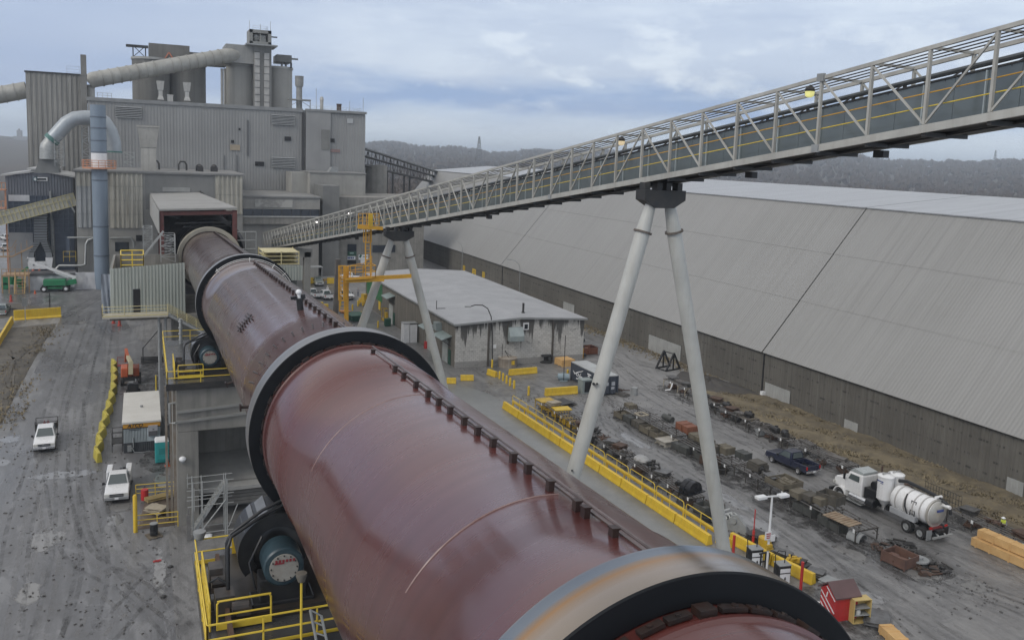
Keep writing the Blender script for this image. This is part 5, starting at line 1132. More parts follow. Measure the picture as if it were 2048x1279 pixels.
# bag house at the left
YB = 216.0
bh = thing('bag_house', 'dark blue grey gable fronted bag house with a long white sign', 'building', (Y(15, 400, YB).x, YB, 0))
BHS = pm('bluegrey_ribbed', (.165, .175, .20), (.135, .145, .165), sc=.2, rough=.55, streak=.25, ssc=1, metal=.1); BHP = pm('slate_blue_panel', (.075, .095, .13), (.055, .07, .10), sc=.3, rough=.5)
bx0, bx1 = Y(13, 420, YB).x, Y(150, 420, YB).x; zE = Y(13, 352, YB).z; zP = Y(82, 343, YB).z; zL = Y(60, 391, YB).z; zm_ = Y(30, 465, YB).z
bm_ = (bx0+bx1)/2
MB().corr((bx0, YB), (bx1, YB), zL, lambda t_: zE+(zP-zE)*(1-abs(2*t_-1)), .55, .12).build('gable_sheet', BHS, bh, w=True)
boxb('bulk', bx0+.1, bx1-.1, YB+.4, YB+20, 0, zE-.1, BHS, bh)
m = MB(); m.loft([[(bx0-.8, y, zE), (bm_, y, zP+.05), (bx1+.2, y, zE), (bx1+.2, y, zE+.35), (bm_, y, zP+.4), (bx0-.8, y, zE+.35)] for y in (YB-.7, YB+20)]); m.build('roof', pm('pale_roof_sheet', (.42, .425, .42), (.34, .345, .34), sc=.3, rough=.55), bh, w=True)
k0, k1 = Y(63, 345, YB).x, Y(101, 345, YB).x; zk = Y(82, 338.5, YB).z; boxb('monitor', k0, k1, YB-.2, YB+20, zE, zk-.15, BHS, bh); boxb('monitor_roof', k0-.8, k1+.8, YB-.9, YB+20, zk-.15, zk+.2, pm('pale_roof_sheet', (.42, .425, .42)), bh)
boxb('lower_wall', bx0+.3, bx1-.2, YB+.1, YB+.4, 0, zL, BHP, bh)
m = MB()
for k in range(13): x_ = bx0+.3+(bx1-bx0-.5)*k/12; m.bx(x_-.09, x_+.09, YB-.12, YB+.1, zm_, zL)
for k in range(9): z_ = zm_+(zL-zm_)*k/8; m.bx(bx0+.3, bx1-.2, YB-.06, YB+.1, z_-.08, z_+.08)
m.build('panel_ribs', pm('slate_rib', (.11, .135, .175), sc=.5), bh, w=True)
p0, p1 = Y(18, 466, YB).x, Y(66, 466, YB).x; boxb('plinth', p0, p1, YB-.3, YB+.1, 0, zm_, pm('pale_plinth', (.33, .335, .34), sc=.4), bh); p0, p1 = Y(17, 392, YB).x, Y(59, 392, YB).x; boxb('white_sheet', p0, p1, YB-.2, YB-.0, Y(30, 402, YB).z, zL+.1, pm('white_sheet', (.55, .56, .58), sc=.5), bh)
p0, p1 = Y(66.5, 354, YB-.3), Y(95, 361.8, YB-.3); sg = boxb('sign', p0.x, p1.x, YB-.35, YB-.2, p1.z, p0.z, WHITE, bh)
m = MB(); q = Y(70.5, 358, YB-.4); 
m.path([(q.x+.42*math.cos(t_), YB-.38, q.z+.42*math.sin(t_)) for t_ in [k*.5 for k in range(12)]], .09, 6)
m.build('sign_emblem', pm('sign_teal', (.05, .12, .14)), sg).location = -bh.location
m = MB(); xs = [73.4, 75.2, 76.8, 78.6, 80.3, 82, 83.8, 85.6, 87.3, 89, 91]
for k, xx in enumerate(xs): q = Y(xx, 358.3-.0, YB-.4); m.box((q.x, YB-.38, q.z+(.12 if k == 0 else 0)), (.20, .03, .62 if k == 0 else .40)); m.box((q.x+.1, YB-.38, q.z+(.1 if k % 2 else -.1)), (.2, .03, .12))
m.build('sign_lettering', flat('sign_black', (.02, .03, .04)), sg).location = -bh.location
boxb('corner_post', bx1-.3, bx1+.05, YB-.3, YB, 0, zE, DARKST, bh)
for px in (106, 103): x_ = Y(px, 450, YB-.6).x; MB().tube((x_, YB-.6, 0), (x_, YB-.6, Y(px, 382 if px == 103 else 440, YB-.6).z), .22, 8).build('downpipe', GREYP, bh, w=True)
# breeches duct
yb = YB-3; Q = lambda x, y: Y(x, y, yb); PL = pm('banded_duct', (.26, .275, .285), (.2, .21, .22), sc=.3, rough=.5, metal=.2)
bd = thing('breeches_duct', 'banded grey duct splitting into two legs over white ends', 'duct', (Q(81, 540).x, yb, 0))
def qd(a, b, c2, d, dep=3): return [a, b, b+Vector((0, dep, 0)), a+Vector((0, dep, 0))], [c2, d, d+Vector((0, dep, 0)), c2+Vector((0, dep, 0))]
m = MB(); m.loft(qd(Q(68, 424), Q(93, 424), Q(68, 483), Q(94, 483))); m.build('neck', PL, bd, w=True)
m = MB(); m.loft(list(qd(Q(68, 483), Q(81, 483), Q(57, 508), Q(68, 506)))+[qd(Q(56, 515), Q(67, 515), Q(56, 516), Q(67, 516))[0]]); m.build('leg', PL, bd, w=True)
m = MB(); m.loft(list(qd(Q(81, 483), Q(94, 483), Q(91, 506), Q(104, 508)))+[qd(Q(92, 515), Q(104, 515), Q(56, 516), Q(67, 516))[0]]); m.build('leg', PL, bd, w=True)
m = MB()
for k in range(11): z0 = 426+k*5.4; a_, b_ = Q(67.5, z0), Q(94.5, z0); m.bx(a_.x, b_.x, yb-.12, yb+3.1, a_.z-.09, a_.z+.09)
for k in range(5):
    f = k/5; 
    for (l0, l1, r0, r1) in ((68, 57, 81, 68), (81, 91, 94, 104)):
        a_, b_ = Q(l0+(l1-l0)*f, 484+24*f), Q(r0+(r1-r0)*f, 484+23*f); m.bar(a_+Vector((0, -.05, 0)), b_+Vector((0, -.05, 0)), .16)
m.build('bands', pm('duct_band', (.09, .095, .1), sc=1), bd, w=True)
m = MB(); m.loft(qd(Q(54, 515), Q(69, 515), Q(57, 538), Q(69, 538))); m.loft(qd(Q(91, 515), Q(106, 515), Q(91, 538), Q(103, 538))); m.loft(qd(Q(66, 523), Q(94, 523), Q(66, 538), Q(94, 538), 1)); m.build('white_ends', WHITE, bd, w=True)
# left sloping conveyor
yl = 211.0; L0, L1 = Y(-40, 447, yl), Y(150, 398, yl); lc = thing('sloping_conveyor', 'cream ribbed sloping conveyor crossing in front of the bag house', 'conveyor', L0)
LC = pm('cream_conveyor', (.44, .43, .36), (.34, .33, .28), sc=.4, rough=.6, streak=.3, ssc=1)
m = MB(); d_ = (L1-L0).normalized(); up_ = Vector((-d_.z, 0, d_.x)); hw = 1.35; m.loft([[e+up_*hw, e+up_*hw+Vector((0, 2, 0)), e-up_*hw+Vector((0, 2, 0)), e-up_*hw] for e in (L0, L1)]); m.build('casing', LC, lc, w=True)
m = MB(); L = (L1-L0).length; n = 22
for k in range(n+1): e = L0.lerp(L1, k/n); m.bar(e+up_*hw+Vector((0, -.06, 0)), e-up_*hw+Vector((0, -.06, 0)), .16)
for s in (-1, 1, .25): m.bar(L0+up_*hw*s+Vector((0, -.08, 0)), L1+up_*hw*s+Vector((0, -.08, 0)), .14)
m.build('ribs', pm('conveyor_rib', (.52, .47, .27), (.4, .36, .2), sc=1), lc, w=True)
m = MB(); a_, b_ = Y(137, 402, yl), Y(150, 425, yl); m.bar(a_, b_, .3); m.build('strut', GREYP, lc, w=True)
# ------------------------------------------------------------------ yard: barriers, rails
def barrier(name, p, q, label, group, h=.85, mat=YEL, base=.62):
    p, q = Vector((p[0], p[1], 0)), Vector((q[0], q[1], 0)); L = (q-p).length; c_ = (p+q)/2
    m = MB(); b = base/2; t_ = .16
    m.loft([[(-b, y, 0), (-b, y, .12), (-t_-.07, y, .36), (-t_, y, h), (t_, y, h), (t_+.07, y, .36), (b, y, .12), (b, y, 0)] for y in (-L/2, L/2)])
    o = m.build(name, mat, None, bevel=.03); o.location = c_; o.rotation_euler = (0, 0, math.atan2(-(q-p).x, (q-p).y)); tag(o, label, 'barrier', group); return o
bl = lambda x: G(x, 815+.6675*(x-1008))
xs = [1008, 1039, 1102.6, 1122.6, 1160, 1201.6, 1244.7, 1295.4, 1352.7, 1420]
nm = ['first', 'second', 'third', 'fourth', 'fifth', 'sixth', 'seventh', 'eighth', 'ninth', 'tenth', 'eleventh', 'twelfth', 'thirteenth', 'fourteenth', 'fifteenth', 'sixteenth', 'seventeenth', 'eighteenth', 'nineteenth', 'twentieth']
for k in range(9):
    a, b = bl(xs[k]), bl(xs[k+1]); d = (b-a).normalized()*.06
    barrier('concrete_barrier', a+d, b-d, 'yellow concrete barrier in the railed line beside the kiln, %s from the far end' % nm[k], 'yellow barriers lined up beside the kiln')
def looprail(p, q, h, lo, mat, name, label, n=3):
    p, q = Vector(p), Vector(q); d = (q-p).normalized(); m = MB(); r = .035
    m.path([p, p+Vector((0, 0, h-.25)), p+Vector((0, 0, h-.07))+d*.07, p+Vector((0, 0, h))+d*.25, q+Vector((0, 0, h))-d*.25, q+Vector((0, 0, h-.07))-d*.07, q+Vector((0, 0, h-.25)), q], r, 6)
    m.tube(p+Vector((0, 0, lo)), q+Vector((0, 0, lo)), r, 6)
    for k in range(1, n): b_ = p.lerp(q, k/n); m.tube(b_, b_+Vector((0, 0, h)), r*.9, 6)
    return solo(name, m, mat, label, 'railing', 'tube rails behind the yellow barriers', loc=p, smooth=40)
R0, R1 = bl(1012)+Vector((.75, 0, 0)), bl(1418)+Vector((.75, 0, 0))
for k in range(9):
    looprail(R0.lerp(R1, k/9+.004), R0.lerp(R1, (k+1)/9-.004), 1.75, 1.0, YRAIL, 'tube_rail', 'pale yellow tube rail above the barrier line, %s from the far end' % nm[k], 2)
m = MB(); a, b = R0+Vector((.55, 1, .62)), R1+Vector((.55, -1, .62)); m.bar(a, b, .10, .34)
for k in range(14): e = a.lerp(b, k/13); m.bar((e.x+.1, e.y, 0), (e.x+.1, e.y, .7), .14)
solo('guard_beam', m, YEL, 'long yellow guard beam running behind the tube rails and barriers', 'guard rail', loc=a)
a, b, c_ = G(1462, 1083), G(1545, 1128), G(1627, 1168)
barrier('concrete_barrier', a, b-(b-a)*.01, 'yellow concrete barrier behind the white and black fuel pump', 'yellow barriers at the fuel pumps')
barrier('concrete_barrier', b+(b-a)*.01, c_, 'yellow concrete barrier beside the low right red post', 'yellow barriers at the fuel pumps')
def pb(p, q, label, **k): barrier('concrete_barrier', G(*p), G(*q), label, 'loose yellow barriers in the yard', **k)
pb((1018, 750), (1073, 745), 'yellow barrier before the round stained tank'); pb((1090, 791), (1154, 786), 'long yellow barrier left of the shipping container', h=1.0)
pb((921, 760), (947, 760), 'short yellow block barrier left of the four yellow posts', h=.75); pb((893, 766), (912, 766), 'yellow barrier end with a red top edge beside the kiln', h=.75)
pb((976, 748), (993, 754), 'tilted yellow block barrier by the round tank', h=.8); pb((28, 640), (122, 633), 'double height yellow barrier at the road edge on the left', h=1.7, base=1.0); pb((-8, 700), (24, 645), 'yellow barrier running out of the left edge by the verge', h=1.1)
for k, (px, py) in enumerate([(999, 757), (1006, 761), (1013, 766), (1020, 771), (1028, 776)]):
    p = G(px, py); m = MB(); m.lathe([(.16, 0), (.16, 1.0), (.10, 1.1), (0, 1.1)], n=12); o = m.build('bollard', YEL, None, smooth=40); o.location = (p.x, p.y, 0)
    tag(o, 'yellow bollard in the short slanting row, %s from the far end' % nm[k], 'bollard', 'slanting row of yellow bollards')
for k, (px, py, lab) in enumerate([(984+0, 735, 'yellow bollard at the lamp post foot by the white wall'), (1057, 790, 'yellow bollard beside the yellow painted rack'), (1135, 755, 'pale yellow bollard left of the shipping container'), (722, 635, 'yellow bollard behind the third kiln ring'), (756, 655, 'short yellow bollard on the kerb right of the kiln')]):
    p = G(px, py); m = MB(); m.lathe([(.15, 0), (.15, 1.15), (.08, 1.22), (0, 1.22)], n=12); o = m.build('bollard', YEL, None, smooth=40); o.location = (p.x, p.y, 0); tag(o, lab, 'bollard')
# zigzag of yellow plastic barriers by the road
pA, pB = G(228, 733), G(203, 918)
for k in range(19):
    f = k/18; c_ = pA.lerp(pB, f)+Vector((.35*math.sin(f*5), 0, 0)); d = Vector((.22 if k % 2 else -.22, 1, 0)).normalized()*.95
    barrier('plastic_barrier', c_-d, c_+d, 'dirty yellow plastic barrier in the zigzag beside the road, %s from the far end' % nm[k], 'zigzag of yellow barriers by the road', h=.95, mat=pm('dirty_yellow', (.52, .43, .05), (.38, .32, .06), sc=1.5, rough=.55, streak=.4, sc_col=(.2, .17, .07), ssc=3), base=.5)

# ------------------------------------------------------------------ vehicles
TYRE = RUBBER
def wheel(root, x, y, r=.38, wd=.26, side=1, rim=CHROME):
    m = MB(); m.lathe([(r*.55, -wd/2), (r*.92, -wd/2), (r, -wd/2+.05), (r, wd/2-.05), (r*.92, wd/2), (r*.55, wd/2)], (0, 0, 0), 'X', 22)
    o = m.build('wheel', TYRE, root, smooth=40); o.location = (x, y, r)
    m = MB(); s = side; m.lathe([(r*.58, -wd/2*.95), (r*.58, wd/2*.95), (r*.45, wd/2*.7*1), (r*.2, wd/2*.75), (0, wd/2*.85)], (0, 0, 0), 'X', 14)
    if side < 0: m.v = [(-a, b, c) for a, b, c in m.v]
    m.build('rim', rim, o, smooth=30); return o
GLS = glass('car_glass', (.085, .105, .105))
def inset(q, f, off):
    q = [Vector(v) for v in q]; c_ = sum(q, Vector())/4; n = (q[1]-q[0]).cross(q[3]-q[0]).normalized()
    return [c_+(v-c_)*f+n*off for v in q], [c_+(v-c_)*f+n*(off-.03) for v in q]
def pickup(label, loc, rz, paint, bed='open', cab='regular', rimm=CHROME, name='pickup_truck', bumper=CHROME, dark=False):
    t_ = thing(name, label, 'truck', loc, rz)
    cr = -.75 if cab == 'regular' else -1.25
    m = MB(); m.prism([(2.78, .44), (2.88, .62), (2.86, .92), (2.72, 1.04), (1.25, 1.16), (cr, 1.15), (cr, .44)], -.95, .95, 'yz'); m.build('body', paint, t_, bevel=.07)
    f = 1.2; b0 = [(-.90, f, 1.14), (.90, f, 1.14), (.90, cr+.02, 1.14), (-.90, cr+.02, 1.14)]; t0 = [(-.70, f-.78, 1.86), (.70, f-.78, 1.86), (.70, cr+.16, 1.86), (-.70, cr+.16, 1.86)]
    MB().loft([b0, t0]).build('cab', paint, t_, bevel=.06)
    for nm_, q, fx in (('windscreen', [b0[0], b0[1], t0[1], t0[0]], .86), ('rear_window', [b0[2], b0[3], t0[3], t0[2]], .74), ('side_window', [b0[1], b0[2], t0[2], t0[1]], .76), ('side_window', [b0[3], b0[0], t0[0], t0[3]], .76)):
        o_, i_ = inset(q, fx, .018); c3 = sum((Vector(v) for v in o_), Vector())/4
        if (c3-Vector((0, 0, 1.4))).dot((o_[1]-o_[0]).cross(o_[3]-o_[0])) < 0: o_, i_ = inset(q, fx, -.018)
        MB().loft([i_, o_]).build(nm_, GLS, t_)
    be = -2.85; m = MB(); wt = .09; top = 1.16
    if bed in ('open', 'rack'):
        m.bx(-.95, -.95+wt, be, cr-.06, .48, top); m.bx(.95-wt, .95, be, cr-.06, .48, top); m.bx(-.95+wt, .95-wt, be, be+.08, .5, top-.02); m.bx(-.95+wt, .95-wt, cr-.14, cr-.06, .5, top); m.bx(-.95+wt, .95-wt, be+.08, cr-.14, .55, .66)
        m.build('bed', paint, t_, bevel=.03)
        MB().bx(-.85, .85, be+.09, cr-.15, .661, .68).build('bed_liner', BLACK, t_)
    if bed == 'rack':
        m = MB(); m.bx(-1.02, -.95, be, cr-.1, .95, 1.75); m.bx(.95, 1.02, be, cr-.1, .95, 1.75); m.bx(-.95, .95, cr-.2, cr-.12, 1.1, 1.75)
        for x_ in (-1, 1): m.bar((x_, be+.05, 1.0), (x_, be+.05, 2.0), .06); m.bar((x_, cr-.15, 1.0), (x_, cr-.15, 2.0), .06)
        m.bar((-1, be+.05, 1.98), (1, be+.05, 1.98), .05); m.bar((-1, cr-.15, 1.9), (1, cr-.15, 1.9), .05); m.build('stake_sides', DARKST, t_)
        m = MB()
        for x_ in (-.16, .16): m.tube((x_, cr-.5, .7), (x_, cr-.5, 1.75), .13, 10); m.tube((x_, cr-.5, 1.75), (x_, cr-.5, 1.95), .05, 6)
        m.build('gas_bottles', pm('bottle_red', (.25, .05, .05), sc=2), t_, smooth=40)
    if bed == 'service':
        m = MB(); m.bx(-1.02, -.55, be, cr-.08, .6, 1.62); m.bx(.55, 1.02, be, cr-.08, .6, 1.62); m.bx(-.55, .55, be, cr-.08, .6, .75); m.build('service_boxes', paint, t_, bevel=.05)
        m = MB(); m.box((0, -1.3, 1.0), (.9, .7, .5)); m.tube((-.45, -1.1, .9), (-.45, -1.1, 1.85), .12, 8); m.box((-.3, -1.3, 1.55), (.5, .4, .3)); m.bar((-.55, cr-.2, 1.7), (.55, cr-.2, 1.7), .06); m.build('equipment', BLACK, t_)
    if bed == 'cargo':
        m = MB(); m.bx(-.95, .95, be, cr-.06, .48, 1.18); m.build('bed', paint, t_, bevel=.05)
        m = MB(); m.bx(-.86, .86, be+.06, cr-.1, 1.17, 1.2); m.build('bed_cover', BLACK, t_)
    m = MB(); m.box((0, 2.86, .54), (1.92, .16, .24)); m.build('front_bumper', bumper, t_, bevel=.03)
    m = MB(); m.box((0, be-.06, .55), (1.85, .18, .2)); m.build('rear_bumper', bumper, t_, bevel=.03)
    m = MB(); m.box((0, 2.885, .82), (1.1, .06, .24)); m.build('grille', BLACK, t_)
    m = MB(); m.box((0, 2.9, .83), (1.1, .06, .05)); m.build('grille_bar', bumper, t_)
    LENS = pm('lamp_lens', (.6, .6, .56), sc=2, rough=.15); RL = pm('tail_lens', (.5, .015, .015), sc=2, rough=.25)
    for s in (-1, 1):
        m = MB(); m.box((s*.74, 2.86, .84), (.36, .08, .22)); m.build('headlight', LENS, t_)
        m = MB(); m.box((s*.88, be-.01, .95), (.14, .07, .32)); m.build('tail_light', RL, t_)
        m = MB(); m.box((s*1.12, .95, 1.24), (.2, .1, .2)); m.bar((s*.9, .95, 1.2), (s*1.1, .95, 1.2), .05); m.build('mirror', BLACK, t_)
        for y_ in (1.85, -1.75): wheel(t_, s*.86, y_, side=s, rim=rimm)
    m = MB(); m.box((0, 2.95, .56), (.32, .02, .16)); m.build('licence_plate', WHITE, t_)
    m = MB(); m.box((0, be-.16, .56), (.32, .02, .16)); m.build('licence_plate', WHITE, t_)
    m = MB(); m.box((0, 0, .36), (1.5, 5.2, .2)); m.build('chassis', BLACK, t_)
    return t_
PW = pm('truck_white', (.76, .77, .78), (.70, .70, .69), sc=1.5, rough=.25, streak=.15, sc_col=(.35, .33, .3), ssc=2, coat=.4)
PN = pm('truck_navy', (.012, .016, .042), (.018, .022, .045), sc=1, rough=.22, coat=.5)
PS = pm('truck_silver', (.33, .36, .33), (.28, .3, .28), sc=1, rough=.3, metal=.4)
p = G(86, 906); pickup('white pickup truck with black stake sides driving towards the camera on the wet road', (p.x, p.y+2.9, 0), PI+.04, PW, 'rack', 'extended')
p = G(237, 1008); pickup('white service pickup with tall side boxes and dirty bonnet by the road', (p.x-.05, p.y+2.9, 0), PI-.03, PW, 'service', 'regular', rimm=DARKST, bumper=GREYP)
pickup('dark navy pickup truck parked between the rack rows behind the white tank truck', (61.0, 66.2, 0), .07, PN, 'open', 'regular')
p = G(641, 573); pickup('silver green pickup truck facing the camera in the far car park', (p.x, p.y+3, 0), PI-.05, PS, 'cargo', 'extended')
p = G(630, 597); pickup('white pickup truck parked leftmost in the far car park row', (p.x-.3, p.y+2.2, 0), .35, PW, 'cargo', 'regular')
p = G(656, 601); pickup('white pickup truck in the middle of the far car park, tail towards the camera', (p.x, p.y+3, 0), .12, PW, 'cargo', 'extended')
p = G(698, 601); pickup('white pickup truck behind the amber ladder in the far car park', (p.x, p.y+3, 0), PI+.1, PW, 'cargo', 'extended')
p = G(714, 562); pickup('white pickup truck glimpsed beyond the amber service landing', (p.x-1.5, p.y+3, 0), 1.2, PW, 'cargo', 'extended')
for (px, py, rz, lab) in ((12, 480, .4, 'white pickup parked far left behind the timber stair'), (10, 500, .2, 'white pickup parked lower at the far left edge'), (5, 628, .0, 'silver pickup cut by the left edge beyond the yellow barrier')):
    p = G(px, py); pickup(lab, (p.x, p.y, 0), rz, PS if 'silver' in lab else PW, 'cargo', 'extended')

# vacuum tank truck, nose towards +y
vt = thing('vacuum_truck', 'big white vacuum tank truck with two cone bottomed cyclones, standing between racks', 'truck', (60.7, 53.6, 0), .02)
TW = pm('tank_white', (.80, .80, .80), (.72, .72, .71), sc=.8, rough=.28, streak=.3, sc_col=(.42, .40, .36), ssc=2, coat=.3)
m = MB(); m.bx(-.45, .45, -5.6, 4.9, .75, 1.0); m.build('frame', BLACK, vt)
m = MB(); m.prism([(5.55, 1.05), (5.6, 1.6), (5.4, 1.95), (3.95, 2.25), (3.9, 1.05)], -.72, .72, 'yz'); m.build('bonnet', TW, vt, bevel=.1)
m = MB(); m.bx(-.75, .75, 5.56, 5.62, 1.1, 1.75); m.build('grille', CHROME, vt)
m = MB(); b0 = [(-1.08, 4.0, 1.1), (1.08, 4.0, 1.1), (1.08, 2.0, 1.1), (-1.08, 2.0, 1.1)]; b1 = [(-1.08, 4.0, 2.2), (1.08, 4.0, 2.2), (1.08, 2.0, 2.2), (-1.08, 2.0, 2.2)]; b2 = [(-1.0, 3.65, 3.0), (1.0, 3.65, 3.0), (1.0, 2.05, 3.05), (-1.0, 2.05, 3.05)]; m.loft([b0, b1, b2]); m.build('cab', TW, vt, bevel=.1)
for nm_, q, fx in (('windscreen', [b1[0], b1[1], b2[1], b2[0]], .8), ('side_window', [b1[1], b1[2], b2[2], b2[1]], .62), ('side_window', [b1[3], b1[0], b2[0], b2[3]], .62)):
    o_, i_ = inset(q, fx, .03); c3 = sum((Vector(v) for v in o_), Vector())/4
    if (c3-Vector((0, 3, 2.6))).dot((o_[1]-o_[0]).cross(o_[3]-o_[0])) < 0: o_, i_ = inset(q, fx, -.03)
    MB().loft([i_, o_]).build(nm_, GLS, vt)
m = MB(); m.prism([(3.75, 3.05), (3.2, 3.4), (2.1, 3.3), (2.1, 3.05)], -.85, .85, 'yz'); m.build('visor_deflector', pm('deflector_grey', (.4, .43, .43), sc=1, rough=.3), vt, bevel=.04)
for s in (-1, 1):
    m = MB(); m.lathe([(.62, -.2), (.72, -.2), (.72, .2), (.62, .2)], (s*1.0, 4.4, .58), 'X', 20, a0=.05*PI, a1=.95*PI) if s else None
    mm = MB(); pts = [(4.4+.72*math.cos(a_), .58+.72*math.sin(a_)) for a_ in [k*PI/12 for k in range(13)]]+[(4.4+.62*math.cos(a_), .58+.62*math.sin(a_)) for a_ in [k*PI/12 for k in range(12, -1, -1)]]
    mm.prism(pts, s*1.0-.26, s*1.0+.26, 'yz'); mm.build('fender', TW, vt)
    wheel(vt, s*1.05, 4.35, .53, .30, s, GREYP); wheel(vt, s*1.0, -3.15, .53, .55, s, GREYP); wheel(vt, s*1.0, -4.55, .53, .55, s, GREYP)
    m = MB(); m.tube((s*.95, 1.4, .85), (s*.95, 3.3, .85), .33, 16); m.build('fuel_tank', CHROME, vt, smooth=40)
    m = MB(); m.box((s*1.0, 2.9, .42), (.5, 2.2, .06)); m.build('step', GREYP, vt)
    m = MB(); m.box((s*1.3, 3.9, 2.45), (.08, .22, .5)); m.bar((s*1.05, 3.9, 2.6), (s*1.3, 3.9, 2.6), .04); m.build('mirror', BLACK, vt)
    m = MB(); m.box((s*.75, 5.5, 1.35), (.3, .12, .25)); m.build('headlight', pm('lamp_lens', (.6, .6, .56)), vt)
    m = MB(); c_ = (s*.62, -.15, 0); m.lathe([(.05, 1.0), (.12, 1.05), (.62, 1.75), (.68, 1.8), (.68, 3.75), (.72, 3.78), (.72, 3.88), (.55, 3.98), (.0, 4.05)], c_, 'Z', 28); cy = m.build('cyclone', TW, vt, smooth=35)
    m = MB(); m.lathe([(.06, .75), (.2, .78), (.2, 1.05), (.06, 1.05)], c_, 'Z', 12); m.box((s*.62, -.15, 4.08), (.9, .12, .12)); m.build('valve', CHROME, cy, smooth=35)
m = MB(); m.bx(-1.2, 1.2, 5.5, 5.75, .5, .8); m.build('front_bumper', BLACK, vt, bevel=.04)
m = MB(); m.tube((-.6, 1.1, 2.45), (.9, 1.1, 2.45), .42, 14); m.box((0, 1.2, 1.5), (1.9, 1.3, 1.3)); m.tube((-.95, .5, 1.0), (-.95, 1.3, 1.0), .42, 12); m.box((.2, .9, 2.9), (.9, .6, .35)); m.build('blower', BLACK, vt, bevel=.05)
m = MB(); m.tube((.98, 1.75, 1.2), (.98, 1.75, 3.9), .09, 10); m.build('exhaust_pipe', RUST, vt, smooth=40)
m = MB(); m.lathe([(0, -.95), (.75, -.98), (1.08, -1.15), (1.12, -1.3), (1.12, -4.75), (1.0, -5.0), (.6, -5.22), (0, -5.3)], (0, 0, 2.25), 'Y', 40); m.build('tank', TW, vt, smooth=35)
m = MB()
for y_ in (-1.7, -2.6, -3.5, -4.2, -4.85): m.lathe([(1.11, y_-.05), (1.17, y_-.05), (1.17, y_+.05), (1.11, y_+.05)], (0, 0, 2.25), 'Y', 40)
m.build('tank_bands', pm('band_grey', (.45, .44, .42), sc=2, rough=.4), vt, smooth=35)
m = MB(); m.lathe([(.0, -5.31), (.55, -5.25), (.95, -5.05), (1.0, -5.0)], (0, 0, 2.25), 'Y', 32); m.lathe([(1.0, -4.98), (1.2, -4.98), (1.2, -4.88), (1.0, -4.88)], (0, 0, 2.25), 'Y', 32); m.build('rear_door', pm('dirty_tank_door', (.52, .51, .47), (.40, .385, .345), sc=.8, rough=.35, metal=.3, streak=.3), vt, smooth=35)
m = MB(); m.box((0, -5.33, 2.6), (.75, .03, .20)); m.build('door_badge', pm('badge_blue', (.06, .09, .28)), vt)
m = MB(); m.box((-1.29, -.15, 3.45), (.02, .62, .10)); m.box((-1.29, -.30, 3.3), (.02, .3, .06)); m.build('cyclone_lettering', pm('badge_blue', (.06, .09, .28)), vt)
m = MB(); m.path([(-.75, -2.6, 3.15), (-1.1, -2.7, 2.7), (-1.2, -2.8, 2.2), (-1.1, -3.1, 1.4), (-.9, -4.0, 1.15)], .07, 8); m.path([(.1, -.9, 3.6), (.3, -1.6, 3.75), (.5, -2.8, 3.6), (.6, -4.2, 3.45), (.55, -4.9, 3.3)], .16, 10); m.path([(.55, -4.9, 3.3), (.6, -5.3, 3.2), (.75, -5.6, 2.9), (.75, -5.7, 2.3)], .14, 8); m.build('suction_hose', BLACK, vt, smooth=50)
m = MB(); m.tube((.6, -5.0, 2.95), (.6, -5.75, 2.95), .16, 10); m.tube((.2, -4.6, 3.45), (.9, -4.6, 3.45), .13, 10); m.build('hose_coupling', TW, vt, smooth=40)
m = MB()
for y_ in (-3.3, -3.75): m.bar((-1.15, y_, 1.5), (-1.0, y_, 2.9), .05)
for k in range(6): z_ = 1.5+k*.27; m.bar((-1.16+k*.03, -3.3, z_), (-1.16+k*.03, -3.75, z_), .04)
m.build('ladder', BLACK, vt)
m = MB(); m.bx(-1.22, -.75, -3.9, -1.3, 1.12, 1.62); m.build('toolbox', pm('toolbox_grey', (.4, .41, .42), sc=1, rough=.4), vt, bevel=.03)
m = MB(); m.bar((-1.15, -5.75, .55), (1.15, -5.75, .55), .14); m.bar((-.4, -5.4, .8), (-.4, -5.75, .55), .1); m.bar((.4, -5.4, .8), (.4, -5.75, .55), .1); m.build('rear_bumper', GALV, vt)
for s in (-1, 1):
    m = MB(); m.box((s*1.0, -5.25, .6), (.6, .04, .85)); m.build('mud_flap', GREYP if s < 0 else BLACK, vt)
    m = MB(); m.box((s*.9, -5.3, 1.2), (.3, .08, .16)); m.build('tail_light', pm('tail_lens', (.5, .015, .015)), vt)
m = MB(); m.box((0, -5.05, 1.0), (1.3, .3, .2)); m.build('rear_frame', pm('dull_red_frame', (.2, .03, .03), sc=1), vt)

# ------------------------------------------------------------------ racks and what lies on them
RK = pm('rack_steel', (.055, .052, .048), (.09, .08, .07), sc=1.5, rough=.6, metal=.3)
RKRUST = pm('rack_rail_steel', (.20, .19, .18), (.12, .11, .10), sc=1.5, rough=.45, metal=.5)
def rack(label, x, y0, y1, wd, h, n=5, mat=RK, rmat=RKRUST, rz=0, group='steel pipe racks in the yard'):
    L = y1-y0; t_ = thing('storage_rack', label, 'rack', (x, (y0+y1)/2, 0), rz, group)
    for k in range(n):
        y = -L/2+L*k/(n-1)
        for s in (-1, 1): MB().bar((s*wd/2, y, 0), (s*wd/2, y, h), .08).build('leg', mat, t_)
        m = MB(); m.bar((-wd/2, y, h-.05), (wd/2, y, h-.05), .09); m.bar((-wd/2, y, h*.55), (-wd/2+.4, y, h-.06), .05); m.bar((wd/2, y, h*.55), (wd/2-.4, y, h-.06), .05); m.build('crossbeam', mat, t_)
    for k in range(6):
        x_ = -wd/2+wd*k/5; MB().tube((x_, -L/2-.15, h+.04), (x_, L/2+.15, h+.04), .05, 6).build('rail', rmat, t_, smooth=40)
    for s in (0, 1):
        m = MB(); m.box((-wd/2-.06, -L/2+L*(.02 if s else .66), h-.05), (.02, .22, .30)); m.build('tag_card', WHITE, t_)
    return t_
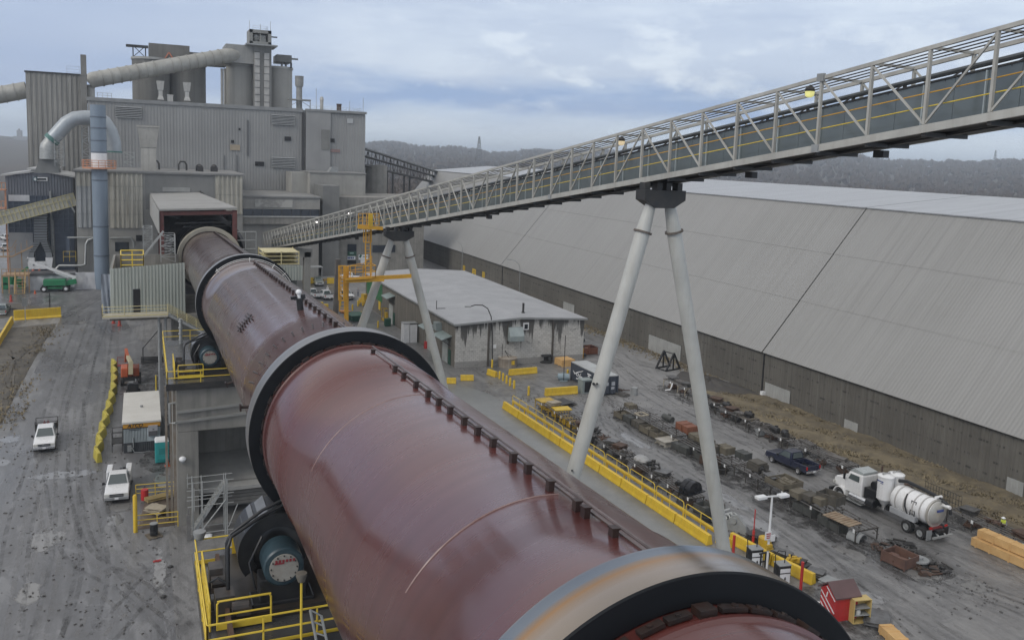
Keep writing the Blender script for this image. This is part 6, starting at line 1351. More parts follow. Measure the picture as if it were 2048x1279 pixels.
def crate(m, s, mat2=None):
    w_, l_, h_ = s; m.bx(-w_/2, w_/2, -l_/2, l_/2, .08, h_)
    for y in (-l_/2-.02, 0, l_/2+.02) if l_ > 1.1 else (-l_/2-.02, l_/2+.02):
        m.bx(-w_/2-.04, w_/2+.04, y-.06, y+.06, 0, h_+.03)
def obin(m, s):
    w_, l_, h_ = s; e = .06; m.bx(-w_/2, w_/2, -l_/2, l_/2, .08, .14)
    for a in (-1, 1): m.bx(a*w_/2-e/2, a*w_/2+e/2, -l_/2, l_/2, .1, h_); m.bx(-w_/2+e/2, w_/2-e/2, a*l_/2-e/2, a*l_/2+e/2, .1, h_-.005)
    for a in (-1, 1):
        for b in (-1, 1): m.bar((a*w_/2, b*l_/2, 0), (a*w_/2, b*l_/2, h_+.04), .1)
    m.bar((-w_/2-.03, -l_/2, h_), (-w_/2-.03, l_/2, h_), .07); m.bar((w_/2+.03, -l_/2, h_), (w_/2+.03, l_/2, h_), .07)
    rr = random.Random(int(w_*1000+l_*77)); 
    for _ in range(5): m.box((rr.uniform(-.3, .3)*w_, rr.uniform(-.3, .3)*l_, h_*.45), (w_*.35, l_*.3, h_*.5), rz=rr.uniform(0, 3), rx=rr.uniform(-.4, .4))
def plates(m, s, seed=0):
    rr = random.Random(seed)
    for k in range(5): m.box((rr.uniform(-.12, .12), rr.uniform(-.15, .15), .05+k*.09), (s[0]*rr.uniform(.7, 1), s[1]*rr.uniform(.7, 1), .05), rz=rr.uniform(-.2, .2), rx=rr.uniform(-.05, .05))
def scrap(m, s, seed=0):
    rr = random.Random(seed)
    for k in range(9):
        c_ = (rr.uniform(-.35, .35)*s[0], rr.uniform(-.4, .4)*s[1], rr.uniform(.08, .3)*s[2]*1.6)
        q = k % 3
        if q == 0: m.box(c_, (rr.uniform(.3, .8)*s[0]*.7, rr.uniform(.3, .8)*s[1]*.5, .06), rz=rr.uniform(0, 3), rx=rr.uniform(-.3, .3), ry=rr.uniform(-.3, .3))
        elif q == 1: a_ = rr.uniform(0, 3); m.tube((c_[0]-math.cos(a_)*.5, c_[1]-math.sin(a_)*.5, c_[2]), (c_[0]+math.cos(a_)*.5, c_[1]+math.sin(a_)*.5, c_[2]+rr.uniform(-.1, .2)), rr.uniform(.04, .1), 7)
        else: m.box(c_, (rr.uniform(.2, .5), rr.uniform(.2, .5), rr.uniform(.15, .4)*s[2]*1.3), rz=rr.uniform(0, 3))
def motor(m, s):
    m.tube((0, -s[1]/2, s[2]/2), (0, s[1]/2, s[2]/2), s[2]*.42, 14); m.box((0, 0, .06), (s[0], s[1]*.7, .12)); m.box((s[0]*.2, 0, s[2]*.9), (.25, .3, .2)); m.tube((0, s[1]/2, s[2]/2), (0, s[1]*.68, s[2]/2), .07, 8)
def rings(m, s):
    for k in range(3): m.lathe([(s[0]*.32, .02+k*.14), (s[0]*.48, .02+k*.14), (s[0]*.48, .13+k*.14), (s[0]*.32, .13+k*.14), (s[0]*.32, .02+k*.14)], (k*.05, k*.04, 0), 'Z', 18)
def bundle(m, s):
    for k in range(6): m.tube((-s[0]*.3+(k % 3)*s[0]*.3, -s[1]/2, .1+(k//3)*.17), (-s[0]*.3+(k % 3)*s[0]*.3+.05, s[1]/2, .1+(k//3)*.17), .08, 8)
BOXY = [pm('crate_wood_a', (.17, .15, .11), (.115, .1, .075), sc=1.5, rough=.85, streak=.3), pm('crate_wood_b', (.105, .095, .078), (.07, .065, .056), sc=1.5, rough=.85), pm('crate_steel_grey', (.08, .083, .077), (.055, .056, .053), sc=1.5, rough=.65)]
ORB = pm('rust_orange_box', (.26, .10, .055), (.17, .07, .042), sc=1.2, rough=.65, streak=.3, ssc=2)
PLT = pm('plate_steel', (.17, .17, .17), (.10, .095, .09), sc=1.5, rough=.35, metal=.5); YST = pm('stored_yellow_steel', (.58, .38, .03), (.42, .27, .03), sc=1.5, rough=.55, streak=.3, ssc=2)
PALER = pm('pale_timber', (.42, .37, .28), (.3, .26, .2), sc=1.5, rough=.8)
def put(name, label, fn, size, x, y, z, mat, cat, rz=0, group=None, **k):
    m = MB(); fn(m, size, **k); o = m.build(name, mat, None); o.location = (x, y, z); o.rotation_euler = (0, 0, rz); return tag(o, label, cat, group)
# front row, behind the barriers
FR = [(45.3, 87.6, 93.2, 1.9, 1.0), (45.2, 83.6, 87.2, 1.7, 1.0), (45.0, 78.4, 83.0, 1.7, 1.0), (45.0, 72.0, 77.4, 1.6, .95), (45.1, 66.4, 71.2, 1.6, .95), (45.2, 60.6, 65.6, 1.6, .95)]
FL = ['yellow topped steel rack at the far end of the front row', 'steel rack with yellow parts beneath, next to the yellow topped rack', 'low steel rack with loose plates just left of the near gallery leg', 'steel rack of dark scrap right of the near gallery leg', 'steel rack holding a draped tarpaulin bundle in the front row', 'steel rack carrying the black domed cover in the front row']
for k, (x, y0, y1, wd, h) in enumerate(FR): rack(FL[k], x, y0, y1, wd, h, 4, YST if k == 0 else RK)
g1 = 'parts stored on the front row of racks'
put('steel_plate', 'bright yellow steel plate lying on the far end rack', lambda m, s: m.box((0, 0, .05), s), (2.0, 1.8, .1), 45.3, 92.2, 1.09, YST, 'plate', .1)
put('steel_plate', 'bright yellow plate tilted on the near end of the yellow topped rack', lambda m, s: m.box((0, 0, .05), s), (2.1, 1.5, .1), 45.6, 88.4, 1.09, YEL, 'plate', -.1)
put('timber_pile', 'pale pinkish timber pile between the two yellow plates', plates, (1.6, 1.4, .5), 45.3, 90.2, 1.09, PALER, 'timber', .2, seed=4)
for k, (yy, c_) in enumerate(((92.4, 'left'), (90.6, 'middle'), (89.0, 'right'))): put('yellow_casting', 'yellow painted casting under the yellow topped rack, %s one' % c_, scrap, (1.3, 1.3, .6), 45.2, yy, 0, YST, 'casting', k, g1, seed=20+k)
for k, yy in enumerate((86.5, 85.5, 84.6)): put('yellow_crate', 'yellow steel box under the second front rack, %s from the far end' % nm[k], crate, (1.1, .8, .75), 45.2, yy, 0, YST, 'crate', .03*k, g1)
put('screen_panel', 'dark wire screen panels lying flat right of the yellow topped rack', plates, (3, 2.6, .2), 48.2, 93.3, 0, DARKST, 'panel', .3, seed=8)
rnames = ['scrap', 'flange_stack', 'plate_stack', 'pipe_bundle', 'gearbox']
fns = {'scrap': (scrap, (1.3, 1.4, .6)), 'flange_stack': (rings, (1.1, 1.1, .5)), 'plate_stack': (plates, (1.3, 1.5, .5)), 'pipe_bundle': (bundle, (1.0, 2.0, .4)), 'gearbox': (motor, (.8, 1.1, .7))}
txt = {'scrap': 'heap of dark scrap parts', 'flange_stack': 'stack of steel flange rings', 'plate_stack': 'stack of grey steel plates', 'pipe_bundle': 'bundle of steel pipes', 'gearbox': 'dark round motor'}
fmat = {'scrap': [DARKST, RUST, RKRUST], 'flange_stack': [RKRUST, RUST], 'plate_stack': [PLT, RUST], 'pipe_bundle': [RKRUST, RUST], 'gearbox': [DARKST, GREYP]}
def fill(rname, k, x, y0, y1, wd, h, kinds, seed, under, grp):
    r = random.Random(seed); n = len(kinds)
    for i, kd in enumerate(kinds):
        fn, s = fns[kd]; y = y1-(i+.5)*(y1-y0)/n+r.uniform(-.2, .2)
        kw = {'seed': seed*10+i} if kd in ('scrap', 'plate_stack') else {}
        pos = {1: [''], 2: ['far end', 'near end'], 3: ['far end', 'middle', 'near end'], 4: ['far end', 'far middle', 'near middle', 'near end']}[n][i]
        where = 'under' if under else 'on'
        lab = '%s %s the %s rack of the %s, %s' % (txt[kd], where, nm[k], rname, pos)
        put(kd, lab, fn, s, x+r.uniform(-.2, .2), y, .0 if under else h+.09, r.choice(fmat[kd]), {'scrap': 'scrap', 'flange_stack': 'flanges', 'plate_stack': 'plates', 'pipe_bundle': 'pipes', 'gearbox': 'motor'}[kd], r.uniform(-.4, .4), grp, **kw)
fr = 'front row'
fill(fr, 2, *FR[2], ['plate_stack', 'plate_stack', 'scrap'], 31, False, g1); fill(fr, 2, *FR[2], ['plate_stack', 'scrap'], 32, True, g1)
fill(fr, 3, *FR[3], ['scrap', 'plate_stack', 'plate_stack', 'scrap'], 33, False, g1); fill(fr, 3, *FR[3], ['scrap', 'plate_stack', 'flange_stack'], 34, True, g1)
fill(fr, 4, *FR[4], ['plate_stack', 'scrap'], 35, True, g1); fill(fr, 5, *FR[5], ['scrap', 'pipe_bundle', 'scrap'], 36, True, g1)
put('tarpaulin_bundle', 'crumpled pale grey tarpaulin bundle on the fifth front rack', lambda m, s: [m.sphere((rnd.uniform(-.4, .4), rnd.uniform(-.6, .6), .25), .5, 9, 6, (1.2, 1.4, .7)) for _ in range(4)], 1, 45.2, 70.2, 1.02, pm('grey_tarp', (.36, .36, .355), (.27, .27, .265), sc=1.5, rough=.5, bump=.6, bsc=3), 'tarpaulin')
put('scrap', 'spiky heap of black steel arms beside the tarpaulin bundle', scrap, (1.6, 1.8, 1.2), 45.3, 67.8, 1.02, DARKST, 'scrap', 0, seed=91)
put('plate_stack', 'pale plate stack near the black domed cover', plates, (1.4, 1.6, .5), 45.4, 66.4, .9, PLT, 'plates', .3, seed=92)
def dome(m, s):
    for y_ in (-.55, .05): m.lathe([(0, y_), (.95, y_), (1.0, y_+.04), (1.0, y_+.5), (.95, y_+.54), (0, y_+.54)], (0, 0, .1), 'Y', 22, a0=0, a1=PI)
    m.bx(-1.2, 1.2, -.75, .75, 0, .1)
    m.tube((0, .6, .5), (0, 1.6, .3), .22, 10); m.tube((-.2, 1.5, .3), (.5, 1.9, .2), .2, 10)
put('domed_cover', 'large shiny black half round cover on the sixth front rack', dome, 1, 45.4, 61.8, 1.02, pm('shiny_black', (.012, .013, .016), sc=1, rough=.25), 'cover', .25)
g2 = 'loose parts at the near end of the front row'
put('steel_bin', 'pale open steel bin on the ground past the black domed cover', obin, (1.2, 1.3, .8), 45.2, 59.4, 0, BOXY[2], 'bin', .2)
put('steel_bin', 'second open steel bin leaning right of the pale one by the barriers', obin, (1.1, 1.1, .9), 46.3, 59.2, 0, BOXY[1], 'bin', -.2)
put('scrap', 'rusty plates leaning over the open bins', scrap, (1.8, 1.6, .9), 46.3, 60.3, 0, RUST, 'scrap', 0, seed=41)
def coilp(m, s):
    for k in range(7): m.tube((-.9, -.5+k*.17, .2+.12*(k % 2)), (.9, -.45+k*.17, .22+.12*(k % 2)), .10, 8)
    for k in range(5): m.lathe([(.30, -.06), (.36, 0), (.30, .06)], (-.8+k*.4, -.6, .75), 'X', 12)
    m.tube((-.9, .2, .95), (1.0, .3, 1.0), .12, 10); m.tube((-.9, -.15, .72), (.9, -.1, .75), .2, 10)
put('pipe_sections', 'heap of pale bent pipe sections by the last barrier', coilp, 1, 45.4, 57.0, 0, GALV, 'pipes', .1)
put('hose_coil', 'dark coiled ribbed hose beside the pale pipe sections', lambda m, s: [m.lathe([(.5, .05+k*.12), (.62, .1+k*.12), (.5, .16+k*.12), (.45, .1+k*.12), (.5, .05+k*.12)], (0, 0, 0), 'Z', 18) for k in range(4)], 1, 44.4, 57.9, 0, RUBBER, 'hose')
def bracketp(m, s): m.prism([(-.9, 0), (.9, 0), (1.0, .5), (.6, 1.3), (.1, 1.5), (-.7, .7)], -.15, .15, 'yz'); m.tube((-.3, .35, .95), (.3, .35, .95), .28, 14)
put('bearing_bracket', 'tilted pale grey steel bracket with a round eye by the near right leg', bracketp, 1, 45.6, 55.2, 0, GREYP, 'bracket', .5)
put('plate_stack', 'dark plates on the ground behind the fuel pump barrier', plates, (1.8, 2.2, .3), 46.5, 53.4, 0, DARKST, 'plates', .5, seed=55)
for k in range(4): put('steel_grating', 'grey steel grating lying behind the pump barriers, %s from the far end' % nm[k], plates, (1.3, 1.5, .3), 46.2+.05*k, 50.3-k*1.7, 0, [PLT, DARKST, PLT, GREYP][k], 'grating', .35, 'gratings behind the fuel pump barriers', seed=60+k)
put('yellow_drum', 'dull yellow drum behind the tall thin red pole', lambda m, s: m.lathe([(.0, 0), (.5, 0), (.52, .5), (.5, 1.0), (.0, 1.0)], n=18), 1, 45.6, 51.8, 0, YST, 'drum')
# middle row
MR = [(54.1, 75.8, 87.0, 2.4, 1.0), (54.0, 66.4, 74.6, 2.3, 1.0), (54.6, 58.8, 65.9, 2.2, 1.05), (54.8, 50.2, 58.0, 2.4, 1.05)]
ML = ['longest pipe rack of the middle row, at its far end with crates below', 'pipe rack of the middle row half hidden by the right gallery leg', 'pipe rack of the middle row left of the navy pickup', 'pipe rack of the middle row beside the white tank truck']
for k, (x, y0, y1, wd, h) in enumerate(MR): rack(ML[k], x, y0, y1, wd, h, 5)
g3 = 'crates stored along the middle row of racks'; mrn = 'middle row'
def cr(lab, fn, s, x, y, z, mt, rz=0, nm_='wooden_crate', c_='crate'): return put(nm_, lab, fn, s, x, y, z, mt, c_, rz, g3)
xa = 52.7
cr('pale open bin at the far left corner of the middle row', obin, (1.3, 1.6, .7), xa, 86.2, 0, BOXY[0], .1, 'steel_bin', 'bin')
for k, yy in enumerate((84.3, 82.4)): cr('grey slatted crate under the long middle rack, %s from its far end' % nm[k+1], crate, (1.2, 1.4, .8), xa+.05, yy, 0, BOXY[2-k % 2], .03)
cr('open bin under the long middle rack, before the flat topped pallet', obin, (1.4, 1.7, .75), xa, 80.3, 0, BOXY[0], .05, 'steel_bin', 'bin'); cr('second open bin beside the flat topped pallet', obin, (1.4, 1.5, .7), xa+.1, 78.4, 0, BOXY[0], .08, 'steel_bin', 'bin')
put('loaded_pallet', 'pallet with a flat pale top and dark load before the long middle rack', lambda m, s: (m.bx(-1, 1, -.9, .9, .5, .58), m.bx(-.85, .85, -.75, .75, .1, .5), [m.bx(-1, 1, y_-.08, y_+.08, 0, .12) for y_ in (-.8, 0, .8)]), 1, 52.5, 76.3, 0, pm('pallet_pale', (.42, .40, .36), (.25, .22, .17), sc=1, rough=.7), 'pallet', .1)
cr('pale framed box on the far end of the long middle rack', crate, (1.0, 1.1, .5), 53.9, 86.4, 1.1, BOXY[0], 0); cr('square pale wooden frame lying on the long middle rack', lambda m, s: [m.bar(a_, b_, .22, .1) for a_, b_ in (((-.55, -.6, .06), (.55, -.6, .06)), ((-.55, .6, .06), (.55, .6, .06)), ((-.55, -.6, .06), (-.55, .6, .06)), ((.55, -.6, .06), (.55, .6, .06)))], 1, 53.7, 83.6, 1.1, PALER, .1, 'timber_square', 'frame')
cr('dark low motor on the right side of the long middle rack', motor, (1.0, 1.6, .8), 55.4, 80.6, 1.05, BOXY[2], .1, 'gearbox', 'motor')
for k, yy in enumerate((77.3, 76.1)): cr('rust orange box on the near end of the long middle rack, %s one' % ('farther', 'nearer')[k], crate, (1.45, .85, .8), 55.3, yy, 1.1, ORB, .05, 'orange_box', 'box')
cr('brown stained crate on the ground beside the orange boxes', crate, (1.4, 1.5, .95), 55.7, 75.2, 0, BOXY[1], .1)
cr('pale green long crate before the second middle rack', crate, (1.0, 2.3, .75), 52.8, 73.8, 0, BOXY[2], .12); cr('grey crate right behind the pale green long crate', crate, (.9, 1.1, .9), 53.7, 72.4, 0, BOXY[2], .05)
for k, yy in enumerate((74.2, 73.1, 72.0)): cr('small pale crate on the second middle rack, %s from the far end' % nm[k], crate, (1.1, .85, .55), 54.7, yy, 1.1, BOXY[0], .05*k)
cr('narrow grey bin under the second middle rack', obin, (.9, 1.0, .8), 53.2, 71.0, 0, BOXY[2], .1, 'steel_bin', 'bin'); cr('rusty slatted box under the second middle rack', obin, (1.3, 1.6, .9), 53.1, 69.3, 0, RUST, .1, 'steel_bin', 'bin'); cr('heap of dark wheels before the second middle rack', rings, (1.4, 1.4, .6), 53.0, 67.4, 0, DARKST, 0, 'flange_stack', 'flanges')
cr('brown crate on the second middle rack left of the leg', crate, (1.2, 1.3, .7), 54.0, 70.2, 1.1, BOXY[1], .1); cr('pale crate partly behind the right gallery leg', crate, (1.3, 1.3, .7), 55.0, 69.4, 1.1, BOXY[0], .1); cr('grey box right of the gallery leg on the second middle rack', crate, (1.0, 1.2, .7), 55.9, 67.6, 1.0, BOXY[2], .1)
cr('wooden crate stack with white tags on the third middle rack', lambda m, s: (crate(m, (1.3, 1.5, .55)), m.bx(-.7, .7, -.8, .8, .6, .68), m.bx(-.6, .6, -.7, .7, .70, .9)), 1, 54.9, 64.2, 1.12, BOXY[1], .05)
cr('open double tray on the near end of the third middle rack', lambda m, s: (obin(m, (2.4, 2.3, .55)), m.bx(-.04, .04, -1.1, 1.1, .1, .5)), 1, 54.7, 60.2, 1.12, BOXY[0], .05, 'steel_tray', 'tray'); fill(mrn, 2, 54.6, 61.5, 64.0, 2, 1.05, ['gearbox', 'flange_stack', 'plate_stack'], 71, False, g3); cr('round grey drum under the third middle rack', motor, (1.2, 1.5, 1.0), 55.3, 60.0, 0, BOXY[2], .2, 'gearbox', 'motor')
for k, (xx, yy) in enumerate(((54.0, 57.4), (54.5, 56.5), (54.9, 55.6))): cr('slatted crate on the fourth middle rack, %s from the far end' % nm[k], crate, (1.3, .95, .6), xx, yy, 1.12, BOXY[k % 2], .1)
cr('tall rusty open crate tilted on the fourth middle rack', obin, (1.4, 1.9, .9), 55.8, 55.4, 1.12, BOXY[1], .25, 'steel_bin', 'bin')
for k, yy in enumerate((57.0, 55.9, 53.9, 52.6)): cr('grey stave crate under the fourth middle rack, %s from the far end' % nm[k], crate, (1.1, .95, .75), 54.1, yy, 0, BOXY[2], .12)
cr('flat timber pallet lid with rusty stripes on the fourth middle rack', lambda m, s: [m.bx(-.8, .8, -1.4+k*.35, -1.12+k*.35, 0, .06) for k in range(8)], 1, 54.1, 52.3, 1.15, pm('rusty_timber', (.33, .26, .18), (.2, .13, .08), sc=1.2, rough=.8), .12, 'timber_pallet', 'pallet')
cr('curved grey pipe half shell under the near end of the fourth middle rack', lambda m, s: m.lathe([(.55, -.6), (.62, -.6), (.62, .6), (.55, .6), (.55, -.6)], (0, 0, .1), 'Y', 18, a0=0, a1=PI), 1, 54.2, 50.6, 0, GREYP, .2, 'pipe_shell', 'pipe')
g4 = 'scrap heaped past the middle row'
cr('rusty open box of stones past the middle row', obin, (1.7, 2.0, .9), 54.2, 46.2, 0, pm('rusty_box', (.16, .085, .06), (.1, .06, .05), sc=1.5, rough=.8), .15, 'steel_bin', 'bin')
for k, (xx, yy, sd) in enumerate(((55.6, 48.2, 81), (56.3, 47.0, 82), (56.2, 45.4, 83), (55.2, 44.4, 84), (56.6, 44.2, 85), (54.9, 48.6, 86), (56.9, 48.7, 87))): put('scrap', 'flat steel scrap heaped past the middle row, %s heap' % nm[k], scrap, (2.2, 2.0, .45), xx, yy, 0, [PLT, DARKST, PLT, RUST, DARKST, RUST, DARKST][k], 'scrap', .3*k, g4, seed=sd)
put('blind_flange', 'pale round flange lying in the scrap past the middle row', lambda m, s: m.lathe([(.0, 0), (.75, 0), (.75, .12), (.3, .12), (.3, .3), (.0, .3)], n=22), 1, 55.6, 45.6, .35, GREYP, 'flange')
# back row by the dry grass
BR = [(66.8, 92.4, 97.5, 1.7, 1.0), (66.2, 85.0, 90.8, 1.8, 1.0), (65.6, 78.2, 84.0, 1.8, 1.0), (65.0, 71.4, 77.0, 1.8, 1.0), (65.0, 62.2, 70.4, 1.9, 1.1), (65.4, 54.6, 61.2, 1.9, 1.0), (66.1, 43.6, 51.0, 2.0, 1.0)]
BL = ['pale timber legged rack with a white strip hanging, far end of the back row', 'rack of the back row just left of the right gallery leg', 'rack of the back row just right of the right gallery leg', 'rack of the back row loaded with dark motors', 'long empty pipe rack behind the navy pickup', 'low rack hidden behind the cab of the tank truck', 'dark rack where the worker stands beside the timber crates']
for k, (x, y0, y1, wd, h) in enumerate(BR): rack(BL[k], x, y0, y1, wd, h, 4, PALER if k == 0 else RK)
g5 = 'parts stored on the back row of racks'; brn = 'back row'
sets = [['plate_stack', 'pipe_bundle', 'plate_stack'], ['plate_stack', 'scrap', 'plate_stack'], ['gearbox', 'plate_stack', 'scrap', 'gearbox'], ['scrap', 'flange_stack', 'gearbox', 'gearbox'], ['pipe_bundle', 'pipe_bundle'], ['pipe_bundle', 'plate_stack'], ['plate_stack', 'scrap', 'plate_stack']]
for k, st_ in enumerate(sets):
    fill(brn, k, *BR[k], st_, 100+k, False, g5)
    fill(brn, k, *BR[k], [['plate_stack', 'scrap'], ['scrap', 'gearbox'], ['scrap', 'gearbox', 'scrap'], ['gearbox', 'scrap', 'flange_stack'], ['plate_stack', 'scrap', 'pipe_bundle'], ['scrap'], ['scrap', 'scrap']][k], 120+k, True, g5)
put('hanging_strip', 'white plastic strip hanging off the pale timber rack', lambda m, s: m.path([(0, 0, 1.05), (-.15, -.1, .6), (-.3, .0, .15), (-.9, .3, .02)], .09, 6), 1, 65.8, 95.2, 0, WHITE, 'strip')
put('mesh_cage', 'wire mesh cage side standing behind the tank truck', lambda m, s: ([m.bar((0, -2+k*.3, 0), (0, -2+k*.3, 1.4), .03) for k in range(14)], [m.bar((0, -2, z_), (0, 2, z_), .04) for z_ in (.1, .5, .95, 1.4)]), 1, 66.8, 53.0, .6, RK, 'cage')
# timber crates and worker
LC_ = lambda m, s: (m.bx(-s[0]/2, s[0]/2, -s[1]/2, s[1]/2, .06, s[2]), [m.bx(-s[0]/2-.03, s[0]/2+.03, y_-.06, y_+.06, 0, s[2]+.03) for y_ in (-s[1]*.42, -s[1]*.1, s[1]*.2, s[1]*.42)])
put('timber_crate', 'long new timber crate on the ground beside the dark rack, the lower one', LC_, (1.0, 5.4, .72), 63.4, 44.0, 0, WOODN, 'crate', .06)
put('timber_crate', 'long new timber crate lying on top of another, below the worker', LC_, (.9, 4.6, .68), 63.7, 44.2, .75, WOODN, 'crate', .06)
put('timber_crate', 'new timber crate by the yellow cabinet at the bottom edge', LC_, (.9, 3.0, .6), 44.7, 37.6, 0, WOODN, 'crate', -.25)
put('scrap', 'grey flat plates between the cabinet and the timber crate', plates, (1.6, 2.6, .3), 45.6, 40.2, 0, PLT, 'plates', -.9, seed=47)
SKIN = flat('skin', (.42, .25, .18), .5)
def person(label, loc, rz, top, leg, vest=None, hat=None, pose='stand', s=1.0):
    root = thing('person', label, 'person', loc, rz)
    bend = .0 if pose == 'stand' else .35
    hip = (0, 0, .95); ch = (0, bend*.35, 1.38-.05*bend); nk = (0, bend*.5, 1.52-.1*bend); hd = (0, bend*.62+.02, 1.66-.12*bend); tp = (0, bend*.66+.02, 1.76-.12*bend)
    V = [hip, ch, nk, hd, tp, (-.1, 0, .9), (-.12, .03, .5), (-.12, 0, .08), (-.12, .16, .04), (.1, 0, .9), (.13, .05, .5), (.13, .02, .08), (.13, .18, .04),
         (-.2, ch[1], 1.42-.05*bend), (-.27, ch[1]+.02, 1.15), (-.24, ch[1]+.22, .98), (-.22, ch[1]+.32, .96), (.2, ch[1], 1.42-.05*bend), (.27, ch[1]+.02, 1.15), (.24, ch[1]+.2, .98), (.22, ch[1]+.3, .96)]
    E_ = [(0, 1), (1, 2), (2, 3), (3, 4), (0, 5), (5, 6), (6, 7), (7, 8), (0, 9), (9, 10), (10, 11), (11, 12), (1, 13), (13, 14), (14, 15), (15, 16), (1, 17), (17, 18), (18, 19), (19, 20)]
    rad = [.15, .17, .06, .10, .07, .10, .075, .055, .05, .10, .075, .055, .05, .075, .05, .04, .04, .075, .05, .04, .04]
    me = bpy.data.meshes.new('body'); me.from_pydata(V, E_, []); tmp = bpy.data.objects.new('tmp_body', me); col.objects.link(tmp)
    tmp.modifiers.new('s', 'SKIN'); sv = me.skin_vertices[0].data
    for i, r_ in enumerate(rad): sv[i].radius = (r_, r_*.85)
    sv[0].use_root = True; sb = tmp.modifiers.new('u', 'SUBSURF'); sb.levels = 2; sb.render_levels = 2
    dg = bpy.context.evaluated_depsgraph_get(); me2 = bpy.data.meshes.new_from_object(tmp.evaluated_get(dg)); bpy.data.objects.remove(tmp)
    me2.name = 'body'; me2.materials.clear()
    for mt in (leg, top, SKIN): me2.materials.append(mt)
    for p_ in me2.polygons:
        c_ = p_.center; p_.use_smooth = True
        p_.material_index = 2 if (c_.z > 1.53-.1*bend or (abs(c_.x) > .17 and c_.z < 1.03 and c_.y > ch[1]+.15)) else (1 if c_.z > .93 or abs(c_.x) > .2 else 0)
    o = bpy.data.objects.new('body', me2); col.objects.link(o); o.parent = root
    if vest:
        m = MB(); m.lathe([(.205, -.02), (.225, .2), (.215, .45), (.14, .54)], (0, 0, .98), 'Z', 14); m.v = [(a_*1.0, b_*.85+bend*.35*(c_-.95)/.45, c_) for a_, b_, c_ in m.v]; v_ = m.build('vest', vest, root, smooth=50)
        m = MB(); m.lathe([(.232, .18), (.232, .24)], (0, 0, .98), 'Z', 14); m.v = [(a_, b_*.85+bend*.35*(c_-.95)/.45, c_) for a_, b_, c_ in m.v]; m.build('reflective_band', pm('reflective', (.7, .7, .6)), v_)
    if hat:
        m = MB(); m.sphere((0, hd[1], hd[2]+.05), .135, 12, 8, (1, 1.1, .85)); m.lathe([(.12, 0), (.18, -.01), (.18, .01), (.12, .02)], (0, hd[1]+.02, hd[2]+.06), 'Z', 14); m.build('hard_hat', hat, root, smooth=50)
    root.scale = (s, s, s); return root
HV = pm('hi_vis_yellow', (.65, .75, .08), sc=2, rough=.6); HVO = pm('hi_vis_orange', (.75, .17, .10), sc=2, rough=.6); NAVYC = flat('navy_cloth', (.03, .04, .09), .8); GREYC = flat('grey_cloth', (.25, .25, .27), .8); WHC = flat('white_cloth', (.7, .7, .7), .7)
p = G(2000, 1072); person('worker in a white hard hat and yellow vest bending over the dark rack', (p.x+.3, p.y, 0), PI*.6, GREYC, NAVYC, HV, WHITE, 'bend')
p = G(606, 592); person('person in dark clothes and yellow trousers by the green enclosure', (p.x, p.y, 0), PI, NAVYC, flat('yellow_cloth', (.5, .42, .08), .8), None, BLACK)
p = G(655, 588); person('person in a white hooded overall beside the parked pickups', (p.x, p.y, 0), PI*.8, WHC, WHC, None, WHITE)
p = G(716, 592); person('person in grey jacket and navy trousers near the amber post', (p.x, p.y, 0), PI, GREYC, NAVYC, None, None)
p = G(71, 556); person('left worker in orange vest at the white duct ends', (p.x, p.y-4, .9), PI*.9, HVO, NAVYC, HVO, None)
p = G(83, 556); person('right worker in pink orange vest at the white duct ends', (p.x, p.y-4, .9), PI*1.1, HVO, NAVYC, HVO, None)

# ------------------------------------------------------------------ container and things by the workshop
CT = pm('container_navy', (.045, .055, .075), (.06, .07, .09), sc=.6, rough=.5, streak=.25, sc_col=(.12, .12, .12), ssc=2)
a, b = G(1142.5, 762), G(1206, 791); cx0, cy0, cy1 = 55.0, b.y, b.y+8.6
ct = thing('shipping_container', 'dark navy shipping container with white bird logo and pale roof', 'container', (cx0, cy0, 0), .012)
MB().corr((0, 8.6), (0, 0), .18, 2.5, .28, .045).build('side_wall', CT, ct); MB().corr((2.44, 0), (2.44, 8.6), .18, 2.5, .28, .045).build('side_wall', CT, ct)
m = MB(); m.bx(.06, 2.38, .06, 8.54, .15, 2.48); m.build('inner_box', CT, ct)
m = MB(); m.bx(-.02, 2.46, -.02, 8.62, 2.5, 2.62); m.build('roof', pm('container_roof', (.42, .44, .44), (.34, .35, .35), sc=.5, rough=.5), ct)
m = MB()
for x_ in (-.02, 2.36):
    for y_ in (-.05, 8.52): m.bx(x_-.03, x_+.13, y_-.03, y_+.13, 0, 2.55)
m.build('corner_posts', CT, ct)
m = MB()
for x_ in (.6, 1.05, 1.4, 1.85): m.tube((x_, -.04, .25), (x_, -.04, 2.4), .03, 6)
m.bx(.3, 1.15, -.03, .06, .2, 2.45); m.bx(1.3, 2.15, -.03, .06, .2, 2.45); dr_ = m.build('end_doors', CT, ct)
m = MB(); m.box((.75, -.06, 1.55), (.5, .03, .45)); m.box((1.7, -.06, 1.55), (.5, .03, .5)); m.box((1.65, -.06, .95), (.5, .03, .35)); m.build('door_labels', pm('label_grey', (.45, .47, .5)), dr_)
def lettering(parent, name, pts_list, r, mat):
    m = MB()
    for pts in pts_list: m.path(pts, r, 5)
    return m.build(name, mat, parent, smooth=60)
X0 = -.07
def U(y, z): return (X0, y, z)
m = MB(); m.prism([(7.9, 1.55), (7.2, 1.3), (6.9, 1.5), (6.3, 1.75), (5.6, 1.95), (4.95, 2.2), (5.2, 2.0), (5.7, 1.8), (6.5, 1.55), (7.0, 1.25), (7.4, 1.1)], X0-.02, X0, 'yz'); m.build('bird_logo', WHITE, ct)
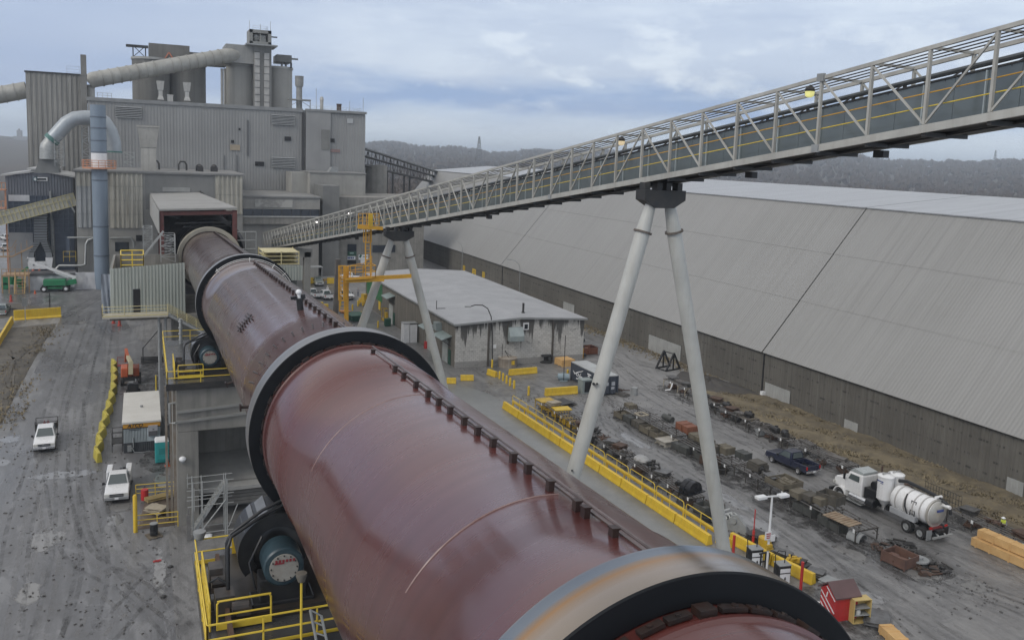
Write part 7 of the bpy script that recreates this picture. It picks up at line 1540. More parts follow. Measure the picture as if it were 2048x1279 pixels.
lt = [[U(6.55, 1.5), U(6.8, 1.35), U(6.75, 1.1), U(6.5, 1.02)], [U(6.35, 1.5), U(6.2, 1.2), U(5.95, 1.0)], [U(5.6, 1.6), U(6.0, 1.2), U(6.2, .85)], [U(5.75, 1.25), U(5.75, .9)], [U(5.75, 1.2), U(5.5, 1.22), U(5.45, .9)], [U(5.45, 1.2), U(5.2, 1.18), U(5.2, .88)], [U(5.0, 1.15), U(4.85, .9)], [U(4.6, 1.15), U(4.95, .6)], [U(4.3, 1.1), U(4.5, 1.0), U(4.3, .9), U(4.45, .78)]]
lettering(ct, 'logo_lettering', lt, .055, WHITE)
m = MB(); m.box((X0, 5.6, .66), (.03, 2.6, .14)); m.box((X0, 3.3, 2.05), (.03, 1.0, .18)); m.box((X0, 3.4, 1.8), (.03, .5, .16)); m.build('small_lettering', WHITE, ct)
put('grey_locker', 'pale grey green locker with an open dark front beside the container', lambda m, s: (m.bx(0, 1.5, 0, 1.3, 0, 1.75), m.bx(-.06, 1.56, -.06, 1.36, 1.75, 1.82)), 1, 53.0, b.y+1.6, 0, pm('locker_greygreen', (.27, .31, .30), sc=1, rough=.5), 'locker')
m = MB(); m.bx(53.35, 54.4, b.y+1.55, b.y+1.6, .2, 1.6); solo('locker_opening', m, VOID, 'dark open front panel of the grey locker by the container', 'panel')
p = G(1020, 735); t_ = thing('round_tank', 'round stained pale tank with lifting arm before the white block wall', 'tank', (p.x, p.y+1, 0)); MB().lathe([(1.35, 0), (1.38, 1.2), (1.42, 1.25), (1.42, 1.35), (0, 1.4)], n=28).build('shell', pm('stained_tank', (.42, .38, .32), (.27, .22, .17), sc=.8, rough=.6, streak=.7, sc_col=(.14, .09, .06), ssc=2.5), t_, smooth=40)
m = MB(); m.tube((-.9, 0, 1.3), (-.9, 0, 3.4), .04, 6); m.bar((.1, 0, 1.4), (-.4, .1, 2.4), .1); m.bar((-.4, .1, 2.2), (.6, 0, 1.5), .08); m.build('lifting_arm', DARKST, t_)
m = MB(); m.box((.3, -1.36, .8), (.5, .06, .6)); m.build('label', YEL, t_)
put('pedestal_wheel', 'dark pedestal with a round wheel on top before the white block wall', lambda m, s: m.lathe([(1.0, 0), (1.0, .15), (.4, .3), (.35, .9), (.85, 1.0), (.85, 1.2), (0, 1.25)], n=18), 1, G(1092, 724).x, G(1092, 724).y, 0, RUBBER, 'wheel')
put('rust_crate', 'pale timber sided box with rusty top left of the container', crate, (2.2, 2.0, 1.0), G(1128, 733).x+.6, G(1128, 733).y+1, 0, WOODN, 'crate', .1)
put('tank_frame', 'orange yellow pipe frame round black pipes behind the container', lambda m, s: ([m.bar((x_, y_, 0), (x_, y_, 1.6), .15) for x_ in (-1.4, 1.4) for y_ in (-.8, .8)], m.bar((-1.4, -.8, 1.6), (1.4, -.8, 1.6), .15), m.bar((-1.4, .8, 1.6), (1.4, .8, 1.6), .15)), 1, G(1152, 720).x+.3, G(1152, 720).y+1.8, 0, AMBER, 'frame')
put('black_pipes', 'black pipes lying inside the orange yellow frame', lambda m, s: [m.tube((-2, -.5+k*.45, .35), (2, -.5+k*.45, .4), .22, 10) for k in range(3)], 1, G(1152, 720).x+.4, G(1152, 720).y+1.8, 0, BLACK, 'pipes')
put('rust_bin', 'rusty orange bin beside the gallery leg behind the container', obin, (3.0, 2.2, 1.1), G(1180, 712).x+.3, G(1180, 712).y+2, 0, ORB, 'bin')
put('compressor_set', 'dark stacked tanks and motors at the right corner of the block workshop', lambda m, s: (m.tube((0, -1, 1.0), (0, 1.2, 1.0), .6, 14), m.tube((.1, -1, 2.3), (.1, 1, 2.3), .5, 14), m.box((0, 0, .3), (1.4, 2.4, .4)), m.box((0, .3, 3.2), (1.4, 1.6, .7))), 1, 63.6, 118.5, 0, pm('compressor_dark', (.03, .035, .04), sc=1, rough=.4), 'compressor')
for k, (xx, yy) in enumerate(((57.7, 95.2), (58.6, 97.0), (59.6, 94.8), (58.4, 99.2))): put(['pipe_bundle', 'scrap', 'oil_drum', 'plate_stack'][k], ['steel pipes stacked right of the container', 'scrap heap just right of the container doors', 'grey drum standing right of the container', 'plates stacked behind the right side of the container'][k], [bundle, scrap, lambda m, s, seed=0: m.lathe([(.45, 0), (.45, 1.0), (0, 1.0)], n=16), plates][k], (1.6, 2.4, .8), xx, yy, 0, [RKRUST, RUST, GREYP, RUST][k], 'scrap' if k == 1 else ['pipes', 'scrap', 'drum', 'plates'][k], .3, None, **({'seed': 7} if k in (1, 3) else {}))
put('cylinder_heads', 'short bluish cylinder lying left of the container', motor, (1.0, 1.6, 1.1), 53.7, 104.0, 0, pm('cyl_blue', (.3, .38, .42), sc=1), 'motor', 1.2)
def astand(m, s):
    for y_ in (-.0, 2.0):
        m.bar((-1.5, y_, .1), (0, y_, 2.6), .22); m.bar((1.5, y_, .1), (0, y_, 2.6), .22); m.bar((-1.6, y_, .1), (1.6, y_, .1), .22); m.bar((0, y_, .1), (0, y_, 2.5), .16)
    m.bar((0, 0, 2.5), (0, 2, 2.5), .12); m.bar((-1.5, 0, .1), (-1.5, 2, .1), .12)
p = G(1346, 740); put('a_frame_stand', 'pair of black A shaped steel stands by the hall wall', astand, 1, p.x, p.y, 0, BLACK, 'stand', .25)
p = G(985, 732); l_ = thing('street_lamp', 'curved street lamp before the white block wall', 'street lamp', (p.x, p.y, 0)); tz = Y(925, 612, p.y+.5).z
m = MB(); m.path([(0, 0, 0), (-.15, .1, tz*.55), (-.4, .2, tz*.82), (-.9, .4, tz*.95), (-1.6, .7, tz), (-2.6, 1.1, tz-.0), (-3.2, 1.3, tz-.2)], .08, 8); m.build('pole', DARKST, l_, smooth=60); m = MB(); m.box((-3.6, 1.5, tz-.28), (.9, .35, .2), rz=-.4); m.build('lamp_head', GREYP, l_)
m = MB(); m.box((.2, -.1, 3.0), (.45, .1, .5)); m.build('sign', WHITE, l_)
p = G(1127, 762); m = MB(); m.tube((p.x, p.y, 0), (p.x, p.y, 6.5), .05, 6); solo('thin_pole', m, DARKST, 'thin dark pole with a white box left of the container', 'pole')
p = G(1065, 724); m = MB(); m.tube((p.x, p.y, 0), (p.x, p.y, 4.0), .06, 6); m.tube((p.x, p.y, 0), (p.x, p.y, .5), .12, 8); solo('thin_pole', m, DARKST, 'thin dark post against the white block wall', 'pole')
# white cabinets, red drum etc beside the workshop
p = G(838, 693); t_ = thing('white_cabinet', 'pair of white cabinets beside the far right gallery leg', 'cabinet', (p.x-.8, p.y+3, 0)); m = MB(); m.bx(-.9, .1, 0, 1.6, 0, 3.2); m.bx(.2, 1.4, 0, 1.6, 0, 3.0); m.build('cabinets', WHITE, t_, bevel=.04); m = MB(); m.bx(-.95, 1.45, -.05, 1.65, 3.2, 3.28); m.build('tops', GREYP, t_)
p = G(850, 705); put('red_drum', 'red drum between the white cabinets and the kiln', lambda m, s: m.lathe([(.42, 0), (.42, 1.1), (0, 1.12)], n=16), 1, p.x+1.2, p.y+3, .0, REDP, 'drum')
for k, (px, py, c_) in enumerate(((774, 640, 'yellow and black pump set by the workshop door'), (712, 640, 'dark green skip below the amber post'), (690, 625, 'orange pallet load at the amber ladder foot'))):
    p = G(px, py); put(['pump_set', 'skip', 'pallet_load'][k], c_, [lambda m, s: (m.bx(-.8, .8, -.6, .6, 0, .3), m.bar((-.8, -.6, 0), (-.8, -.6, 2.2), .12), m.bar((.8, -.6, 0), (.8, -.6, 2.2), .12), m.bar((-.8, .6, 0), (-.8, .6, 2.2), .12), m.bar((.8, .6, 0), (.8, .6, 2.2), .12), m.bar((-.8, -.6, 2.2), (.8, -.6, 2.2), .12), m.bar((-.8, .6, 2.2), (.8, .6, 2.2), .12), m.tube((0, 0, .3), (0, 0, 1.5), .4, 10)), lambda m, s: m.loft([[(-1.2, -1.6, .1), (1.2, -1.6, .1), (1.2, 1.6, .1), (-1.2, 1.6, .1)], [(-1.5, -2.1, 1.2), (1.5, -2.1, 1.2), (1.5, 2.1, 1.2), (-1.5, 2.1, 1.2)]]), plates][k], (2, 2, 1), p.x, p.y, 0, [YST, GREEN, pm('orange_load', (.5, .22, .12), sc=1)][k], ['pump', 'skip', 'pallet'][k], .1)
p = G(800, 648); put('engine', 'dark engine block on the ground by the workshop door', motor, (1.2, 1.6, 1.2), p.x, p.y, 0, BLACK, 'engine', 1.0)
p = G(783, 654); put('wheeled_bin', 'dark green bin by the workshop wall', lambda m, s: (m.bx(-.5, .5, -.5, .5, .1, 1.3), m.bx(-.55, .55, -.55, .55, 1.3, 1.4)), 1, 39.9, 146.5, 0, GREEN, 'bin')
p = G(735, 612); put('forklift_hood', 'small yellow loader partly behind the far left gallery leg', lambda m, s: (m.bx(-.9, .9, -1.4, 1.4, .5, 1.3), m.bx(-.8, .8, -.9, .5, 1.3, 2.3), [m.tube((x_, y_, .45), (x_+.2, y_, .45), .45, 12) for x_ in (-1.1, .9) for y_ in (-.9, .9)]), 1, p.x, p.y+1.5, 0, YST, 'loader', .2)
for k, px in enumerate((641, 651, 668, 681, 690, 705, 716)):
    p = G(px, 612+(k % 3)*4); m = MB(); m.bx(-.5, .5, -.35, .35, 0, .8) if k in (0, 1) else m.lathe([(.17, 0), (.17, 1.15), (0, 1.2)], n=10); o = m.build('bollard' if k > 1 else 'barrier_block', YEL, None); o.location = (p.x, p.y, 0)
    tag(o, ('yellow block beside the parked pickups, %s' % ('left one', 'right one')[k]) if k < 2 else 'yellow bollard in the car park edge row, %s from the left' % nm[k-2], 'barrier' if k < 2 else 'bollard', 'yellow markers along the car park')
# ------------------------------------------------------------------ amber service platform on the far support frame
yA = 76.0
am = thing('service_platform', 'amber service platform, cage and ladder hung on the far gallery support', 'platform', (Y(700, 555, yA).x, yA, 0)); q = lambda x, y, dy=0: Y(x, y, yA+dy)
def ab(name, fn, mat=AMBER): m = MB(); fn(m); return m.build(name, mat, am, w=True)
ab('beam', lambda m: (m.bar(q(690, 559), q(822, 551.5), .30, .34), m.bar(q(690, 563, -1.1), q(768, 560, -1.1), .2, .2)))
ab('column', lambda m: m.bar(q(693.5, 532), Vector((q(693, 630).x, yA, 0)), .34))
ab('landing', lambda m: m.loft([[q(690, 556, -1.4), q(745, 553, -1.4), q(745, 553, .2), q(690, 556, .2)], [v-Vector((0, 0, .2)) for v in (q(690, 556, -1.4), q(745, 553, -1.4), q(745, 553, .2), q(690, 556, .2))]]))
z0 = q(718, 554).z
rail(am, [(q(694, 554).x, yA-1.3, z0+.1), (q(744, 554).x, yA-1.3, z0+.1), (q(744, 554).x, yA+.1, z0+.1)], h=1.1, mat=AMBER, r=.035, sp=1.2); rail(am, [(q(694, 554).x, yA+.1, z0+.1), (q(728, 540).x, yA+.1, z0+.35), (q(744, 530).x, yA+.1, z0+1.0)], h=.9, mat=AMBER, r=.035, sp=1.0)
def lad(x0, x1, yt, yb, dy):
    a0, a1, b0, b1 = q(x0, yt, dy), q(x1, yt, dy), q(x0, yb, dy), q(x1, yb, dy)
    def f(m):
        m.bar(a0, b0, .09); m.bar(a1, b1, .09); n = int((a0.z-b0.z)/.3)
        for k in range(n+1): m.bar(a0.lerp(b0, k/n), a1.lerp(b1, k/n), .05)
    ab('ladder', f)
lad(731, 741, 452, 552, -.6); lad(679, 689, 532, 622, -.4)
def cage(x0, x1, yt, yb, nh, nv, dep=1.3):
    def f(m):
        for k in range(nv+1):
            u = x0+(x1-x0)*k/nv
            for dy in (-dep/2-.4, dep/2-.4): m.bar(q(u, yt, dy), q(u, yb, dy), .055)
        for k in range(nh+1):
            v = yt+(yb-yt)*k/nh
            for dy in (-dep/2-.4, dep/2-.4): m.bar(q(x0, v, dy), q(x1, v, dy), .05)
            for u in (x0, x1): m.bar(q(u, v, -dep/2-.4), q(u, v, dep/2-.4), .05)
    ab('cage', f)
cage(717, 758, 427, 450, 3, 5, 1.5); cage(677, 692, 531, 600, 6, 3, .9); cage(727, 743, 458, 484, 3, 3, .9)
ab('cage_floor', lambda m: m.loft([[q(715, 450, -1.4), q(766, 453, -1.4), q(766, 453, .5), q(715, 450, .5)], [v-Vector((0, 0, .32)) for v in (q(715, 450, -1.4), q(766, 453, -1.4), q(766, 453, .5), q(715, 450, .5))]]))
ab('control_box', lambda m: m.box(q(741, 440, -1.3), (.35, .3, 1.1)), YST); p = q(676, 560, 2)
m = MB(); m.bar((q(674, 600).x, yA+3, 0), (q(676, 518, 3).x, yA+3, q(676, 518, 3).z), .42); solo('timber_pole', m, pm('weathered_pole', (.09, .085, .08), (.14, .13, .12), sc=1, rough=.85), 'weathered dark pole standing left of the amber platform', 'pole')

# ------------------------------------------------------------------ fuel pumps and the red shed, near right
def post(px, py, h, label, r=.11): p = G(px, py); m = MB(); m.lathe([(r, 0), (r, h), (0, h)], n=12); o = m.build('red_post', REDP, None, smooth=40); o.location = (p.x, p.y, 0); tag(o, label, 'post', 'red posts round the fuel pumps'); return p
post(1466, 1112, 1.75, 'red post nearest the pale gallery leg at the pumps'); post(1568, 1163, 1.5, 'red post beside the right hand fuel pump'); post(1601, 1180, 2.2, 'red post rightmost of the pump posts')
p = post(1505, 1096, 1.5, 'thick red post under the tall thin red pole'); m = MB(); m.tube((0, 0, 1.5), (0, 0, 3.3), .045, 8); o = m.build('red_pole', REDP, None, smooth=40); o.location = (p.x, p.y, 0); tag(o, 'tall thin red pole with a dark tip above the fuel pump', 'pole')
def pump(px, py, label, w_, rz):
    p = G(px, py); t_ = thing('fuel_pump', label, 'fuel pump', (p.x, p.y, 0), rz)
    m = MB(); m.bx(-w_/2, w_/2, -.4, .4, .05, 1.62); m.build('cabinet', BLACK, t_, bevel=.03)
    m = MB(); m.bx(-w_/2+.06, w_/2-.06, -.43, -.4, .12, 1.02); m.bx(-w_/2+.06, w_/2-.06, -.43, -.4, 1.12, 1.42); m.build('front_panel', WHITE, t_)
    m = MB(); m.bx(-w_/2-.02, w_/2+.02, -.42, .42, 1.62, 1.68); m.build('top', GREYP, t_)
    m = MB(); m.path([(-w_/2-.05, 0, 1.2), (-w_/2-.25, -.1, 2.4), (-w_/2-.05, -.15, 2.75), (.1, -.1, 2.6), (.15, 0, 1.7)], .035, 6); m.path([(-w_/2-.08, 0, 1.2), (-w_/2-.3, -.2, .5), (-w_/2-.1, -.3, .2)], .03, 6); m.build('hose', RUBBER, t_, smooth=50)
    m = MB(); m.sphere((0, -.44, .65), .12, 8, 6, (.6, .3, 1.4)); m.build('emblem', BLACK, t_)
    return t_
pump(1507, 1135, 'white and black fuel pump with a hose looped above it', 1.0, -.15); pump(1562, 1168, 'second fuel pump beside the red post, with grey top', .95, -.15)
p = G(1524, 1142); put('hose_stand', 'black hose stand with a red nozzle between the two fuel pumps', lambda m, s: (m.bar((-.25, 0, 0), (-.25, 0, 1.3), .1), m.bar((.25, 0, 0), (.25, 0, 1.4), .1), m.bar((-.4, 0, 1.35), (.4, 0, 1.4), .1), m.bar((-.25, 0, .7), (.25, 0, .7), .1), m.path([(.3, 0, 1.4), (.7, .1, 1.2), (.6, .1, .5)], .05, 6)), 1, p.x+.2, p.y+.2, 0, BLACK, 'stand')
p = G(1533, 1138); ty = p.y; tz = Y(1543, 992, ty).z; l_ = thing('yard_lamp', 'white yard lamp post with two flat heads above the fuel pumps', 'lamp post', (p.x, ty, 0))
m = MB(); m.tube((0, 0, 0), (0, 0, tz), .10, 12, .08); m.bar((-.75, .1, tz), (.75, -.1, tz), .1); m.build('pole', WHITE, l_, smooth=40)
for s in (-1, 1): m = MB(); m.box((s*.95, -s*.12, tz+.0), (.85, .5, .22)); m.box((s*.95, -s*.12, tz-.13), (.6, .36, .06)); m.build('lamp_head', WHITE, l_, bevel=.04)
m = MB(); m.box((-.22, -.15, tz*.48), (.6, .05, .62)); m.box((.22, -.18, tz*.44), (.4, .05, .5)); sg = m.build('sign', WHITE, l_)
m = MB(); 
for k in range(3): m.box((-.22, -.19, tz*.48+.17-.16*k), (.42-.06*k, .02, .07))
m.build('sign_lettering', REDP, sg)
m = MB(); m.box((0, -.1, tz*.33), (.5, .2, .25)); m.box((.05, -.12, tz*.29), (.6, .15, .12)); m.build('junction', YST, l_)
p = G(1541, 1118); put('valve_set', 'cluster of yellow and grey valves behind the lamp post', scrap, (1.0, .8, 1.2), p.x+.7, p.y-1.6, .2, YST, 'valves', .3, seed=77)
sh = thing('red_shed', 'small red shed with white diagonal stripes and brown gabled roof', 'shed', (43.7, 41.9, 0), -.12)
m = MB(); m.prism([(-.8, 0), (.8, 0), (.8, 1.75), (0, 2.35), (-.8, 1.75)], -.85, .95, 'yz'); m.build('walls', REDP, sh)
m = MB(); m.prism([(-.98, 1.68), (0, 2.42), (.98, 1.68), (.98, 1.78), (0, 2.54), (-.98, 1.78)], -1.0, 1.1, 'yz'); m.build('roof', pm('shed_roof', (.13, .075, .075), (.10, .06, .06), sc=1, rough=.6), sh)
m = MB()
for k in range(5):
    y0, z0 = .75, 2.0-k*.42; y1, z1 = -.75, z0-1.0
    if z1 < .05: y1 = y0-(z0-.05)*1.5; z1 = .05
    if k == 0: y0, z0 = .2, 2.1; y1, z1 = -.75, 1.45
    m.bar((-.87, y0, z0), (-.87, y1, z1), .03, .07)
m.build('stripes', WHITE, sh); m = MB(); m.box((-.88, .1, 1.55), (.03, .1, .4), rx=.2); m.build('number_mark', WHITE, sh)
cbn = thing('yellow_cabinet', 'open pale yellow cabinet with shelves standing against the red shed', 'cabinet', (44.5, 40.75, 0), -.2); m = MB(); CY = pm('cream_yellow', (.55, .42, .16), (.46, .34, .13), sc=1, rough=.5)
m.bx(-.65, -.6, -.35, .35, 0, 1.65); m.bx(.6, .65, -.35, .35, 0, 1.65); m.bx(-.6, .6, .3, .35, 0, 1.65); m.bx(-.65, .65, -.35, .35, 1.65, 1.7); m.bx(-.6, .6, -.35, .3, .0, .08); m.build('case', CY, cbn)
for z_ in (.55, 1.05): m = MB(); m.bx(-.6, .6, -.32, .3, z_, z_+.04); m.build('shelf', GREYP, cbn)
m = MB(); m.lathe([(.18, 0), (.2, .2), (.12, .36), (0, .38)], (-.2, -.05, .59), 'Z', 12); o = m.build('white_jug', pm('jug_white', (.5, .5, .48), sc=2), None, smooth=50); o.location = (44.5, 40.75, 0); tag(o, 'translucent white jug on the middle cabinet shelf', 'jug')
put('pipe_grid', 'bent white pipes lying behind the red shed', lambda m, s: [m.path([(0, k*.22, .2), (.7, k*.22, .25), (1.1, k*.22, .05), (2.0, k*.22, .1)], .05, 6) for k in range(6)], 1, 42.4, 42.9, 0, WHITE, 'pipes', -.9)
put('debris_beam', 'dark beam and planks left of the red shed', lambda m, s: (m.bar((-1, 0, .3), (1, 0, .3), .3), m.bar((-1, -.5, .1), (1.2, -.7, .1), .12)), 1, 42.4, 41.9, 0, DARKST, 'beam', .1)
# ------------------------------------------------------------------ kiln piers, roller stations
def axis(y): return Vector((7.515+.0073*y, y, H-9.861-.0407*y))
DECK = pm('wet_deck_plate', (.10, .10, .10), (.06, .06, .06), sc=.8, rough=.25, metal=.2)
def pier(y0, y1, zt, label, hole, x0=2.3, x1=13.3):
    p_ = thing('kiln_pier', label, 'pier', (x0, y0, 0))
    if hole:
        boxb('leg', x0, 3.86, y0, y1, 0, 7.85, CONC, p_); boxb('leg', 11.5, x1, y0, y1, 0, 7.85, CONC, p_); boxb('cap_beam', x0, x1, y0, y1, 7.88, zt-.32, CONC, p_)
        boxb('back_wall', 3.86, 11.5, y0+6, y0+6.4, 0, 7.86, CONC, p_)
        m = MB(); m.loft([[(3.9, y0+5.9, 3.9), (11.4, y0+5.9, 3.9), (11.4, y0+5.9, 3.6), (3.9, y0+5.9, 3.6)], [(3.9, y0+.6, 2.6), (11.4, y0+.6, 2.6), (11.4, y0+.6, 2.3), (3.9, y0+.6, 2.3)]]); m.build('sloping_slab', pm('slab_concrete', (.36, .36, .345), (.28, .28, .27), sc=.4, rough=.75, streak=.3), p_, w=True)
        boxb('inner_block', 5.4, 11.4, y0+3.0, y0+5.8, 0, 2.2, CONC, p_)
        m = MB()
        for z_ in (9.55, 8.75): m.bar((x0-.05, y0-.12, z_), (8.5, y0-.12, z_+.35), .2)
        m.build('conduits', pm('conduit_grey', (.27, .27, .255), sc=1, rough=.6), p_, w=True)
        m = MB(); m.path([(x0-.12, y0+.4, 10.2), (x0-.55, y0+.3, 10.2), (x0-.55, y0+.3, 8.6), (x0-.1, y0-.1, 8.7)], .1, 7); m.path([(3.0, y0-.12, 4.4), (3.0, y0-.12, 3.2), (3.5, y0-.12, 3.1), (3.5, y0-.12, 1.2)], .04, 6); m.build('pipe', GALV, p_, w=True, smooth=40)
        lp = Y(365, 917, y0-.2); m = MB(); m.sphere((lp.x, y0-.25, lp.z), .28, 12, 8, (1, 1, .8)); m.build('bulkhead_lamp', WHITE, p_, w=True, smooth=60)
        m = MB(); m.box((lp.x, y0-.1, lp.z-.25), (.3, .2, .2)); m.build('lamp_base', GREYP, p_, w=True)
        m = MB()
        for xx in (1.5, 1.85): m.bar((xx, y0+1.2, 0), (xx, y0+1.2, zt-.4), .18)
        m.bar((2.1, y0+.5, 0), (2.1, y0+.5, zt-.4), .22, .1)
        m.build('side_posts', pm('rusty_post', (.20, .16, .12), (.27, .25, .22), sc=1, rough=.8), p_, w=True)
    else:
        boxb('body', x0+.6, x1, y0+.5, y1, 0, zt-.32, CONC, p_)
    boxb('deck', x0-.75, x1+.4, y0-.25, y1+1.0, zt-.3, zt, DECK, p_)
    boxb('deck_edge', x0-.8, x1+.45, y0-.33, y0-.26, zt-.42, zt+.12, DARKST, p_)
    return p_
ZP2, ZP3 = 11.8, 12.95
P2_ = pier(70.9, 86.5, ZP2, 'tall stained concrete pier with a deep opening under the third riding ring', True)
P3_ = pier(29.6, 36.8, ZP3, 'concrete pier with wet steel deck under the second riding ring', False, 2.5)
BLUEH = pm('bearing_blue', (.04, .072, .088), (.018, .038, .05), sc=1.2, rough=.4, streak=.3, sc_col=(.03, .04, .045), ssc=2)
def station(tb, y0, y1, zdeck, label, cx, cz, rr):
    s_ = thing('roller_station', label, 'roller station', (cx, y0, zdeck))
    yc = (y0+y1)/2
    m = MB(); m.lathe([(0, y0-.1), (rr*.86, y0-.1), (rr, y0), (rr, y1), (rr*.86, y1+.1), (0, y1+.1)], (cx, 0, cz), 'Y', 40); m.build('roller', pm('roller_steel', (.04, .04, .042), (.07, .068, .065), sc=1, rough=.35, metal=.6), s_, w=True, smooth=40)
    m = MB(); m.tube((cx, y0-1.5, cz), (cx, y1+1.4, cz), .42, 20); m.build('shaft', DARKST, s_, w=True, smooth=40)
    for ya, yb, nm_ in ((y0-1.75, y0-.55, 'front'), (y1+.5, y1+1.5, 'rear')):
        m = MB(); m.lathe([(0, ya), (.70, ya), (.76, ya+.06), (.76, yb-.06), (.70, yb), (0, yb)], (cx, 0, cz), 'Y', 32); h_ = m.build('bearing_housing', BLUEH, s_, w=True, smooth=35)
        m = MB(); m.bx(cx-.85, cx+.85, ya+.1, yb-.1, zdeck+.35, cz-.45); m.bx(cx-1.15, cx+1.15, ya+.05, yb-.05, zdeck+.3, zdeck+.5); m.build('bearing_block', BLACK, s_, w=True, bevel=.04)
        if nm_ == 'front':
            m = MB(); m.lathe([(.54, ya-.02), (.54, ya-.07), (.0, ya-.09)], (cx, 0, cz), 'Y', 28); c_ = m.build('end_cover', pm('cover_grey', (.36, .345, .31), (.27, .25, .22), sc=1.5, rough=.6), h_); c_.location = -s_.location
            m = MB()
            for k in range(12): a_ = 2*PI*k/12; m.tube((cx+.48*math.cos(a_), ya-.12, cz+.48*math.sin(a_)), (cx+.48*math.cos(a_), ya-.06, cz+.48*math.sin(a_)), .03, 6)
            b_ = m.build('bolts', DARKST, h_); b_.location = -s_.location
            m = MB(); m.bx(cx-.36, cx+.0, ya-.105, ya-.09, cz+.18, cz+.23); 
            for k in range(6): m.bx(cx-.33+k*.13, cx-.25+k*.13, ya-.105, ya-.09, cz+.24, cz+.34)
            l_ = m.build('cover_lettering', pm('cover_red', (.28, .03, .04)), h_); l_.location = -s_.location
    # guard: dark half shell round the outside of the roller, pale top plates
    m = MB(); g = rr+.22; m.lathe([(g, y0-.25), (g+.06, y0-.25), (g+.06, y1+.25), (g, y1+.25), (g, y0-.25)], (cx, 0, cz), 'Y', 26, a0=R(75), a1=R(215)); m.lathe([(.98, y0-.3), (g+.06, y0-.3), (g+.06, y0-.22), (.98, y0-.22), (.98, y0-.3)], (cx, 0, cz), 'Y', 26, a0=R(40), a1=R(215)); m.build('roller_guard', BLACK, s_, w=True, smooth=40)
    m = MB(); m.box((cx-.60, yc, cz+rr+.16), (.6, y1-y0+.25, .06), ry=-.7); m.box((cx-1.05, yc, cz+rr-.18), (.6, y1-y0+.3, .05), ry=-.85); m.build('guard_plate', pm('guard_grey', (.20, .205, .21), (.14, .143, .148), sc=1, rough=.4, metal=.2), s_, w=True)
    m = MB()
    for dy in (0, .45): m.path([(cx-1.95, y0-.5-dy, zdeck+.1), (cx-1.95, y0-.5-dy, cz+.7), (cx-1.8, y0-.4-dy*.6, cz+1.0), (cx-.6, y0-.2, cz+rr+.45-dy*.5), (cx+.2, y0-.1, cz+rr+.75-dy*.5)], .07, 8)
    m.path([(cx-1.0, y0-1.4, cz-.9), (cx-1.2, y0-1.2, cz+.1), (cx-.7, y0-.9, cz+.95)], .05, 6); m.path([(cx-2.6, y0-.6, zdeck+.1), (cx-2.6, y0-.6, zdeck+1.1), (cx-2.3, y0-.7, zdeck+1.3), (cx-1.9, y0-.8, zdeck+1.0)], .05, 6); m.build('pipework', BLACK, s_, w=True, smooth=50)
    m = MB(); m.bx(cx-2.0, cx+2.4, y0-2.0, y1+1.8, zdeck, zdeck+.35); m.build('base_frame', pm('oily_base', (.045, .037, .03), (.03, .027, .024), sc=1, rough=.4), s_, w=True)
    m = MB(); m.box((cx-2.1, y0-1.1, zdeck+.55), (.7, .8, .7)); m.box((cx-1.5, y0-1.9, zdeck+.5), (.5, .4, .3)); m.tube((cx-1.9, y0-1.9, zdeck+.65), (cx-1.3, y0-1.9, zdeck+.65), .2, 10); m.box((cx-2.3, y0+.4, zdeck+.8), (.5, .7, 1.0)); m.tube((cx-2.5, y0-.2, zdeck+.9), (cx-2.0, y0-.2, zdeck+.9), .22, 10); m.build('pump_unit', pm('oily_pump', (.08, .065, .055), (.05, .05, .05), sc=2, rough=.45), s_, w=True)
    # yellow guards round the pump
    x0, x1, yy0, yy1 = cx-2.45, cx-.55, y0-2.3, y0-.2; z_ = zdeck+.08
    m = MB()
    for z in (.55, 1.1): m.path([(x1, yy0, z_+z), (x0, yy0, z_+z)], .035, 6)
    m.path([(x1, yy0, z_), (x1, yy0, z_+1.0), (x1-.08, yy0, z_+1.1), (x0+.08, yy0, z_+1.1), (x0, yy0, z_+1.0), (x0, yy0, z_)], .04, 6); m.bx(x0, x1, yy0-.03, yy0+.03, z_, z_+.26)
    for z in (.4, .75, 1.1): m.tube((x0-.25, yy0, z_+z), (x0-.25, yy1+2.2, z_+z), .035, 6)
    for k in range(4): y_ = yy0+(yy1+2.2-yy0)*k/3; m.tube((x0-.25, y_, z_), (x0-.25, y_, z_+1.1), .04, 6)
    m.bx(x0-.28, x0-.22, yy0, yy1+2.2, z_, z_+.15); m.build('guard_rail', YRAIL, s_, w=True, smooth=40)
    return s_
A2_, A3_ = axis(75.2), axis(33.8)
station(None, 74.6, 75.9, ZP2, 'blue ended support roller with black guard under the third riding ring', A2_.x-3.15, A2_.z-4.15, 1.12)
station(None, 33.2, 34.6, ZP3, 'big blue ended support roller with black guard under the second riding ring', A3_.x-3.05, A3_.z-4.4, 1.25)
def prail(name, label, pts, h, sp, mat=YRAIL, **k):
    o = rail(None, pts, h=h, sp=sp, mat=mat, r=.036, name=name, **k); tag(o, label, 'railing'); return o
ex = 1.72
prail('deck_railing', 'yellow railing along the front and left edges of the nearest kiln pier deck', [(7.5, 29.5, ZP3), (ex+.1, 29.5, ZP3), (ex+.1, 36.6, ZP3), (3.6, 36.6, ZP3)], 1.1, 2.2, toe=True)
prail('deck_railing', 'pale yellow railing round the higher pier deck beyond the trailer', [(9, 70.75, ZP2), (1.62, 70.75, ZP2), (1.62, 86.8, ZP2), (9, 86.8, ZP2)], 1.1, 2.4)
m = MB(); m.bx(3.3, 3.9, 36.55, 36.62, ZP3+.1, ZP3+1.0); solo('rail_panel', m, YEL, 'yellow sheet panel set in the back railing of the nearest pier deck', 'panel')
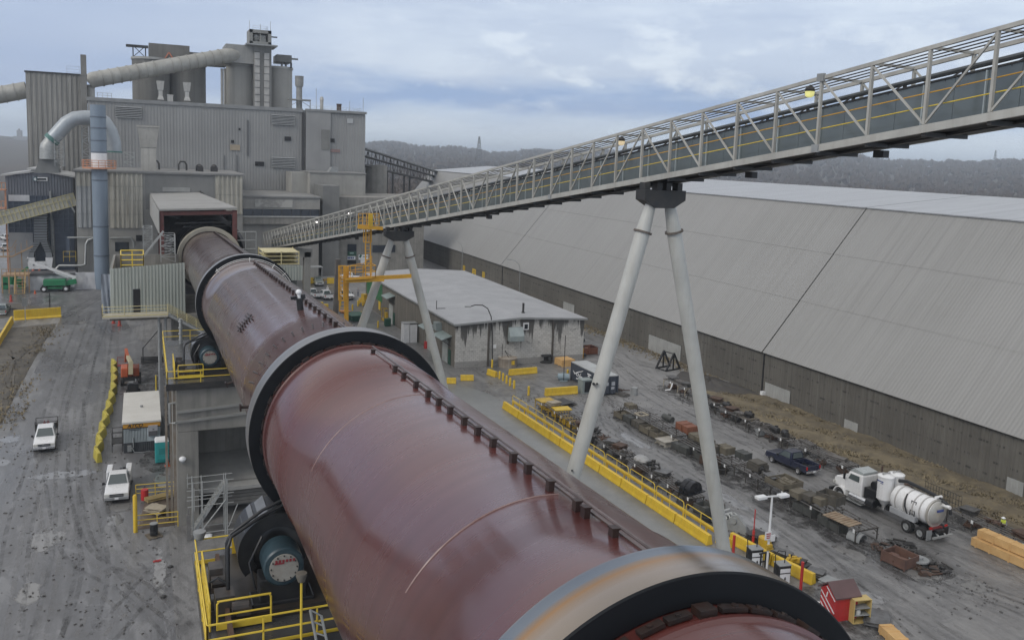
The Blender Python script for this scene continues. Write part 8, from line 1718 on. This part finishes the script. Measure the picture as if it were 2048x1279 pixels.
dl = thing('deck_lamp', 'post lamp with a round grey head before the blue bearing', 'lamp', (5.0, 29.3, ZP3)); MB().tube((0, 0, 0), (0, 0, 2.3), .045, 8).build('post', YRAIL, dl, smooth=40); MB().lathe([(.0, 2.25), (.12, 2.28), (.2, 2.52), (.2, 2.6), (0, 2.62)], n=14).build('lamp_head', pm('lamp_brown', (.17, .155, .13), sc=2), dl, smooth=40)
m = MB(); m.lathe([(.16, 0), (.26, .25), (.26, .35), (0, .36)], (2.0, 36.6, ZP3+1.1), 'Z', 14); m.tube((1.82, 36.6, ZP3+.2), (1.82, 36.6, ZP3+1.25), .04, 6); solo('deck_lamp', m, GREYP, 'round grey lamp on the far corner post of the nearest pier deck', 'lamp', smooth=40)
m = MB(); m.bx(2.6, 2.75, 29.6, 36.4, ZP3, ZP3+.45); solo('deck_kerb', m, pm('rusty_kerb', (.13, .075, .05), (.09, .06, .045), sc=1, rough=.7), 'low rusty kerb along the nearest pier deck beside the roller', 'kerb')
m = MB(); m.tube((5.3, 29.2, ZP3+1.2), (5.9, 28.9, ZP3-2.2), .05, 8); m.tube((5.7, 29.2, ZP3+.9), (6.3, 28.9, ZP3-2.2), .05, 8)
for k in range(8): f = k/8; m.tube(Vector((5.3, 29.2, ZP3+1.2)).lerp(Vector((5.9, 28.9, ZP3-2.2)), f), Vector((5.7, 29.2, ZP3+.9)).lerp(Vector((6.3, 28.9, ZP3-2.2)), f), .03, 6)
m.bar((5.9, 29.35, ZP3-.45), (9, 29.3, ZP3-.2), .12); solo('access_ladder', m, GALV, 'pale access ladder leaning on the front of the nearest pier deck', 'ladder')
m = MB(); m.tube((3.2, 86, ZP2), (3.2, 86, ZP2+2.4), .16, 10)
for k in range(4): m.tube((3.2, 86, ZP2+.3+k*.6), (3.2, 86, ZP2+.38+k*.6), .22, 10)
solo('vent_pipe', m, GALV, 'short ringed metal vent pipe on the higher pier deck', 'pipe', smooth=40)
# stair tower of scaffold before the high pier
st = thing('scaffold_stair', 'grey scaffold stair tower against the foot of the high pier', 'scaffold', (3.2, 69.6, 0)); a = Y(385, 1055, 69.5); b = Y(452, 1050, 69.5); x0, x1 = a.x, b.x
def sc(name, fn, mat=GALV): m = MB(); fn(m); return m.build(name, mat, st, w=True, smooth=40)
sc('uprights', lambda m: [m.tube((x, y, 0), (x, y, 4.6), .05, 6) for x in (x0, x0+.7, x1-.15, x1) for y in (68.3, 69.6)])
[sc('ledger', lambda m: m.tube((x0-.4, y, z), (x1+.5, y, z), .035, 6)) for y in (68.3, 69.6) for z in (.35, 2.6, 3.4, 4.5)]
sc('braces', lambda m: (m.tube((x0+.4, 68.25, .3), (x1-.1, 68.25, 2.9), .05, 6), m.tube((x1+.1, 68.3, .6), (x1+.8, 68.3, 2.4), .04, 6)))
sc('stringer', lambda m: (m.bar((x0+.1, 68.4, .5), (x1-.2, 68.4, 4.0), .06, .22), m.bar((x0+.1, 69.4, .5), (x1-.2, 69.4, 4.0), .06, .22)))
sc('treads', lambda m: [m.box((x0+.1+(x1-x0-.3)*k/12, 68.9, .5+3.5*k/12), (.25, 1.0, .04)) for k in range(13)])
m = MB(); m.bx(x0-.5, x0-.2, 67.9, 68.2, 0, 2.1); m.bar((x0-.35, 68.05, 0), (x0-.35, 68.05, 2.6), .1); solo('timber_post', m, pm('grey_timber', (.12, .115, .11), (.2, .195, .185), sc=1, rough=.85), 'short dark post standing at the foot of the scaffold stair', 'post')
# inner timber wall within the pier
m = MB()
for k in range(7): m.bx(6.2, 11.2, 72.2, 72.35, 2.6+k*-.3, 2.86+k*-.3)
solo('timber_boarding', m, pm('grey_boarding', (.16, .155, .145), (.22, .215, .2), sc=.8, rough=.85), 'grey horizontal boarding inside the pier opening', 'boarding')
# ------------------------------------------------------------------ trailer, toilet and small things on the left
YTR = 90.3; a = Y(246, 845, YTR); b = Y(320, 839, YTR); zt_ = (a.z+b.z)/2; zs = Y(283, 883, YTR).z; zk = Y(283, 905, YTR).z
back = G(246, 786, zt_); Lt = back.y-YTR
trl = thing('site_trailer', 'white roofed site office trailer with orange ATCO band and dark skirt'.replace(' ATCO', ' lettered'), 'trailer', (a.x, YTR, 0)); TWD = b.x-a.x
TSIDE = pm('trailer_side', (.47, .53, .55), (.42, .47, .49), sc=.8, rough=.5, streak=.2, ssc=2)
def tr(name, fn, mat, par=None): m = MB(); fn(m); return m.build(name, mat, par or trl)
tr('walls', lambda m: m.bx(0, TWD, .02, Lt, zs, zt_-.15), TSIDE)
m = MB(); m.corr((0.02, 0.02), (TWD*.66, 0.02), zs, zt_-.6, .14, .015); m.build('front_sheet', TSIDE, trl)
tr('roof', lambda m: m.bx(-.1, TWD+.1, -.12, Lt+.1, zt_-.15, zt_+.03), pm('trailer_roof', (.66, .645, .60), (.56, .545, .50), sc=.3, rough=.6, streak=.3, sc_col=(.45, .42, .36), ssc=.5, zs=1))
tr('roof_vent', lambda m: m.lathe([(.12, 0), (.16, .18), (0, .2)], (TWD*.5, Lt*.45, zt_+.03), 'Z', 12), GREYP)
bd_ = tr('orange_band', lambda m: m.bx(-.02, TWD+.02, -.06, .02, zt_-.58, zt_-.16), pm('trailer_orange', (.62, .31, .03), (.52, .25, .03), sc=1, rough=.5))
tr('band_line', lambda m: m.bx(-.02, TWD+.02, -.05, .02, zt_-.66, zt_-.585), BLACK)
def text(parent, name, s, size, loc, rot, mat, shear=0, ext=.01):
    c_ = bpy.data.curves.new('tmp_text', 'FONT'); c_.body = s; c_.size = size; c_.extrude = ext; c_.shear = shear; c_.align_x = 'CENTER'; c_.align_y = 'CENTER'; c_.offset = size*.02
    o = bpy.data.objects.new('tmp_text', c_); col.objects.link(o); dg = bpy.context.evaluated_depsgraph_get(); me = bpy.data.meshes.new_from_object(o.evaluated_get(dg)); bpy.data.objects.remove(o)
    me.materials.clear(); me.materials.append(mat); t_ = bpy.data.objects.new(name, me); col.objects.link(t_); t_.parent = parent; t_.location = loc; t_.rotation_euler = rot; return t_
text(bd_, 'lettering', 'ATCO', .50, (TWD*.32, -.075, zt_-.37), (R(90), 0, 0), BLACK, .25)
tr('small_lettering', lambda m: m.bx(TWD*.16, TWD*.45, -.03, 0, zt_-.84, zt_-.78), flat('letter_grey', (.08, .09, .1)))
tr('air_conditioner', lambda m: (m.bx(TWD*.67, TWD*.93, -.35, .02, zt_-1.5, zt_-.45)), pm('aircon_pale', (.42, .42, .44), sc=1, rough=.5))
tr('aircon_grille', lambda m: (m.bx(TWD*.68, TWD*.92, -.37, -.35, zt_-1.48, zt_-.98), m.bx(TWD*.79, TWD*.84, -.37, -.35, zt_-.84, zt_-.75)), flat('grille_dark', (.12, .12, .125)))
m = MB(); m.corr((0.02, .06), (TWD-.02, .06), zk, zs, .2, .03); m.bx(0.02, TWD, .1, Lt, zk, zs-.02); m.build('skirt', pm('skirt_dark', (.045, .05, .058), (.06, .065, .07), sc=1, rough=.6), trl)
tr('meter_box', lambda m: (m.bx(.35, .72, -.2, .06, zs-.85, zs-.25)), GREYP); tr('cable', lambda m: m.path([(.9, -.05, zs+.5), (.9, -.1, zs-.5), (.75, -.15, .6), (1.0, -.3, .12), (1.7, -.35, .06), (2.4, -.2, .1)], .05, 6), GREYP)
tr('stand_legs', lambda m: [m.bar((x, y, 0), (x+.25, y, zk), .08) or m.bar((x+.5, y, 0), (x+.25, y, zk), .08) for x in (.3, TWD-.9) for y in (.3, Lt-.5)], DARKST)
tr('entry_platform', lambda m: (m.bx(-1.1, -.05, .6, 2.6, .85, .93), [m.bar((x, y, 0), (x, y, 2.0), .06) for x in (-1.05, -.1) for y in (.65, 2.55)], [m.bar((-1.05, y, z), (-.1, y, z), .05) for y in (.65, 2.55) for z in (1.45, 1.95)], m.bar((-1.05, .65, 1.95), (-1.05, 2.55, 1.95), .05), m.bar((-1.05, .65, 1.45), (-1.05, 2.55, 1.45), .05)), DARKST)
p = G(311, 927); q = G(338, 925); pw = q.x-p.x; tl = thing('portable_toilet', 'turquoise portable toilet with a white roof at the corner of the trailer', 'toilet', (p.x, p.y, 0), .03)
TQ = pm('turquoise_plastic', (.04, .36, .36), (.03, .29, .29), sc=1.5, rough=.4)
m = MB(); m.bx(0, pw, 0, 1.2, .06, 2.1); m.build('body', TQ, tl, bevel=.03)
m = MB(); m.bx(.12, pw-.12, -.04, 0, .2, 1.95); d_ = m.build('door', TQ, tl, bevel=.015); m = MB(); m.bx(.3, pw-.3, -.06, -.04, .9, 1.5); m.bx(.22, pw-.22, -.07, -.04, .35, .42); m.build('door_panel', pm('turquoise_dark', (.03, .27, .27), sc=1), d_)
m = MB(); m.loft([[(-.04, -.05, 2.1), (pw+.04, -.05, 2.1), (pw+.04, 1.25, 2.1), (-.04, 1.25, 2.1)], [(.08, .08, 2.36), (pw-.08, .08, 2.36), (pw-.08, 1.1, 2.36), (.08, 1.1, 2.36)]]); m.build('roof', WHITE, tl, bevel=.04)
def cone(px, py, label, s=1, mat=None):
    p = G(px, py); m = MB(); m.lathe([(.2*s, .03), (.05*s, .75*s), (0, .76*s)], n=14); m.bx(-.24*s, .24*s, -.24*s, .24*s, 0, .04); o = m.build('traffic_cone', mat or pm('cone_orange', (.62, .13, .05), sc=2, rough=.5), None, smooth=40); o.location = (p.x, p.y, 0); tag(o, label, 'cone')
cone(335, 931, 'small orange traffic cone at the foot of the turquoise toilet'); cone(70, 587, 'small orange traffic cone before the grey tarpaulin on the left')
def stack(px, py, label):
    p = G(px, py); m = MB()
    for k in range(6): m.lathe([(.28-.02*k, k*.22), (.22-.015*k, k*.22+.2)], n=14)
    m.bx(-.35, .35, -.35, .35, 0, .06); o = m.build('marker_barrel', pm('barrel_red', (.45, .06, .04), sc=2), None, smooth=40); o.location = (p.x, p.y, 0); tag(o, label, 'marker')
stack(239, 651, 'red striped marker barrel under the walkway'); stack(227, 646, 'rusty marker post left of the striped barrel under the walkway'); stack(22, 603, 'red marker barrel at the far left beyond the yellow barrier')
# yellow fences, drums and timber
prail('yard_fence', 'low yellow pipe fence on the near side of the debris left of the high pier', [(-.85, 71.2, 0), (2.25, 71.0, 0)], 1.25, 1.6, mid=3); prail('yard_fence', 'yellow pipe fence on the far side of the debris left of the high pier', [(-.9, 78.2, 0), (2.2, 78.0, 0)], 1.15, 1.6, mid=3)
m = MB(); m.lathe([(.16, 0), (.16, 3.0), (.1, 3.1), (0, 3.1)], n=12); o = m.build('bollard', YEL, None, smooth=40); o.location = (-.9, 70.9, 0); tag(o, 'tall yellow bollard at the corner of the low yellow fence', 'bollard')
p = G(286, 1010); put('red_drum', 'red drum behind the yellow fence beside the timber', lambda m, s: (m.lathe([(.30, 0), (.31, .3), (.30, .6), (.31, .62), (.30, .92), (0, .93)], n=18)), 1, -.2, 77.0, .2, REDP, 'drum')
put('timber_pile', 'pile of yellowish planks behind the yellow fence', bundle, (1.0, 2.6, .5), 1.1, 76.6, .3, pm('plank_yellow', (.45, .34, .15), (.32, .25, .12), sc=1, rough=.8), 'timber', -1.2); put('timber_pile', 'short loose planks on the brown debris bank', plates, (1.2, 1.8, .3), .7, 73.8, .35, PALER, 'timber', .8, seed=31)
p = G(308, 1072); put('black_barrel', 'black barrel with a pale lid standing on a small pallet', lambda m, s: m.lathe([(.29, .15), (.30, .45), (.28, .47), (.30, .5), (.30, .8), (.29, 1.05), (0, 1.05)], n=20), 1, p.x, p.y, 0, BLACK, 'barrel'); put('barrel_lid', 'pale round lid on top of the black barrel', lambda m, s: m.lathe([(.3, 0), (.3, .05), (0, .06)], n=20), 1, p.x, p.y, 1.055, GREYP, 'lid')
put('pallet', 'small weathered pallet under the black barrel', lambda m, s: ([m.bx(-.55, .55, -.5+k*.24, -.36+k*.24, .09, .12) for k in range(5)], [m.bx(x-.05, x+.05, -.5, .6, 0, .09) for x in (-.45, 0, .45)]), 1, p.x, p.y-.05, 0, WOODO, 'pallet', .3)
p = G(421, 1072); put('plastic_bag', 'crumpled white bag lying on the ground by the nearest pier', lambda m, s: [m.sphere((rnd.uniform(-.3, .3), rnd.uniform(-.2, .2), .08), .25, 8, 5, (1.3, 1, .45)) for _ in range(4)], 1, p.x, p.y, 0, WHITE, 'bag')
p = G(315, 1122); put('red_rag', 'crumpled red rag lying in the long puddle', lambda m, s: [m.box((k*.12-.2, .05*(k % 2), .04), (.2, .16, .06), rz=k) for k in range(4)], 1, p.x, p.y, .01, REDP, 'rag')
for k, (px, py) in enumerate(((341, 1134), (327, 1194))): p = G(px, py); put('stone', 'dark stone at the %s end of the long puddle' % ('far', 'near')[k], lambda m, s: m.sphere((0, 0, .08), .22, 8, 5, (1, .7, .45)), 1, p.x, p.y, 0, DARKST, 'stone')
p = G(357, 919)
# orange boom lift, generator cart, steel posts
p = G(262, 768); bl_ = thing('orange_boom_lift', 'orange boom lift with folded cream arm facing the camera', 'boom lift', (p.x, p.y+1.0, 0), PI)
OR = pm('lift_orange', (.55, .12, .04), (.45, .10, .04), sc=1, rough=.4); CRM = pm('lift_cream', (.55, .50, .32), (.48, .43, .28), sc=1, rough=.45)
m = MB(); m.bx(-1.0, 1.0, -1.5, 1.4, .55, 1.0); m.build('chassis', DARKST, bl_); m = MB(); m.bx(-1.0, -.25, -1.4, 1.0, 1.0, 2.1); m.bx(.3, 1.15, -1.2, 1.3, 1.0, 2.2); m.bx(-.25, .3, -.9, .9, 1.0, 1.4); m.build('hoods', OR, bl_, bevel=.12)
m = MB(); m.bar((.0, 1.5, 1.4), (-.05, 1.2, 3.0), .55, .5); m.bar((-.05, 1.4, 2.9), (.4, -3.4, 2.7), .42, .45); m.build('arm', CRM, bl_, bevel=.03); m = MB(); m.bar((.35, -2.6, 2.7), (.6, -4.4, 3.4), .35); m.bar((.6, -4.3, 3.3), (.7, -4.9, 1.6), .25); m.build('jib', OR, bl_)
m = MB(); 
for x in (.1, 1.7):
    for y in (-5.9, -4.9): m.bar((x, y, 1.0), (x, y, 2.1), .06)
for z in (1.05, 1.55, 2.1): m.path([(.1, -5.9, z), (1.7, -5.9, z), (1.7, -4.9, z), (.1, -4.9, z)], .035, 5, close=True)
m.bx(.1, 1.7, -5.9, -4.9, 1.0, 1.05); m.build('basket', pm('basket_red', (.3, .06, .05), sc=1), bl_)
for s in (-1, 1):
    for y in (-1.2, 1.2): wheel(bl_, s*1.0, y, .5, .4, s, DARKST)
p = G(266, 790); cg = thing('generator_cart', 'small black generator cart before the orange boom lift', 'generator', (p.x, p.y+.9, 0), .05)
m = MB(); m.bx(-.6, .6, -.8, .8, .35, 1.4); m.build('casing', BLACK, cg, bevel=.06); m = MB(); m.bx(-.4, .4, -.83, -.8, .5, 1.2); m.build('radiator', DARKST, cg); m = MB(); m.box((-.2, -.3, 1.5), (.5, .4, .15)); m.tube((.35, .1, 1.4), (.35, .1, 1.8), .07, 8); m.build('top_gear', GREYP, cg)
for s in (-1, 1): wheel(cg, s*.72, -.3, .33, .18, s, DARKST)
p = G(300, 705); put('steel_rack', 'heap of black steel frames between the boom lift and the high pier', lambda m, s: ([m.tube((-1.5, -.4+k*.3, .2+.15*k), (2.2, -.2+k*.25, .3+.1*k), .09, 7) for k in range(5)], m.bar((-1.2, 0, 0), (-1.2, 0, 2.4), .12), m.bar((-1.2, 0, 2.3), (1.2, 0, 5.2), .1)), 1, 1.0, 128, 0, BLACK, 'frame')
m = MB(); m.bar((1.75, 108, 0), (1.75, 108, 9.6), .35); m.bar((1.6, 92, 0), (1.6, 92, 8), .28); solo('steel_column', m, pm('grey_column', (.2, .2, .2), (.14, .14, .14), sc=1, rough=.6), 'tall grey steel columns between the walkway and the high pier', 'column')
p = G(247, 690); prail('yard_fence', 'yellow fence stub and grey rail behind the trailer', [(-1.6, 113.8, 0), (1.7, 113.8, 0)], .9, 1.6, mid=1, mat=GREYP)
p = G(310, 785); m = MB(); m.tube((1.25, 112.5, 0), (1.25, 112.5, 2.2), .09, 8); solo('yellow_pole', m, YRAIL, 'thin yellow pole behind the trailer roof', 'pole')
p = G(277, 640); lf = thing('parked_lift', 'blue and black scissor lift parked under the walkway', 'lift', (p.x, p.y+1, 0)); m = MB(); m.bx(-1.0, 1.0, -1, 1, .4, 1.7); m.build('body', pm('lift_blue', (.03, .12, .3), sc=1, rough=.5), lf, bevel=.05); m = MB(); m.bx(-1.5, -1.0, -1, 1, .1, 1.2); m.bx(1.0, 1.5, -1, 1, .1, 1.2); m.build('tracks', BLACK, lf); m = MB(); m.bx(-.3, .4, -1.05, -1, .9, 1.3); m.build('label', WHITE, lf)
# far left yard: tarpaulin wall, green boom lift, timber deck
TARP = pm('pale_tarp', (.58, .585, .60), (.46, .465, .48), sc=.5, rough=.5, bump=.8, bsc=1.2)
yt = 198.5; a, b = Y(60, 580, yt), Y(203, 577, yt)
def cloth(x0, x1, y, z0, zf, n=24):
    m = MB(); vs = []; r = random.Random(int(x0*10)); K = 5
    for i in range(n+1):
        x = x0+(x1-x0)*i/n
        for k in range(K+1): z = z0+(zf(i/n)-z0)*k/K; vs.append((x, y+.18*math.sin(i*1.9+k)+.12*r.uniform(-1, 1)-.25*(1-k/K), z))
    m._add(vs, [(i*(K+1)+k, (i+1)*(K+1)+k, (i+1)*(K+1)+k+1, i*(K+1)+k+1) for i in range(n) for k in range(K)]); return m
o = cloth(a.x, b.x, yt, .05, lambda f: Y(60+143*f, 548-4*(f > .3), yt).z); me_o = solo('tarpaulin_wall', o, TARP, 'long crumpled pale grey tarpaulin wall behind the green boom lift', 'tarpaulin', smooth=60)
m = MB(); p, q = Y(60, 548, yt), Y(150, 545, yt); m.box(((p.x+q.x)/2, yt+2, p.z-.1), (q.x-p.x, 4.5, .5)); solo('dark_cover', m, pm('dark_membrane', (.07, .07, .075), (.12, .12, .125), sc=.6, rough=.6, bump=.5, bsc=2), 'dark crumpled cover on top of the tarpaulin wall', 'tarpaulin')
c0, c1 = Y(203, 630, 150), Y(222, 630, 150); o = cloth(Y(202, 560, 168).x, Y(223, 560, 168).x, 168, .05, lambda f: Y(205, 548, 168).z, 8); solo('tarpaulin_wall', o, pm('blue_grey_tarp', (.33, .37, .42), (.27, .30, .34), sc=.5, rough=.5, bump=.8, bsc=1.2), 'blue grey tarpaulin hanging left of the green ribbed enclosure', 'tarpaulin', smooth=60)
p = G(110, 584); gl = thing('green_boom_lift', 'green boom lift with a long white boom sloping up to the left', 'boom lift', (p.x, p.y+1.2, 0)); GRN = pm('lift_green', (.02, .22, .09), (.02, .17, .07), sc=1, rough=.45)
m = MB(); m.bx(-2.1, 2.1, -.9, .9, .6, 1.0); m.bx(-2.1, 2.0, -1.1, 1.1, 1.25, 2.5); m.build('body', GRN, gl, bevel=.1); m = MB(); m.prism([(2.0, 1.2), (4.0, 1.6), (3.8, 2.6), (2.8, 2.4), (2.0, 2.0)], -.7, .7, 'xz'); m.build('counterweight', GRN, gl)
for x in (-2.0, 2.0):
    for s in (-1, 1):
        m = MB(); m.lathe([(.3, -.2), (.62, -.2), (.66, -.1), (.66, .1), (.62, .2), (.3, .2)], (0, 0, 0), 'Y', 20); w_ = m.build('wheel', TYRE, gl, smooth=40); w_.location = (x, s*1.1, .66)
        m = MB(); m.lathe([(.32, -.21), (.32, .21), (0, .23)], (0, 0, 0), 'Y', 14); m.lathe([(0, -.23), (.32, -.21)], (0, 0, 0), 'Y', 14); m.build('rim', WHITE, w_)
A_ = Y(146, 553, p.y+1.2)-gl.location; B_ = Y(56, 521, p.y+1.2)-gl.location; C_ = Y(149, 578, p.y+1.2)-gl.location
m = MB(); m.bar(A_, B_, .5, .55); m.bar(A_.lerp(B_, .1)+Vector((0, 0, -.5)), A_.lerp(B_, .4)+Vector((0, 0, -.5)), .25); m.build('boom', PW, gl); m = MB(); m.bar(A_+Vector((.3, 0, .2)), (C_.x-.3, 0, 1.0), .7); m.bar(A_+Vector((.5, .2, 0)), (C_.x-.4, .2, .8), .5); m.build('mast', PW, gl); m = MB(); m.box(B_+Vector((-.2, 0, .1)), (.5, .6, .7)); m.build('boom_head', GREYP, gl)
m = MB(); p, q = G(0, 585), G(58, 583); yy = 196; x0, x1 = Y(4, 560, yy).x, Y(58, 560, yy).x; zd = Y(30, 550, yy).z
m.bx(x0, x1, yy, yy+4, zd-.3, zd); 
for k in range(5): m.bar((x0+(x1-x0)*k/4, yy+.1, 0), (x0+(x1-x0)*k/4, yy+.1, zd), .25)
for z in (.6, 1.2): m.bar((x0, yy, zd+z), (x1, yy, zd+z), .12)
for k in range(7): m.bar((x0+(x1-x0)*k/6, yy, zd), (x0+(x1-x0)*k/6, yy, zd+1.2), .12)
solo('timber_deck', m, pm('raw_timber', (.40, .27, .16), (.3, .2, .12), sc=.6, rough=.8), 'raw timber deck with railing at the far left beside the tarpaulin', 'deck')
m = MB(); sx = Y(41, 560, yy).x
for s in (-.9, .9): m.bar((sx+s, yy-2.2, .1), (sx+s, yy, zd), .14); m.bar((sx+s, yy-2.2, 1.1), (sx+s, yy, zd+1.0), .1)
for k in range(6): m.box((sx, yy-2.1+k*.38, .2+zd*.9*k/6), (1.8, .3, .06))
solo('timber_steps', m, pm('raw_timber_light', (.48, .33, .14), sc=.6, rough=.8), 'yellowish timber steps up to the raw deck on the far left', 'steps')
yy = 208; m = MB(); x0, x1, x2 = Y(-30, 500, yy).x, Y(24, 500, yy).x, Y(66, 500, yy).x; z0, z1 = Y(10, 513, yy).z, Y(60, 492, yy).z
m.bar((x0, yy, z0), (x1, yy, z0), .5, .3); m.bar((x1, yy, z0), (x2, yy, z1), .4, .3)
for z in (1.0, 1.9): m.bar((x0, yy, z0+z), (x1, yy, z0+z), .12); m.bar((x1, yy, z0+z), (x2-3, yy, z1+z-.5), .12)
for k in range(8): x = x0+(x2-x0)*k/8; zz_ = z0 if x < x1 else z0+(z1-z0)*(x-x1)/(x2-x1); m.bar((x, yy, zz_), (x, yy, zz_+1.9), .12); m.bar((x, yy+.3, 0), (x, yy+.3, zz_), .18) if k % 2 == 0 else None
solo('timber_stair', m, pm('raw_timber', (.40, .27, .16)), 'raised timber walkway and stair before the bag house on the far left', 'stair')
yy = 212; m = MB()
for k, (y0_, y1_) in enumerate(((378, 395), (415, 470))):
    a, b = Y(-20, y0_, yy), Y(12, y1_, yy); m.bx(a.x, b.x, yy, yy+2, a.z-.25, a.z)
    for q_ in range(5): x = a.x+(b.x-a.x)*q_/4; m.bar((x, yy, a.z), (x, yy, a.z+1.4), .12)
    m.bar((a.x, yy, a.z+1.4), (b.x, yy, a.z+1.4), .12)
for x in (Y(-18, 400, yy).x, Y(10, 400, yy).x): m.bar((x, yy+1, 0), (x, yy+1, Y(0, 378, yy).z), .3)
solo('timber_tower', m, ORG, 'orange railed access tower at the left edge beside the bag house', 'tower')
put('green_telehandler', 'green and blue machine parts behind the timber deck on the far left', lambda m, s: (m.bx(-2.5, -.5, -1, 1, 1, 2.6), m.bar((-.5, 0, 2), (2.2, 0, 4.4), .5), m.bx(-.6, 1.2, -1, 1, .9, 2.0), [m.tube((x, -1, .7), (x, 1, .7), .7, 12) for x in (-2, 1)]), 1, Y(32, 540, 202).x, 202, .0, GRN, 'machine', 0)
prail('yellow_fence', 'yellow railing before the dark gap between bag house and burner building', [(Y(127, 523, 206).x, 206, Y(130, 523, 206).z), (Y(152, 523, 206).x, 206, Y(130, 523, 206).z)], 2.2, 1.5, mid=2)
m = MB(); x0, x1 = Y(133, 500, 209).x, Y(140, 500, 209).x; m.bx(x0, x1, 209, 210, Y(136, 508, 209).z, Y(136, 474, 209).z); solo('vertical_ladder', m, SLATE if 'SLATE' in globals() else BHP, 'dark slatted vertical panel between bag house and burner building', 'panel')
# signs by the yellow barrier on the left
p = G(53, 640); m = MB(); m.bar((0, 0, 0), (0, 0, 4.2), .12); m.box((0, -.05, 3.4), (.9, .05, 1.4), rz=.5); o = m.build('road_sign', GALV, None); o.location = (p.x, p.y-1.5, 0); tag(o, 'grey backed road sign in front of the double yellow barrier', 'sign')
p = G(100, 618); m = MB(); m.bar((0, 0, 0), (0, 0, 3.0), .2); o = m.build('dark_post', DARKST, None); o.location = (p.x, p.y, 0); tag(o, 'dark post behind the double yellow barrier', 'post')
# gravel heaps and dark clutter in the far car park
for k, (px, py, s) in enumerate(((610, 541, 2.2), (640, 543, 2.6), (668, 541, 2.0))): p = G(px, py+4); mound('terrain', dens([(p.x+math.cos(a_)*s*1.5, p.y+math.sin(a_)*s) for a_ in [i*PI/4 for i in range(8)]], 3), 1.6, pm('grey_heap', (.15, .15, .15), (.1, .1, .1), sc=.8, rough=.9, bump=.5, bsc=3), 40+k)
m = MB(); p, q = G(606, 566), G(690, 563); m.bar((p.x, p.y, .6), (q.x, q.y, .6), .12, .5)
for k in range(5): e = p.lerp(q, k/4); m.bar((e.x, e.y, 0), (e.x, e.y, .8), .15)
solo('amber_fence', m, pm('faded_amber', (.45, .30, .12), sc=1, rough=.6), 'low faded amber fence at the back of the far car park', 'fence')
for k, px in enumerate((619, 660)): p = G(px, 568); m = MB(); m.bx(-.8, .8, -.05, .05, .2, 1.6); o = m.build('fence_panel', YEL, None); o.location = (p.x, p.y-.6, 0); tag(o, 'yellow panel on the faded amber fence, %s one' % ('left', 'right')[k], 'panel', 'yellow panels at the car park fence')
p = Y(633, 520, 196); m = MB(); m.bx(p.x-6, p.x+1.5, 196, 199, 4.1, 4.25)
for x in (-5.8, 1.3): m.bar((p.x+x, 196.2, 0), (p.x+x, 196.2, 4.1), .15)
solo('car_shelter', m, GREYP, 'thin flat grey shelter roof by the control building wall', 'shelter')
